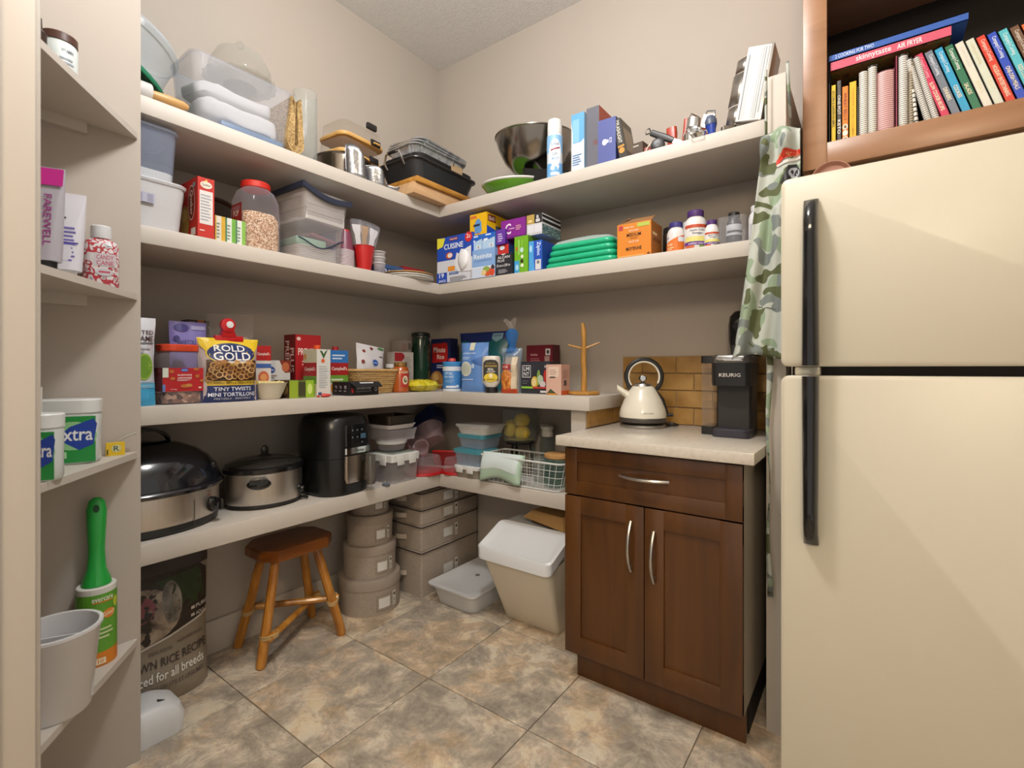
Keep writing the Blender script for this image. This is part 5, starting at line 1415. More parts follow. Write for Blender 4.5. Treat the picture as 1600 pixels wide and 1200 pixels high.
POLY = clear('poly_bag', '#e4e4ee', .14, .55, rough=.12)
for k, (dx, dy, a, b_, col, lab) in enumerate(((0, -.02, 0, 10, '#dcdad8', 'white plastic cutlery bundle at the left in the red cup'), (.0, .004, 0, 0, '#b08c62', 'kraft wrapped cutlery bundle in the middle of the red cup'), (0, .024, 0, -14, '#d4d2d2', 'white plastic cutlery bundle at the right in the red cup'))):
    t = thing('cutlery_bundle', lab, 'cutlery', (.335 + dx, -.812 + dy * .55, Z2 + .012), rot=(R_(-b_ * .9) * -1, 0, 0), group='cutlery in the red cup')
    b = MB()
    for j in range(3):
        b.rr([(.01, .006, .003, .0, (j - 1) * .006, 0), (.012, .006, .003, .15, (j - 1) * .008, 0), (.022, .01, .005, .175, (j - 1) * .012, .0), (.02, .008, .004, .195, (j - 1) * .013, 0)], mat('cut_' + col, col, rough=.4), n=2)
    b.M = None; o_ = b.build('handles', t); o_.rotation_euler = (0, 0, PI / 2)
    b = MB(); b.rr([(.035, .016, .006, .08), (.05, .024, .008, .15), (.056, .026, .01, .20), (.05, .012, .004, .218)], POLY, n=3, cap1=False); o_ = b.build('film_sleeve', t); o_.rotation_euler = (0, 0, PI / 2)
r = pouch('blue_packet', 'blue foil packet standing behind the nested cups', 'packet', ((.16, -.88, Z2), PI / 2), .09, .03, .225, '#1e3c9c', seed=5)
c1 = cup('clear_cup', 'clear plastic cup at the bottom of the small cup stack by the red cup', (.355, -.742, Z2), (0, 0, 0), .022, .027, .05, CLR, WHP, 'clear cups')
copy_thing(c1, (.355, -.742, Z2 + .026), 0, 'clear plastic cup in the middle of the small cup stack')
copy_thing(c1, (.355, -.742, Z2 + .052), 0, 'clear plastic cup on top of the small cup stack')
carton('skewer_carton', 'flat navy carton numbered 360 behind the paper plates', 'box', Lp(2, -.60, .27, .10), .15, .10, .075, '#1f3560', {'f': [('T', '360', .4, .5, .4, .4, '#d8e0ec'), ('R', .0, .75, 1, 1, '#32507c')]})
carton('red_carton', 'flat dark red carton behind the paper plates', 'box', Lp(2, -.44, .26, .10), .15, .10, .088, '#8e1f26', {'f': [('T', 'Chinet Classic', .5, .3, .6, .2, '#e4c8c4')]})
KP = mat('kraft_plate', '#b08c5c', rough=.8); WP = mat('white_plate', '#d6d3cc', rough=.6)
for k in range(3):
    r = thing('paper_plate', ['lowest white paper plate overhanging the second shelf corner', 'upper white paper plate under the kraft one', 'brown kraft paper plate on top of the white plates'][k], 'plate', (.30, -.52, Z2 + .0105 * k), 0, 'paper plates')
    b = MB(); b.lathe([(.095, 0), (.105, .003), (.124, .012), (.127, .0125), (.127, .015), (.122, .0165), (.1, .008), (.001, .006)], KP if k == 2 else WP, seg=44); b.build('plate', r)

# boxed bags on the right-hand run
BLU = '#1f47a8'
r = carton('food_bag_carton', 'big blue kitchen bag carton with torn white opening in the corner', 'box', Rp(2, .505, -.402, .13), .235, .13, .228, BLU,
       {'f': [('R', 0, 0, 1, .48, '#c9ccd4'), ('P', [(0, 1), (.24, .98), (.17, .80), (0, .76)], '#d8cf3a'), ('R', .36, .90, .6, .96, '#8a2430'), ('T', 'KIRKLAND', .48, .93, .2, .03, '#e8e4e0'), ('T', 'CUISINE', .48, .78, .54, .12, '#e8ecf4'), ('E', .9, .91, .1, .11, '#c0282c'), ('T', '2c', .9, .93, .11, .09, '#f0e0dc'),
              ('E', .36, .58, .1, .07, '#c05a2c'), ('E', .38, .58, .07, .05, '#d9d4d0'), ('R', .32, .24, .52, .34, '#d88a2c'), ('R', .36, .16, .62, .21, '#2a4a90'), ('T', 'bilingual', .49, .185, .2, .03, '#d9e0ec'), ('R', 0, .0, .3, .22, BLU), ('T', '19', .14, .16, .14, .1, '#e8ecf4'), ('T', 'SACS', .16, .04, .2, .05, '#e8ecf4'), ('B', .38, .02, .9, .12, 3, '#8a8c94'),
              ('P', [(.52, .4), (.58, .62), (.64, .58), (.7, .68), (.8, .66), (.98, .72), (.98, .18), (.62, .2), (.56, .28)], '#d8d8dc')]})
r = thing('pulled_bag', 'white bag tissue poking out of the torn blue carton', 'bag', (.57, -.408, Z2 + .1), 0)
b = MB(); b.sphere((0, 0, 0), .03, mat('bag_white', '#dcdcde', rough=.5), seg=16, rings=10, sc=(1.1, .45, 1.6)); b.v = [(x + .006 * noise.noise(Vector((x * 60, y * 60, z * 60))), y, z + .008 * noise.noise(Vector((z * 50, x * 50, 1)))) for x, y, z in b.v]; b.build('tissue', r, smooth=70)
CY = '#d8a90c'
carton('cling_wrap_carton', 'pale blue cling wrap carton with fruit print at the shelf edge', 'box', Rp(2, .685, -.402, .14), .152, .14, .134, '#7fa3d2', {'f': [('R', 0, 0, 1, .36, '#c3cfe2'), ('R', 0, .36, 1, .385, '#e8ecf0'), ('T', 'Resinite', .52, .76, .72, .17, '#e4ebf4'), ('T', 'All purpose plastic wrap', .52, .6, .68, .06, '#4a6a9c'), ('E', .72, .17, .17, .15, '#c9582c'), ('E', .66, .28, .13, .1, '#8aa04a'), ('E', .56, .16, .1, .1, '#d8c08a'), ('E', .92, .3, .07, .1, '#3a3038'), ('E', .9, .14, .1, .12, '#c8482c')]}, {'r': '#6a8cba'})
for k, x in enumerate((.635, .7135)):
    carton('freezer_bag_carton', ('left' if not k else 'right') + ' small sky blue freezer bag carton on the cling wrap', 'box', Rp(2, x, -.392, .12, .1345), .077, .12, .075, '#a9c6e0', {'f': [('P', [(0, 1), (1, 1), (1, .72), (.6, .62), (.3, .55), (0, .6)], '#1f5cb8'), ('R', .28, .86, .7, .94, '#d8e4f2'), ('P', [(.1, .66), (.4, .7), (.5, .6), (.2, .5)], '#e2eaf2'), ('R', .58, .08, .9, .32, '#d8dce0'), ('R', .68, .12, .8, .28, '#8a929c')]}, {'r': '#3c6cae'}, group='small freezer bag cartons')
carton('garbage_bag_carton', 'yellow garbage bag carton on top of the freezer bags', 'box', Rp(2, .645, -.385, .17, .21), .105, .17, .105, CY, {'f': [('R', .04, .8, .4, .92, '#c86a3c'), ('P', [(.3, .1), (.28, .5), (.4, .72), (.55, .75), (.68, .6), (.72, .2), (.6, .08)], '#5a8cc0'), ('R', .22, .42, .6, .52, '#20283c'), ('E', .5, .08, .05, .03, '#c03a1c')],
       'r': [('R', .06, .62, .4, .92, '#7a2a18'), ('T', 'GLAD', .23, .77, .28, .17, '#e8dcd0'), ('P', [(0, .0), (0, .4), (.42, .28), (1, .3), (1, 0)], BLU), ('R', .4, .1, .75, .5, '#3a4a50')]})
carton('sandwich_bag_carton', 'small violet sandwich bag carton beside the freezer bags', 'box', Rp(2, .785, -.39, .12, .145), .052, .12, .068, '#5b2c94', {'f': [('B', .2, .2, .8, .8, 4, '#d0c4e4')]}, {'r': '#4a2480'})
carton('matches_carton', 'small red and blue carton over the black foil carton', 'box', Rp(2, .79, -.38, .12, .0955), .068, .12, .048, '#b52a20', {'f': [('E', .45, .7, .22, .2, '#cfd6e0')]}, {'r': '#1c3a6c'})
carton('foil_carton', 'black aluminium foil carton with white lettering at the shelf edge', 'box', Rp(2, .81, -.40, .13), .094, .13, .095, '#23232a', {'f': [('T', 'ALCAN', .5, .84, .74, .12, '#e0e0e2'), ('T', 'PLUS', .34, .68, .42, .12, '#e0e0e2'), ('T', '30 cm x 200 m', .48, .45, .82, .13, '#d8d8da'), ('B', .18, .08, .8, .28, 4, '#a8a8ae'), ('P', [(.35, 1), (.45, .93), (.6, .97), (.65, 1)], '#d8d8da')]}, {'r': '#1a1a20'})
carton('compost_bag_carton', 'upright lime green compost bag carton', 'box', Rp(2, .898, -.385, .11), .075, .11, .166, '#6aa51c', {'f': [('R', 0, 0, .36, .34, '#3f9ad0'), ('E', .2, .16, .12, .08, '#a8d0e8'), ('R', .32, .5, .36, .9, '#c9e0a0'), ('R', .1, .62, .24, .72, '#b05a2c'), ('E', .55, .62, .13, .07, '#b8d8d0'), ('E', .58, .44, .1, .05, '#dfe6d0'), ('E', .56, .32, .11, .05, '#2c2c20'), ('E', .58, .2, .11, .05, '#dfe6d0'), ('R', .55, .7, .6, .9, '#8cc04a')]}, {'r': '#4c7c14', 't': '#7cb62c'})
carton('zip_bag_carton', 'upright blue zip bag carton right of the lime green one', 'box', Rp(2, .978, -.39, .12), .07, .12, .132, '#4a9ad4', {'f': [('P', [(.38, 1), (1, 1), (1, 0), (.45, 0), (.36, .5)], '#1c4cb0'), ('V', 'Ziploc', .72, .72, .34, .46, '#e0ecf6'), ('R', .5, .03, .92, .36, '#d4d4d4'), ('R', .62, .22, .8, .32, '#6a6a6a'), ('E', .16, .75, .1, .12, '#a8d4ec')]}, {'r': '#173f94', 't': '#1c4cb0'})
carton('purple_carton', 'purple appliance carton with a big white letter C on top of the upright cartons', 'box', Rp(2, .845, -.375, .15, .167), .138, .15, .088, '#7c1c84', {'f': [('T', 'C', .3, .52, .24, .56, '#e4d8e8'), ('R', .34, .5, .56, .53, '#e4d8e8'), ('B', .62, .4, .86, .68, 3, '#d8a0a8'), ('R', 0, 0, 1, .1, '#5c1664')]}, {'r': '#5c1664'})
carton('light_carton', 'white carton with black stripes at the top of the carton pile', 'box', Rp(2, .956, -.365, .16, .167), .082, .16, .092, '#c9c9cc', {'f': [('R', 0, .55, .5, 1, '#b0944c'), ('R', .5, .55, 1, 1, '#26262a'), ('T', 'B', .72, .84, .14, .16, '#e0e0e0'), ('R', .6, .6, .86, .74, '#c9c9cc'), ('R', .1, .62, .36, .74, '#d8c48a'), ('R', .06, .08, .46, .46, '#d4d4dc'), ('R', .54, .08, .94, .46, '#d4d4dc')],
       'r': [('R', 0, .82, 1, .94, '#1c1c20'), ('R', 0, .58, 1, .72, '#1c1c20'), ('R', 0, 0, 1, .48, pattern('speckle', [(.35, '#3c5a5c'), (.55, '#9ab0ae'), (.7, '#dce4e2')], scale=120, detail=2, interp='CONSTANT')), ('T', '6', .08, .3, .06, .2, '#26262a')]})
TG = mat('bag_green', '#1fa67a', rough=.3, var=.15, vscale=20); WG = clear('bag_milk', '#cfe0dc', .8, .15, rough=.25)
for k in range(4):
    r = thing('sealed_napkin_pack', ['bottom', 'second', 'third', 'topmost'][k] + ' of the piled green packs on the second shelf', 'packet', (1.185, -.27, Z2 + .0265 * k), R_(-2 + k), 'piled green packs')
    b = MB(); w = .34 - .016 * k; D_ = .225 - .006 * k
    b.rr([(w * .97, D_ * .96, .03, 0), (w, D_, .03, .007), (w * 1.0, D_, .03, .017), (w * .97, D_ * .96, .03, .0235)], TG, n=5)
    if k == 3:
        b.rr([(w * .97, D_ * .96, .03, .0236), (w * .9, D_ * .9, .04, .036), (w * .6, D_ * .7, .05, .047), (w * .2, D_ * .3, .02, .05)], WG, n=5)
    b.build('pack', r, smooth=60)
    b = MB(); b.grid(lambda s, t: (w / 2 - .002 + .022 * s, (t - .5) * .19, .013 + .006 * math.sin(t * 40 + k) * s), 3, 20, clear('pack_film', '#b8e0dc', .5, .3)); b.build('film_seal', r, smooth=60)
r = carton('bag_carton', 'orange open carton of medium bags on the second shelf', 'box', Rp(2, 1.428, -.378, .12), .138, .12, .135, '#d07c1c', {'f': [('R', .05, .82, .17, .96, '#b0343c'), ('R', .6, .86, .96, .97, '#a9b84a'), ('T', "President's Choice", .36, .89, .3, .05, '#f0dcc0'), ('T', 'KITCHEN', .5, .78, .28, .045, '#e8d8c8'), ('T', 'MEDIUM', .5, .66, .42, .1, '#3c1f10'), ('T', 'BAGS', .5, .56, .2, .04, '#8a4a18'), ('T', 'SACS DE', .5, .46, .3, .05, '#e8d8c8'), ('T', 'MOYENNE', .5, .26, .46, .1, '#3c1f10'), ('R', .04, .04, .8, .07, '#e0a860'), ('E', .93, .07, .04, .03, '#5a3a1c')], 'r': [('T', 'MEDIUM', .5, .5, .6, .12, '#8a4a18'), ('R', .1, .62, .5, .7, '#e8c890')]}, {'r': '#a8661c', 't': '#6a4a28'})
b = MB(); b.add([(-.069, -.06, .135), (.069, -.06, .135), (.07, -.015, .163), (-.03, -.01, .165), (-.069, .06, .135), (-.055, .03, .185), (-.03, -.02, .168), (.069, .06, .135)], [(0, 1, 2, 3), (0, 6, 5, 4)], mat('carton_flap', '#8a6038', rough=.8)); o_ = b.build('open_flaps', r, smooth=0); md = o_.modifiers.new('s', 'SOLIDIFY'); md.thickness = .0015
def pill(label, x, y, rad, h, body, cap, items, caph=.022, rz=R_(22)):
    z1 = h - caph
    return lathe_thing('supplement_bottle', label, 'bottle', (x, y, Z2), [('bottle', [(rad * .93, 0), (rad, .004), (rad, z1 - .022), (rad * .86, z1 - .008), (rad * .66, z1), (rad * .66, z1 + .004)], mat('pill_' + body, body, rough=.35), {}), ('cap', [(rad * .7, z1 + .002), (rad * .72, z1 + .004), (rad * .72, h - .002), (rad * .66, h)], mat('cap_' + cap, cap, rough=.4), {'seg': 40, 'rib': .015, 'nrib': 20})], (rad, 2.8, .006, z1 - .03, items), rz=rz, group='supplement bottles')
pill('white and orange supplement bottle with purple cap', 1.57, -.31, .034, .124, '#d8d4d2', '#3a3478', [('P', [(0, 0), (1, 0), (1, .95), (.6, .8), (.0, .45)], '#cf6a1c'), ('T', 'Now', .2, .8, .12, .12, '#3a3a8a'), ('T', 'B-50', .3, .42, .22, .14, '#f0dcc0'), ('R', .62, .55, .95, .8, '#cfd4de'), ('B', .15, .15, .5, .32, 2, '#f0d0a8')], rz=R_(10))
PW = [('R', .05, .8, .95, .92, '#b8482c'), ('T', 'Apple Cider', .5, .7, .5, .09, '#3c3c58'), ('T', 'Vinegar', .5, .58, .36, .09, '#3c3c58'), ('R', .08, .28, .92, .46, '#d8cf7a'), ('R', .02, .14, .98, .26, '#5c2c80'), ('T', 'webber naturals', .5, .2, .6, .07, '#e0d4ec'), ('R', .1, .03, .4, .13, '#c0623c'), ('R', .55, .03, .9, .13, '#6a8a3c')]
pill('largest white supplement bottle with purple cap and cider label', 1.645, -.32, .04, .152, '#dcdad8', '#4a2c6c', PW, .026, R_(26))
pill('small white supplement bottle with purple cap beside the largest one', 1.706, -.335, .025, .103, '#dcdad8', '#4a2c6c', PW, .018, R_(26))
r = thing('clear_organizer', 'clear plastic bin holding bottles at the right end of the second shelf', 'bin', (1.775, -.25, Z2))
b = MB(); tubbox(b, .09, .2, .105, .01, clear('acrylic', '#dfe0e4', .14, .5), .95, .003); b.build('bin', r)
pill('dark grey supplement bottle inside the clear bin', 1.772, -.29, .0265, .13, '#2c2c30', '#1c1c1e', [('R', 0, .5, 1, 1, '#c9ccd4'), ('B', .15, .1, .85, .45, 4, '#5c5c64'), ('R', .1, .62, .9, .72, '#3c3c44')], .022)
pill('white supplement bottle right of the clear bin, partly behind the apron', 1.852, -.32, .026, .132, '#d8d8da', '#d4d4d6', [('B', .1, .1, .9, .8, 8, '#a8a8b0')], .022)
r = lathe_thing('dark_jar', 'dark round jar behind the orange bag carton', 'jar', (1.52, -.2, Z2), [('jar', [(.035, 0), (.038, .005), (.038, .11), (.034, .118)], mat('dark_amber', '#2c2018', rough=.25), {}), ('cap', [(.036, .117), (.036, .135), (.033, .138)], BLK, {})])
lathe_thing('white_jar', 'plain white tub behind the supplement bottles', 'jar', (1.60, -.2, Z2), [('jar', [(.036, 0), (.04, .005), (.04, .12), (.036, .126)], WHP, {}), ('cap', [(.038, .125), (.038, .145), (.035, .148)], WHP, {})])

# ================================================================== THIRD SHELF
Z3 = S[3] + .0005
pouch('edamame_bag', 'white snack bag with green bean picture and blue foot on the third shelf', 'bag', ((.335, -1.70, Z3), PI / 2 + R_(4)), .19, .06, .275, '#cfd0d6', seed=1, crinkle=.006,
      pr=[('R', .02, 0, .98, .2, '#3f9ac4'), ('P', [(.02, .2), (.98, .2), (.98, .26), (.5, .16), (.02, .22)], '#6ab4d2'), ('E', .80, .44, .14, .15, '#8fb04a'), ('E', .80, .44, .115, .13, '#6a9430'), ('T', 'DRY ROASTED', .62, .83, .66, .05, '#4a2c28'), ('T', 'EDAMAME', .7, .76, .5, .06, '#3a2020'), ('R', .3, .70, .96, .715, '#5a5a60'), ('B', .4, .6, .95, .68, 2, '#a8a8b0'), ('B', .74, .2, .95, .3, 2, '#7aa0b8')])
r = thing('almond_jar', 'square clear almond jar with orange-red lid and red label', 'jar', (.305, -1.535, Z3), PI / 2)
AJ = clear('almond_plastic', '#d9ccd2', .2, .45)
b = MB(); b.rr([(.118, .108, .022, 0), (.122, .112, .024, .01), (.122, .112, .024, .14), (.116, .106, .03, .158), (.1, .094, .03, .168), (.1, .094, .03, .178)], AJ, n=5, cap1=False); b.build('jar_body', r)
b = MB(); b.rr([(.113, .103, .02, .004), (.113, .103, .02, .038)], pattern('almonds', [(.25, '#4a2c1c'), (.5, '#8a6044'), (.8, '#c9a88a')], scale=70, kind='voronoi', rough=.6, bump=.8), n=4); b.build('almonds', r, kind='stuff')
b = MB(); b.rr([(.108, .1, .035, .172), (.112, .104, .036, .175), (.112, .104, .036, .192), (.106, .098, .034, .195)], mat('lid_orange_red', '#cf4322', rough=.4), n=6); b.build('lid', r)
q = MB(); m_, Wd, H = face_map(.1235, .1135, .19, 'f')
al = '#b0642c'
draw(q, m_, Wd, H, [('R', .0, .22, .95, .62, '#a8161c'), ('R', .0, .46, .13, .62, '#c9d0c4'), ('R', .0, .22, .06, .34, '#5a7ab0'), ('E', .5, .585, .09, .03, '#2a58a8'), ('T', 'Great Value', .5, .585, .12, .015, '#e8ecf4'), ('T', 'ALMONDS', .5, .5, .34, .028, '#f0e4e0'), ('T', 'AMANDES', .5, .45, .34, .028, '#f0e4e0'), ('B', .33, .4, .67, .43, 2, '#e8c8c4'), ('E', .2, .56, .055, .03, al), ('E', .22, .44, .06, .026, al), ('E', .78, .6, .07, .025, al), ('E', .8, .48, .055, .03, al), ('E', .9, .4, .04, .026, al), ('E', .5, .31, .1, .032, al), ('E', .6, .32, .08, .03, '#c07c40'), ('T', '1.13 kg', .24, .255, .14, .022, '#f0e4e0'), ('E', .86, .28, .04, .015, '#e0c8c0')])
m_, Wd, H = face_map(.1235, .1135, .19, 'l'); draw(q, m_, Wd, H, [('R', .3, .22, 1, .62, '#6c1a22'), ('E', .8, .57, .1, .03, '#8a4a50'), ('B', .45, .28, .9, .5, 5, '#8a4a50')])
q.build('printed_label', r, smooth=0)
pouch('lavender_bag', 'lavender purple snack bag behind the almond jar', 'bag', ((.20, -1.465, Z3), PI / 2), .12, .05, .283, '#8a80c0', seed=2, pr=[('T', 'SMARTOLOGY', .5, .74, .7, .06, '#4a4480'), ('E', .3, .92, .2, .05, '#4c4488'), ('R', .55, .9, .95, .95, '#b4aed8'), ('E', .15, .78, .08, .04, '#3c3674')])
carton('spice_carton', 'dark carton with orange stripe against the wall behind the lavender bag', 'box', Lp(3, -1.395, .11, .06), .075, .06, .30, '#2c221c', {'f': [('R', .45, .84, .75, 1, '#c06a2c'), ('R', .1, .85, .35, .98, '#7a5a3c'), ('R', 0, .8, 1, .82, '#8a7a6a'), ('R', .2, .7, .7, .75, '#6a5a4c')]})
pouch('zip_bag', 'clear zip bag of pale nuts standing at the back', 'bag', ((.19, -1.315, Z3), PI / 2), .178, .05, .325, '#c0b4ac', seed=4, crinkle=.01, m=clear('zip_film', '#cfc4be', .2, .45), notch=-.01)
t = thing('mixed_nuts', 'pale nuts filling the clear zip bag', 'nuts', (.19, -1.315, Z3 + .004), PI / 2); t['kind'] = 'stuff'
b = MB(); b.rr([(.14, .03, .012, 0), (.15, .036, .014, .15), (.13, .03, .012, .235)], pattern('nut_mix', [(.3, '#8a7868'), (.5, '#c0b09c'), (.75, '#ddd2c2')], scale=60, kind='voronoi', rough=.7, bump=.8), n=3); b.build('nuts', t, kind='stuff')
PRETZ = pattern('pretzels', [(.2, '#4a2c14'), (.4, '#8a5a28'), (.55, '#b9874a'), (.72, '#d8bd94')], scale=55, kind='voronoi', rough=.5, bump=.5)
pouch('pretzel_bag', 'yellow and navy pretzel bag closed with a red clip', 'bag', ((.335, -1.388, Z3), PI / 2), .205, .075, .222, '#b8a8a4', seed=6, crinkle=.007, botw=1.0, nx=16, nz=16,
      pr=[('R', .02, .0, .98, .26, '#1b2a5c'), ('R', .02, .26, .98, .33, '#c9a832'), ('T', 'CLASSIC STYLE CLASSIQUE', .5, .295, .8, .035, '#3a2c14'), ('R', .08, .33, .92, .66, '#4a2e18'), ('P', [(0, 1), (1, 1), (.98, .88), (.86, .72), (.7, .86), (.3, .86), (.14, .72), (.02, .88)], '#d8b71c'), ('E', .5, .76, .42, .18, '#d8b71c'), ('E', .5, .76, .40, .165, '#1b2a5c'), ('T', 'ROLD', .47, .84, .52, .10, '#e8e6e0'), ('T', 'GOLD', .5, .715, .62, .13, '#eceae4'), ('R', .28, .6, .72, .64, '#cfc8bc'), ('T', 'TINY TWISTS', .5, .205, .62, .06, '#e0e2ea'), ('T', 'MINI TORTILLONS', .5, .12, .78, .06, '#e0e2ea'), ('T', 'PRETZELS - BRETZELS', .5, .055, .6, .03, '#b8bccc'),
          ] + [e for i in range(34) for e in (('E', .13 + .74 * ((i * .7548) % 1), .37 + .245 * ((i * .5698) % 1), .062, .05, ['#b98a52', '#a5723a', '#c9a26c'][i % 3]), ('E', .13 + .74 * ((i * .7548) % 1), .37 + .245 * ((i * .5698) % 1), .042, .033, '#5a3a1e'))])
CLIP = mat('clip_red', '#b5121a', rough=.3, coat=.3)
t = thing('bag_clip', 'red plastic bag clip with white button on the pretzel bag', 'clip', (.335, -1.388, Z3 + .21), PI / 2)
b = MB(); b.cbox(-.048, .048, -.012, .012, 0, .022, CLIP, .004); b.build('jaw', t)
b = MB(); b.loft([[(-.028, -.014, .018), (.022, -.014, .018), (.022, .012, .018), (-.028, .012, .018)], [(-.022, -.02, .05), (.008, -.02, .05), (.008, .0, .05), (-.022, .0, .05)]], CLIP); b.M = Matrix.Translation((-.008, -.012, .058)) @ Matrix.Rotation(PI / 2, 4, 'X'); b.lathe([(.024, -.006), (.025, 0), (.024, .008), (.018, .01)], CLIP, seg=22); b.build('lever', t)
b = MB(); b.M = Matrix.Translation((-.004, -.022, .06)) @ Matrix.Rotation(PI / 2, 4, 'X'); b.lathe([(.012, 0), (.012, .002), (.001, .003)], WHP, seg=18); b.build('button', t)
carton('soup_carton', 'narrow red and white soup carton right of the pretzel bag', 'box', Lp(3, -1.225, .26, .06), .06, .06, .205, '#cfc8c2', {'f': [('R', 0, .72, 1, 1, '#a51c1c'), ('R', 0, .58, 1, .66, '#3a5a9c'), ('T', "Campbell's", .5, .84, .8, .07, '#f0e4dc'), ('E', .5, .4, .35, .12, '#c0623c'), ('R', 0, .08, 1, .26, '#a51c1c'), ('E', .5, .4, .22, .07, '#d8955c')]})
carton('cereal_bar_carton', 'white carton with blue oval logo behind the ribbed bowl', 'box', Lp(3, -1.145, .21, .07), .115, .07, .150, '#c9c8c4', {'f': [('E', .3, .74, .14, .09, '#23488c'), ('T', 'Great Value', .3, .74, .2, .05, '#dfe6f0'), ('B', .1, .52, .55, .62, 2, '#8a6a60'), ('T', 'FRUIT & NUT', .38, .42, .5, .05, '#4a4a48'), ('P', [(.6, 1), (1, 1), (1, .68), (.8, .66)], '#7a2c1c'), ('E', .82, .82, .14, .13, '#b0623c')]})
r = lathe_thing('ribbed_bowl', 'small cream ribbed bowl of popcorn at the shelf edge', 'bowl', (.318, -1.232, Z3), [('bowl', [(.034, 0), (.038, .004), (.05, .03), (.06, .058), (.063, .062), (.06, .062), (.048, .032), (.034, .01), (.001, .008)], mat('ribbed_cream', '#cfc7b4', rough=.35), {'seg': 72, 'rib': .012, 'nrib': 36})])
b = MB()
for k in range(26):
    a = k * 2.4; rr2 = .046 * math.sqrt((k + .5) / 26); b.sphere((rr2 * math.cos(a), rr2 * math.sin(a), .056 + .006 * random.random()), .0085, mat('popped_corn', '#d8c98c', rough=.8, var=.15, vscale=60), seg=7, rings=5)
o_ = b.build('popcorn', r, kind='stuff')
r = carton('rice_side_carton', 'low open lime and brown carton of snack bars behind the ribbed bowl', 'box', Lp(3, -1.115, .345, .12), .105, .12, .070, '#5a6a28', {'f': [('R', 0, 0, .35, 1, '#8aa02c'), ('R', .35, .1, .65, .9, '#3c3a24'), ('R', .65, 0, 1, 1, '#8fb030'), ('E', .82, .5, .1, .3, '#c9d87a')], 'l': [('R', 0, 0, 1, 1, '#4a3426'), ('E', .72, .5, .2, .32, '#a58452'), ('B', .1, .2, .45, .7, 3, '#8a7a60')]}, {'l': '#4a3426', 't': '#3a2c20'})
carton('cracker_box', 'tall red saltine cracker box against the back', 'box', Lp(3, -1.005, .21, .09), .118, .09, .262, '#a3191c', {'f': [('T', 'PREMIUM', .52, .72, .84, .115, '#f0dcd4'), ('E', .12, .93, .08, .03, '#e0c0b8'), ('B', .25, .5, .6, .6, 2, '#e0b0a8'), ('P', [(.1, 0), (.3, .12), (.5, .04), (.6, 0)], '#d8b48a'), ('P', [(.3, 0), (.42, .1), (.55, 0)], '#ead8b8'), ('P', [(.55, .1), (.75, .22), (1, .25), (1, .12)], '#c02a28')], 'l': [('V', 'PREMIUM', .3, .55, .34, .7, '#d8b8ae'), ('V', 'PLUS', .72, .58, .34, .4, '#d8b8ae')]}, {'l': '#6a1214'})
def broth(label, y, xf, w, d, h, sidecol, cap, turn=0, items=None, litems=None):
    r = carton('broth_carton', label, 'carton', Lp(3, y, xf, d, 0, turn), w, d, h, '#cfcdc8', {'f': items, 'l': litems}, {'l': '#b8b29a'}, group='broth cartons')
    b = MB(); b.lathe([(.014, h), (.014, h + .016), (.012, h + .018)], mat('cap_' + cap, cap, rough=.4), seg=18, cx=.0, cy=.0); b.build('screw_cap', r); return r
CI = [('R', 0, .72, 1, 1, '#2c6cb0'), ('B', .12, .8, .88, .94, 2, '#c8d8ea'), ('R', 0, .44, 1, .72, '#9c1a1e'), ('T', "Campbell's", .5, .58, .84, .1, '#f0e4dc'), ('R', 0, .28, 1, .44, '#6a9a34'), ('E', .3, .16, .28, .15, '#cf7a1c'), ('E', .75, .14, .2, .1, '#d8d4c8'), ('R', .05, .32, .7, .36, '#e0e8c8')]
CL = [('R', 0, .72, 1, 1, '#c3c0a8'), ('R', 0, .44, 1, .72, '#9c1a1e'), ('T', "Campbell's", .5, .58, .8, .1, '#f0e4dc'), ('R', 0, .28, 1, .44, '#5c8a2c'), ('E', .3, .12, .3, .14, '#c98a2c'), ('R', .6, .05, .9, .25, '#8aa04a'), ('E', .15, .85, .1, .06, '#c98a4a')]
WI = [('P', [(.2, .98), (.5, .8), (.8, 1), (.6, .95), (.5, .9), (.4, .96)], '#3c5a34'), ('E', .45, .76, .13, .04, '#cf5a2c'), ('B', .15, .2, .85, .68, 10, '#b0b4b8'), ('R', .1, .05, .35, .1, '#3a4a7a'), ('R', .0, 0, .2, .04, '#b02c1c')]
broth('broth carton with white nutrition side and orange cap at the shelf edge', -1.032, .365, .062, .095, .195, '', '#c84a1c', 0, WI, CL)
broth('broth carton with orange cup picture and red cap behind the black box', -.88, .25, .092, .06, .198, '', '#8a1620', 0, CI, CL)
r = thing('red_candy', 'crumpled red wrapper at the foot of the broth carton', 'wrapper', (.378, -1.03, Z3), 0)
b = MB(); b.sphere((0, 0, .007), .012, mat('wrapper_red', '#c0392c', rough=.4), sc=(1, 2.0, .6), seg=10, rings=6); b.v = [(x, y, max(0, z + .004 * noise.noise(Vector((x * 200, y * 200, 0))))) for x, y, z in b.v]; b.build('wrapper', r)
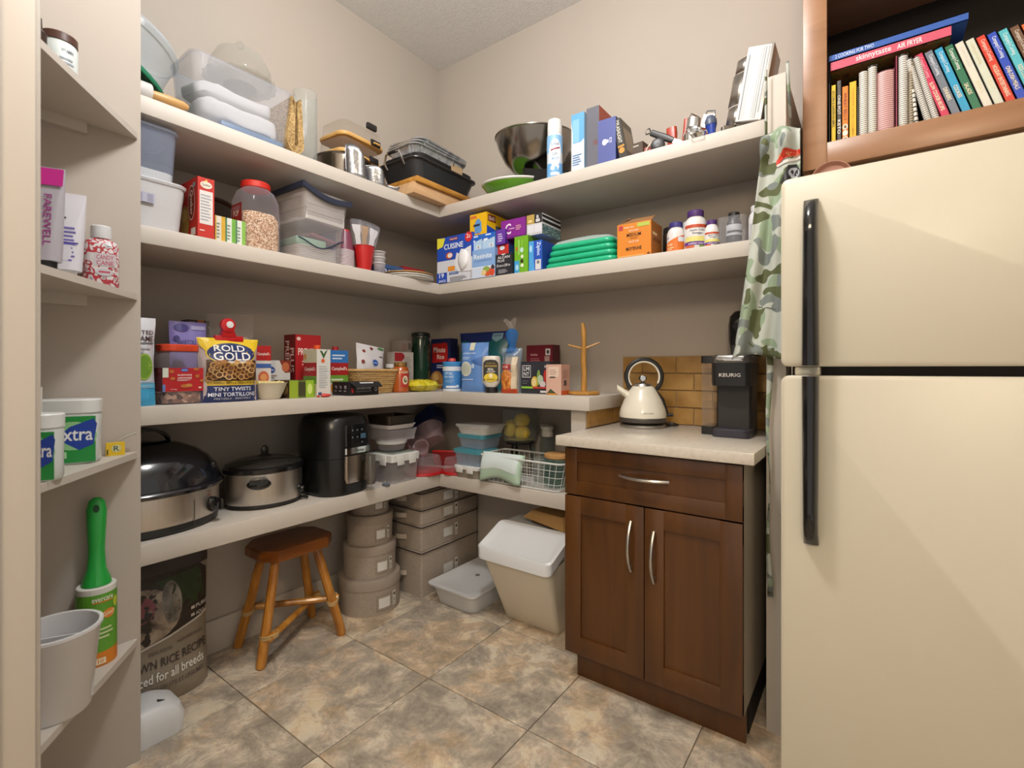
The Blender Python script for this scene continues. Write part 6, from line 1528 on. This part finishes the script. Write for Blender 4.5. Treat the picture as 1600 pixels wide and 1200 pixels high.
r = carton('bar_display_box', 'black open display box of protein bars at the shelf edge', 'box', Lp(3, -.838, .372, .14), .155, .14, .058, '#1b1a1c', {'f': [('R', .08, .22, .14, .4, '#b0242c'), ('T', 'REAL', .11, .48, .1, .15, '#b0242c'), ('T', '1 BAR BARRE PROTEIN', .48, .52, .5, .16, '#d8d8d8'), ('T', 'CHOCOLATE PEANUT BUTTER', .48, .3, .52, .1, '#a0a0a4'), ('E', .9, .42, .05, .14, '#c9c9c9'), ('E', .9, .42, .035, .1, '#1b1a1c')], 'l': [('T', '10g', .34, .62, .1, .24, '#d0d0d4'), ('T', '1g', .58, .62, .08, .24, '#d0d0d4'), ('T', '50', .82, .62, .1, .24, '#d0d0d4'), ('B', .26, .3, .42, .44, 1, '#a0a0a4'), ('B', .5, .3, .68, .44, 1, '#a0a0a4'), ('B', .74, .3, .92, .44, 1, '#a0a0a4')]}, {'t': '#0e0d0e'})
b = MB(); b.add([(-.078, -.07, .058), (.078, -.07, .058), (.072, -.105, .036), (-.066, -.105, .036)], [(0, 1, 2, 3)], mat('flap_black', '#242426', rough=.4)); o_ = b.build('front_flap', r, smooth=0); md = o_.modifiers.new('s', 'SOLIDIFY'); md.thickness = .0015
q = MB(); draw(q, lambda s, t, o: (-.03 + s, -.075 - t * .02, .0567 - t * .012 + o), .07, .5, [('R', 0, .1, 1, .9, '#c9c9c9')]); q.build('flap_print', r, smooth=0)

# wicker basket
WK = mat('wicker', '#b9955e', rough=.7, var=.2, vscale=60)
r = thing('wicker_basket', 'straw coloured wicker basket on the third shelf', 'basket', (.225, -.70, Z3), PI / 2)
b = MB(); NP = 72
for k in range(11):
    f = k / 10; z = .006 + .098 * f; w, d = .205 + .05 * f, .135 + .03 * f
    base = rrect(w, d, .04, 17)
    pts = []
    for i, (x, y) in enumerate(base):
        s = 1 + .012 * (1 if (i // 2 + k) % 2 else -1)
        pts.append((x * s, y * s, z))
    b.tube(pts, .0052, WK, seg=5, closed=True)
b.build('woven_wall', r)
b = MB(); b.tube([(x, y, .108) for x, y in rrect(.26, .168, .04, 8)], .0075, WK, seg=7, closed=True); b.build('braided_rim', r)
b = MB(); b.rr([(.2, .13, .04, .001), (.205, .135, .04, .006)], WK, n=4); b.build('basket_floor', r)
pouch('nut_pouch', 'white resealable pouch standing in the wicker basket', 'pouch', ((.235, -.70, Z3 + .012), 0), .17, .05, .215, '#cfcdd0', seed=9, rot=(0, 0, PI / 2 + R_(4)), notch=.05, pr=[('E', .55, .62, .11, .07, '#2a56a4'), ('T', 'Great Value', .55, .62, .16, .03, '#e6ecf6'), ('E', .2, .85, .05, .03, '#7a3028'), ('E', .48, .93, .06, .03, '#7a3028'), ('E', .85, .96, .12, .03, '#4a7a44'), ('T', 'CRANBERRIES', .6, .43, .5, .035, '#b0485a'), ('T', 'CANNEBERGES', .6, .36, .5, .045, '#a01c30'), ('R', .2, .3, .95, .33, '#b8283c'), ('B', .72, .76, .95, .8, 1, '#3c3c3c'), ('E', .12, .62, .05, .04, '#7a3028')])
# sauce jar and neighbours
lathe_thing('sauce_jar', 'glass jar of orange pasta sauce with red label and gold lid', 'jar', (.285, -.556, Z3), [('sauce', [(.038, 0), (.043, .005), (.043, .10), (.036, .122), (.029, .128)], mat('tomato_sauce', '#a5501c', rough=.25, coat=.5, var=.12), {}), ('lid', [(.031, .128), (.032, .13), (.032, .146), (.029, .148)], mat('gold_lid', '#b0894c', rough=.3, metal=.8), {})],
            (.043, 2.6, .02, .09, [('R', .5, .05, .9, .8, '#a52c1c'), ('T', 'CLASSICO', .7, .88, .36, .12, '#ead8c0'), ('E', .7, .45, .13, .24, '#d8c8ae'), ('E', .7, .45, .08, .14, '#4a5a3c'), ('E', .72, .5, .04, .07, '#e0c09a')]), rz=R_(52))
lathe_thing('small_jar', 'small dark jam jar with white lid behind the sauce jar', 'jar', (.185, -.53, Z3), [('jar', [(.028, 0), (.03, .004), (.03, .115), (.026, .122)], mat('jam_dark', '#4a2a24', rough=.3), {}), ('lid', [(.029, .121), (.029, .138), (.027, .14)], WHP, {})])
carton('pasta_carton', 'white carton with red printed corner behind the sauce jar', 'box', Lp(3, -.43, .17, .06), .13, .06, .205, '#b5aba4', {'f': [('E', .3, .88, .22, .1, '#8a2024'), ('R', 0, .76, .4, .98, '#9c2428'), ('B', .5, .4, .9, .9, 10, '#9a908a')]})
carton('tea_tin_carton', 'narrow white carton against the back wall beside the green bottle', 'box', Lp(3, -.355, .10, .07), .08, .07, .272, '#a39a92', {'f': [('R', .1, .8, .6, .94, '#a58a80'), ('R', .7, .82, .95, .95, '#6a625c'), ('B', .1, .1, .9, .7, 8, '#968c84')]})
r = lathe_thing('green_bottle', 'tall dark green flip-top bottle in the shelf corner', 'bottle', (.09, -.235, Z3), [('bottle_glass', [(.046, 0), (.05, .006), (.05, .28), (.046, .295)], mat('bottle_green', '#1f3a2a', rough=.2, coat=.3), {}), ('lid', [(.05, .294), (.053, .3), (.053, .318), (.04, .324)], mat('lid_darkgreen', '#18241c', rough=.3), {})])
b = MB(); b.tube([(.05, -.02, .30), (.07, -.03, .296), (.068, -.04, .25), (.055, -.035, .24)], .002, CHROME, seg=6); b.tube([(.054 * math.cos(2 * PI * i / 24), .054 * math.sin(2 * PI * i / 24), .296) for i in range(24)], .0025, CHROME, seg=5, closed=True); b.build('wire_bail', r)
YC = pattern('yellow_snack', [(.3, '#8a8a1c'), (.5, '#c9b41c'), (.62, '#d8cc4a'), (.75, '#b8a888')], scale=30, detail=3, rough=.3)
r = thing('soft_packet', 'crinkled yellow snack packet lying by the sauce jar', 'packet', (.305, -.435, Z3), PI / 2 - R_(8))
b = MB()
def yp(s, t, sg):
    e = (1 - abs(2 * s - 1) ** 4) * (1 - abs(2 * t - 1) ** 4)
    return ((s - .5) * .17, (t - .5) * .1, max(0, .03 + sg * .03 * e ** .5 + .006 * noise.noise(Vector((s * 7, t * 7, sg)))))
b.grid(lambda s, t: yp(s, t, 1), 14, 8, YC); b.grid(lambda s, t: yp(s, t, -1), 14, 8, YC, True); b.build('packet_film', r, smooth=60)
b = MB(); b.grid(lambda s, t: (.085 + .02 * s, (t - .5) * .095, .032 + .004 * math.sin(t * 30)), 2, 14, clear('packet_clear', '#d8cdb0', .4, .3)); b.build('seal', r, smooth=60)

# right-hand run of the third shelf
carton('rice_carton', 'navy instant rice carton with red name panel in the corner', 'box', Rp(3, .165, -.15, .06), .155, .06, .29, '#1b2350', {'f': [('P', [(.06, .9), (.8, .92), (.86, .86), (.86, .58), (.8, .54), (.06, .52)], '#b3221e'), ('T', 'Minute', .44, .78, .6, .11, '#f0e0d8'), ('T', 'Rice', .5, .64, .36, .09, '#f0e0d8'), ('B', .3, .42, .75, .5, 2, '#c9cde0'), ('E', .3, .16, .34, .2, '#a5743c'), ('E', .24, .22, .16, .1, '#c9a060'), ('E', .38, .1, .16, .08, '#8a5a2c')]}, {'r': '#141a3c'})
lathe_thing('blue_canister', 'blue collagen canister with white foot and blue screw lid', 'canister', (.395, -.30, Z3), [('canister', [(.044, 0), (.049, .004), (.049, .125), (.046, .13)], mat('canister_blue', '#3f7cba', rough=.4), {}), ('lid', [(.05, .129), (.051, .131), (.051, .15), (.048, .153)], mat('canister_lid', '#3c86c4', rough=.4), {})],
            (.049, 2.8, .0, .128, [('R', 0, 0, 1, .1, '#d4d8dc'), ('R', 0, .82, 1, 1, '#d0d8e0'), ('T', 'VITAL', .4, .72, .3, .1, '#dbe6f0'), ('T', 'PROTEINS', .42, .58, .36, .08, '#cfdcea'), ('B', .28, .36, .66, .48, 2, '#8ab0d4'), ('R', .3, .14, .7, .22, '#e0e6ec'), ('E', .75, .2, .06, .06, '#d0e0ee')]), rz=R_(36))
r = thing('red_scoop', 'small red cap resting on the blue canister', 'cap', (.39, -.295, Z3 + .1535)); b = MB(); b.lathe([(.02, 0), (.022, .004), (.018, .016), (.008, .019)], mat('cap_coral', '#c8403c', rough=.4), seg=20); b.build('cap', r)
pouch('powder_pouch', 'light blue powder pouch standing on the third shelf', 'pouch', ((.532, -.275, Z3), R_(8)), .165, .075, .25, '#5f88c4', seed=11, crinkle=.005, pr=[('R', .38, .84, .56, 1.0, '#d8d8c0'), ('T', 'greatpowder', .4, .78, .5, .045, '#d8e2f2'), ('B', .15, .66, .5, .72, 2, '#b8cbe6'), ('E', .3, .46, .22, .15, '#cfd2c8'), ('E', .3, .46, .17, .12, '#b8bcae'), ('E', .58, .52, .06, .05, '#b8cbe6'), ('R', .1, .24, .6, .255, '#c8d6ec'), ('P', [(.5, .62), (.95, .74), (.95, .5)], '#3c66a8')])
pouch('teal_bag', 'big teal bag with navy top behind the light blue pouch', 'bag', ((.445, -.10, Z3), 0), .345, .09, .318, '#1f6a72', seed=12, crinkle=.006, pr=[('P', [(.0, .86), (.15, .86), (.3, .82), (.7, .84), (.82, .9), (1, .84), (1, 1), (0, 1)], '#1c2f70'), ('P', [(.72, .97), (.92, .97), (.92, .88), (.82, .82), (.72, .88)], '#8ab0c0'), ('T', 'ISLAND', .82, .93, .15, .035, '#1c3a50'), ('R', .72, .5, .86, .56, '#8fc0c4'), ('E', .2, .5, .2, .2, '#2c848a'), ('B', .3, .6, .7, .72, 3, '#4c9aa0')])
r = thing('mayo_bottle', 'upside-down squeeze bottle with black cap and yellow label', 'bottle', (.687, -.335, Z3), R_(32))
b = MB(); b.lathe([(.03, 0), (.031, .003), (.03, .024), (.026, .028)], BLK, seg=24); b.build('flip_cap', r)
b = MB(); b.rr([(.05, .045, .02, .028), (.088, .055, .026, .05), (.092, .058, .028, .07), (.092, .058, .028, .15), (.086, .054, .026, .172), (.07, .045, .02, .178)], mat('mayo_white', '#cdc6ba', rough=.3), n=6); b.build('bottle', r)
q = MB(); draw(q, lambda s, t, o: (-.036 + s, -.0293 - o - .0 * t, .05 + t), .072, .11, [('P', [(0, .1), (0, .85), (.15, .97), (.5, 1), (.85, .97), (1, .85), (1, .1)], '#23201c'), ('E', .5, .22, .46, .2, '#d8bc2c'), ('T', 'MAYONNAISE', .5, .72, .8, .08, '#c9a830'), ('T', 'OLIVE OIL', .5, .84, .6, .06, '#a58a3c'), ('T', 'REAL', .5, .58, .4, .1, '#e8e4dc'), ('T', 'AVOCADO', .5, .47, .56, .07, '#e8e4dc'), ('E', .5, .3, .12, .09, '#e8dcc0'), ('T', "Hellmann's", .5, .14, .6, .09, '#2c2418')]); q.build('printed_label', r, smooth=0)
r = pouch('bread_bag', 'orange and clear bag of bread twisted shut with a blue top', 'bag', ((.778, -.29, Z3), R_(12)), .105, .085, .215, '#a8bcd4', seed=14, crinkle=.008, m=clear('bread_film', '#bcd0e4', .45, .4), bulge=1.1,
      pr=[('R', .04, 0, .9, .12, '#c0481c'), ('R', .1, .52, .62, .64, '#a02428'), ('E', .4, .3, .32, .22, pattern('pizza', [(.3, '#8a3c14'), (.5, '#c9762c'), (.7, '#d8a45c')], scale=60, detail=3)), ('T', 'GF', .22, .86, .2, .1, '#23283c'), ('T', '1.5', .22, .74, .2, .1, '#23283c'), ('R', .66, .1, .9, .8, '#c9b79c'), ('T', 'PIZZA', .35, .58, .3, .05, '#f0dcd0')])
b = MB(); b.rr([(.075, .06, .02, .004), (.083, .068, .025, .1), (.075, .058, .02, .17)], mat('bread_slices', '#b8946a', rough=.8, var=.2, vscale=30), n=4); b.build('bread', r)
b = MB(); b.lathe([(.02, .18), (.03, .2), (.016, .225), (.026, .262), (.03, .285), (.022, .30), (.012, .308)], clear('twist_blue', '#2c7cc8', .75, .2, rough=.2), seg=16, rib=.1, nrib=5); b.build('twisted_top', r)
b = MB(); b.grid(lambda s, t: ((s - .5) * (.02 + .05 * t) - .012 * t, .006 * math.sin(s * 14), .303 + .05 * t + .008 * math.sin(s * 9)), 10, 4, clear('film_end', '#d8cfc8', .3, .4)); b.build('loose_film', r, smooth=60)
carton('dark_red_carton', 'dark red pod carton at the back wall', 'box', Rp(3, .83, -.13, .07), .155, .07, .235, '#6a1220', {'f': [('T', 'barista', .3, .80, .26, .05, '#d8a8a8'), ('B', .15, .5, .55, .74, 6, '#a05a60'), ('R', .74, .78, .92, .92, '#c9c4c0'), ('E', .83, .85, .05, .04, '#3a3034'), ('P', [(.7, .76), (.9, .76), (.86, .5), (.74, .5)], '#a08078')]}, {'r': '#4c0c18'})
carton('electrolyte_carton', 'charcoal electrolyte carton with fruit picture', 'box', Rp(3, .915, -.295, .09), .160, .09, .150, '#2a2b33', {'f': [('R', .04, .5, .34, .88, '#d8d8da'), ('R', .055, .52, .325, .86, '#2a2b33'), ('T', 'LM', .19, .77, .2, .12, '#e4e4e6'), ('T', 'NT', .19, .61, .2, .12, '#e4e4e6'), ('T', '30', .86, .84, .1, .07, '#e0e0e0'), ('E', .48, .36, .12, .18, '#c9a830'), ('E', .46, .36, .08, .13, '#dcc890'), ('E', .62, .5, .06, .24, '#7a9a4a'), ('E', .68, .44, .1, .14, '#a8bca0'), ('E', .86, .55, .07, .2, '#b0302c'), ('E', .97, .42, .06, .12, '#c05a44'), ('E', .76, .3, .1, .1, '#c9c0c0'), ('R', .02, .16, .42, .22, '#8ac03c'), ('R', .42, .16, .98, .22, '#b03430'), ('R', .68, .04, .92, .1, '#d8d8d8'), ('B', .06, .3, .3, .44, 2, '#5c5c66')]}, {'r': '#1c1c24', 't': '#3a3b44'})
r = carton('pink_carton', 'pale pink carton with orange foot and torn corner', 'box', Rp(3, 1.035, -.33, .075), .078, .075, .135, '#cfa896', {'f': [('R', .16, .58, .84, .92, '#dcc4b4'), ('B', .24, .66, .76, .86, 4, '#b08a7c'), ('R', .25, .56, .6, .6, '#4a3a34'), ('P', [(.05, .04), (.3, .2), (.6, .08), (.8, .0), (.05, 0)], '#3c4a2c'), ('R', .1, .0, .7, .05, '#c9862c')], 'r': [('R', 0, 0, 1, .14, '#c95a28'), ('R', .3, .3, .6, .48, '#4a4040'), ('B', .15, .55, .85, .85, 5, '#b08a7c')]}, {'r': '#c4998a', 't': '#b88c7c'})
OLW = wood('mug_tree_wood', '#9c6c2c', '#b5843c', '#c99a52', scale=6, stretch=(4, 4, 1), rough=.4)
r = thing('mug_tree', 'bare wooden mug tree with two straight pegs', 'mug tree', (1.135, -.235, Z3), R_(30))
b = MB(); b.lathe([(.066, 0), (.07, .004), (.07, .011), (.066, .015)], OLW, seg=36); b.build('base', r)
b = MB(); b.tube([(0, 0, .014), (.002, 0, .1), (-.002, 0, .15), (.001, 0, .22), (-.001, 0, .29), (-.006, 0, .32)], [.0135, .0115, .0125, .011, .0115, .008], OLW, seg=12); b.build('post', r)
for s, zz in ((-1, .205), (1, .205)):
    b = MB(); b.tube([(0, 0, zz), (s * .07, -.004, zz + (.018 if s < 0 else .028))], [.005, .0035], OLW, seg=8); b.build('peg', r)
b = MB(); b.tube([(0, 0, .15), (.004, .04, .17)], [.005, .0035], OLW, seg=8); b.build('peg', r)

# ================================================================== CORNER SHELVES BY THE DOOR
r = lathe_thing('white_jar', 'white labelled jar on the top corner shelf', 'jar', (.53, -1.875, 1.8515), [('jar', [(.034, 0), (.036, .004), (.036, .11), (.032, .118)], mat('jar_mint_white', '#cfd6d4', rough=.4), {}), ('lid', [(.036, .117), (.036, .135), (.034, .137)], mat('lid_brown', '#4a2c22', rough=.4), {})], (.036, 2.8, .01, .1, [('B', .55, .1, .85, .7, 6, '#8a9098'), ('T', 'VITAMIN', .7, .82, .24, .08, '#5a6068')]), rz=R_(72))
lathe_thing('dark_vial', 'narrow dark bottle left of the white jar on the top corner shelf', 'bottle', (.60, -1.93, 1.8515), [('bottle', [(.018, 0), (.02, .003), (.02, .09), (.012, .1), (.011, .125)], mat('vial_brown', '#2c1c14', rough=.3), {})])
CANE = pattern('candy_cane_print', [(.0, '#cfcaca'), (.48, '#cfcaca'), (.5, '#a8323c'), (.58, '#a8323c'), (.6, '#c9c4c6'), (.68, '#8a8a8e')], scale=60, detail=1, rough=.35, interp='CONSTANT')
r = thing('peppermint_bottle', 'white bottle with red candy-cane print and flip cap', 'bottle', (.474, -1.778, 1.3785), R_(78))
b = MB(); b.rr([(.072, .05, .022, 0), (.077, .054, .024, .006), (.077, .054, .024, .11), (.066, .046, .02, .125), (.036, .034, .015, .134)], CANE, n=6); b.build('bottle', r)
b = MB(); b.lathe([(.022, .133), (.023, .136), (.0225, .165), (.02, .168)], WHP, seg=24); b.build('flip_cap', r)
q = MB(); draw(q, lambda s, t, o: (-.03 + s, -.0272 - o, .012 + t), .06, .1, [('R', .25, .45, 1.0, .78, '#bfb8bc'), ('T', 'CANDY', .62, .68, .6, .12, '#b0405a'), ('T', 'CANE', .62, .53, .6, .12, '#b0405a'), ('E', .6, .28, .3, .1, '#b8b8bc'), ('R', .4, .26, .8, .31, '#b0405a')]); q.build('printed_label', r, smooth=0)
def sqtube(label, x, y, w, h, rz, body, topc, items, lean=0):
    r = thing('cosmetic_tube', label, 'tube', (x, y, 1.3785), rz)
    b = MB(); b.rr([(w * .55, w * .5, w * .22, 0), (w * .58, w * .52, w * .24, .022)], BLK if topc == 'k' else WHP, n=5); b.build('cap', r)
    b = MB(); b.rr([(w * .8, w * .62, w * .3, .022), (w * .86, w * .6, w * .29, .06), (w * .95, w * .35, w * .16, h * .7), (w, .006, .002, h - .012), (w, .004, .0015, h)], mat('tube_' + body, body, rough=.35), n=6); b.build('tube_body', r)
    if items:
        q = MB()
        draw(q, lambda s, t, o: (-w / 2 + s, -(.3 * w * (1 - t / h) ** .55) - .0026 - o, t), w, h, items); q.build('printed_label', r, smooth=0)
    return r
sqtube('large white cosmetic tube with violet small print', .56, -1.872, .085, .215, R_(70), '#cfcdd4', 'w', [('B', .5, .2, .8, .62, 9, '#6a60a8'), ('R', .52, .4, .85, .42, '#4a4090'), ('E', .55, .7, .03, .01, '#3c3a4a')])
sqtube('silver cosmetic tube with magenta top behind the door casing', .665, -1.925, .07, .235, R_(62), '#a8a4ac', 'k', [('R', .02, .82, .98, .99, '#b0187c'), ('V', 'FAREWELL', .62, .48, .2, .5, '#8a2c74')])
r = lathe_thing('striped_can', 'small red and green topped can behind the white tube', 'can', (.46, -1.865, 1.3785), [('can', [(.022, 0), (.023, .003), (.023, .11), (.021, .116)], mat('can_red', '#a83a40', rough=.4), {}), ('cap', [(.0235, .11), (.0235, .14), (.02, .144)], mat('can_cap', '#c9cdd0', rough=.4), {})], (.023, 2.8, .08, .03, [('R', 0, .2, 1, .8, '#3a9a70')]), rz=R_(72))
# gum tubs
def gum(label, x, y, w, d, h, rz):
    r = thing('gum_tub', label, 'tub', (x, y, .9155), rz, 'gum tubs')
    b = MB(); b.rr([(w * .92, d * .92, .03, 0), (w, d, .034, .008), (w * .98, d * .98, .034, h * .3), (w, d, .034, h * .74), (w * .97, d * .97, .033, h * .8)], mat('gum_white', '#ccd2ce', rough=.3), n=7); b.build('tub', r)
    b = MB(); b.rr([(w * 1.02, d * 1.02, .034, h * .79), (w * 1.03, d * 1.03, .035, h * .98), (w * .97, d * .97, .033, h)], mat('gum_lid', '#d8dad8', rough=.3), n=7); b.build('flip_lid', r)
    q = MB(); draw(q, lambda s, t, o: (-w / 2 + s, -d / 2 - o, t), w, h, [('P', [(.26, .03), (.98, .03), (.98, .74), (.24, .74), (.3, .4)], '#1f8a3c'), ('E', .66, .44, .34, .22, '#8fc48a'), ('P', [(.42, .4), (.62, .58), (.95, .7), (1.0, .62), (.95, .3), (.75, .22), (.55, .34)], '#1f3f9c'), ('T', 'extra', .68, .45, .52, .17, '#eef0ee'), ('B', .04, .1, .24, .7, 10, '#a0a8a8'), ('R', .4, .1, .58, .2, '#a8d0a4')]); q.build('printed_label', r, smooth=0)
    return r
gum('large green and white gum tub on the third corner shelf', .492, -1.855, .142, .085, .165, R_(66))
gum('green and white gum tub half hidden by the door casing', .70, -1.945, .09, .07, .145, R_(58))
carton('violet_card', 'small violet card box behind the large gum tub', 'box', ((.462, -1.80, .9155), R_(75)), .03, .02, .095, '#6a4c6e')
carton('yellow_gum_pack', 'small yellow gum pack at the tip of the third corner shelf', 'gum pack', ((.455, -1.742, .9155), R_(80)), .042, .014, .036, '#d8b41c', {'f': [('E', .55, .55, .26, .3, '#c9c48a'), ('T', 'R', .55, .55, .3, .4, '#2a4a4c'), ('R', .05, .1, .12, .5, '#3a3414')]})
r = thing('floss_pick', 'white plastic pick standing out of the yellow gum pack', 'pick', (.447, -1.722, .9520), R_(80)); b = MB(); b.tube([(-.01, 0, .002), (.012, 0, .014), (.03, 0, .02)], .003, mat('pick_grey', '#a8a298', rough=.4), seg=6); b.build('pick', r)
r = thing('framed_card', 'dark card with white border standing behind the gum tubs', 'card', (.585, -1.955, .9155), R_(60)); b = MB(); b.cbox(-.04, .04, -.004, .004, 0, .2, mat('card_white', '#cfccc4', rough=.5), .001); b.build('card', r); q = MB(); draw(q, lambda s, t, o: (-.035 + s, -.004 - o, .005 + t), .07, .19, [('R', 0, 0, 1, 1, '#22242c'), ('B', .3, .5, .8, .7, 3, '#8a8c94')]); q.build('card_print', r, smooth=0)
# lint roller and pot
LG = mat('roller_green', '#1f9a3c', rough=.3, coat=.2)
r = thing('lint_roller', 'lint roller standing upright with bright green handle', 'lint roller', (.470, -1.787, .3655), R_(74))
b = MB(); b.lathe([(.042, 0), (.043, .002), (.043, .206), (.041, .208), (.034, .208)], mat('roll_white', '#d4d2cc', rough=.6), seg=32); b.build('paper_roll', r)
q = MB(); draw(q, cyl_map(.0432, 3.0, .0), .13, .206, [('R', 0, .15, 1, .93, '#5a9a2c'), ('R', 0, 0, 1, .15, '#d07a1c'), ('P', [(0, .15), (1, .15), (1, .19), (0, .17)], '#d07a1c'), ('T', 'evercare', .62, .86, .36, .05, '#e8ead8'), ('R', .45, .82, .8, .835, '#d07a1c'), ('E', .72, .66, .12, .06, '#d8802c'), ('T', 'GIANT', .72, .66, .22, .05, '#f0e4c8'), ('E', .86, .78, .06, .07, '#b8c83c'), ('B', .48, .36, .82, .52, 3, '#c9d8a8'), ('R', .3, .03, .66, .11, '#e8d8b8'), ('T', '60+10', .48, .07, .28, .05, '#d07a1c')], nx=14, off=.0008); q.build('printed_label', r, smooth=0)
b = MB(); rings = []
for (w, d, z) in ((.066, .066, .209), (.06, .058, .225), (.042, .036, .25), (.036, .03, .30), (.042, .032, .37), (.044, .03, .41), (.034, .024, .435), (.014, .01, .443)):
    rings.append([(x, y, z) for x, y in rrect(w, d, min(w, d) * .49, 5)])
b.loft(rings, LG); b.build('handle', r)
b = MB(); b.M = Matrix.Translation((0, -.0135, .415)) @ Matrix.Rotation(PI / 2, 4, 'X'); b.lathe([(.007, -.002), (.007, .002), (.001, .002)], mat('hole_dark', '#12401c', rough=.6), seg=14, sy=1.5); b.build('hang_hole', r)
r = thing('white_pot', 'white plastic pot with a divider on the lowest corner shelf', 'pot', (.645, -1.905, .3655), R_(60))
PW_ = mat('pot_white', '#dad9da', rough=.35)
b = MB(); b.lathe([(.062, 0), (.065, .004), (.082, .182), (.087, .188), (.087, .194), (.079, .194), (.062, .01), (.001, .008)], PW_, seg=40); b.build('pot_wall', r)
b = MB(); b.box(-.07, .07, -.002, .002, .02, .172, PW_); b.build('divider', r, smooth=0)

# ================================================================== APRON
CAMO = camo_mat()
r = thing('camo_apron', 'camouflage apron hanging over the end of the partition', 'apron', (1.93, -.475, 0))
def apron(s, t):      # s across, t from hem (0) up to the neck (1)
    z = 1.20 + .705 * t
    xl = -.118 + .082 * min(1, t * 1.12) ** .8; xr = .05 + (.02 if z > 1.66 else 0)
    if t < .08:
        z -= .012 * (1 - s)
    x = xl + (xr - xl) * s
    y = -.012 - .016 * math.sin(s * 9 + t * 2.5) * (.35 + .65 * (1 - t)) - .012 * math.sin(s * 17 - t * 5) * (1 - t) - .02 * (1 - t)
    if t > .86:
        y -= .02 * math.sin((t - .86) / .14 * PI) * (1 + math.sin(s * 12)); z -= (t - .86) * .25 * abs(s - .5)
    return (x, y, z + .012 * math.sin(s * 5) * (1 - t))
b = MB(); b.grid(apron, 30, 60, CAMO); o_ = b.build('cloth', r, smooth=80); md = o_.modifiers.new('s', 'SOLIDIFY'); md.thickness = .002; md.offset = 1
q = MB(); draw(q, lambda s, t, o: tuple(Vector(apron(s, t + .05)) + Vector((0, -.0045 - o, 0))), 1, 1, [('P', [(.42, .775), (.6, .80), (1.0, .815), (1.0, .84), (.6, .835), (.42, .80)], '#c0321c'), ('T', 'PIT MASTER', .72, .815, .5, .02, '#e8a06a'), ('P', [(.45, .77), (1.0, .795), (1.0, .805), (.6, .79), (.42, .78)], '#c9c4bc')], nx=10); q.build('red_badge', r, smooth=0)
q = MB(); draw(q, lambda s, t, o: tuple(Vector(apron(s, .745 + (t - .62) * .62)) + Vector((0, -.0045 - o, 0))), 1, 1, [('P', [(.55, .62), (.72, .74), (.92, .75), (1.0, .70), (1.0, .62)], '#17181a'), ('E', .86, .69, .12, .035, '#9a9ca4'), ('E', .82, .695, .03, .012, '#17181a'), ('E', .92, .695, .03, .012, '#17181a'), ('R', .8, .65, .94, .665, '#b0b2b8')], nx=8); q.build('black_patch', r, smooth=0)
b = MB(); b.grid(lambda s, t: tuple(Vector(apron(s, .20 + .006 * t)) + Vector((0, -.0025, 0))), 30, 1, mat('seam_dark', '#5a5f55', rough=.8)); b.build('pocket_seam', r, smooth=80)
def ribbon(name, pts, w):
    b = MB(); rings = []
    for i, p in enumerate(pts):
        a = i * .6
        rings.append([(p[0] - w / 2 * math.cos(a * .3), p[1] - .004 * math.sin(a), p[2]), (p[0] + w / 2 * math.cos(a * .3), p[1] + .004 * math.sin(a), p[2])])
    b.loft(rings, CAMO, False, False, closed=False); o = b.build(name, r, smooth=80); md = o.modifiers.new('s', 'SOLIDIFY'); md.thickness = .0015
ribbon('waist_tie', [(-.018 + .004 * math.sin(i * .9), .004 + .003 * math.sin(i * 1.7), 1.24 - i * .05) for i in range(17)], .017)
ribbon('neck_strap', [(-.024 + .0 * i, -.004, 1.86 + .24 * i / 4) for i in range(5)], .007)
ribbon('neck_strap', [(.034, -.0 + .06 * i / 3, 2.108 - .05 * i) for i in range(4)], .008)
r = thing('metal_hook', 'small bent metal bracket between partition and refrigerator', 'bracket', (1.962, -.47, .70), 0)
b = MB(); b.M = Matrix.Rotation(R_(28), 4, 'Y'); b.cbox(-.02, .02, -.004, .004, -.006, .006, STEEL, .002); b.build('plate', r)
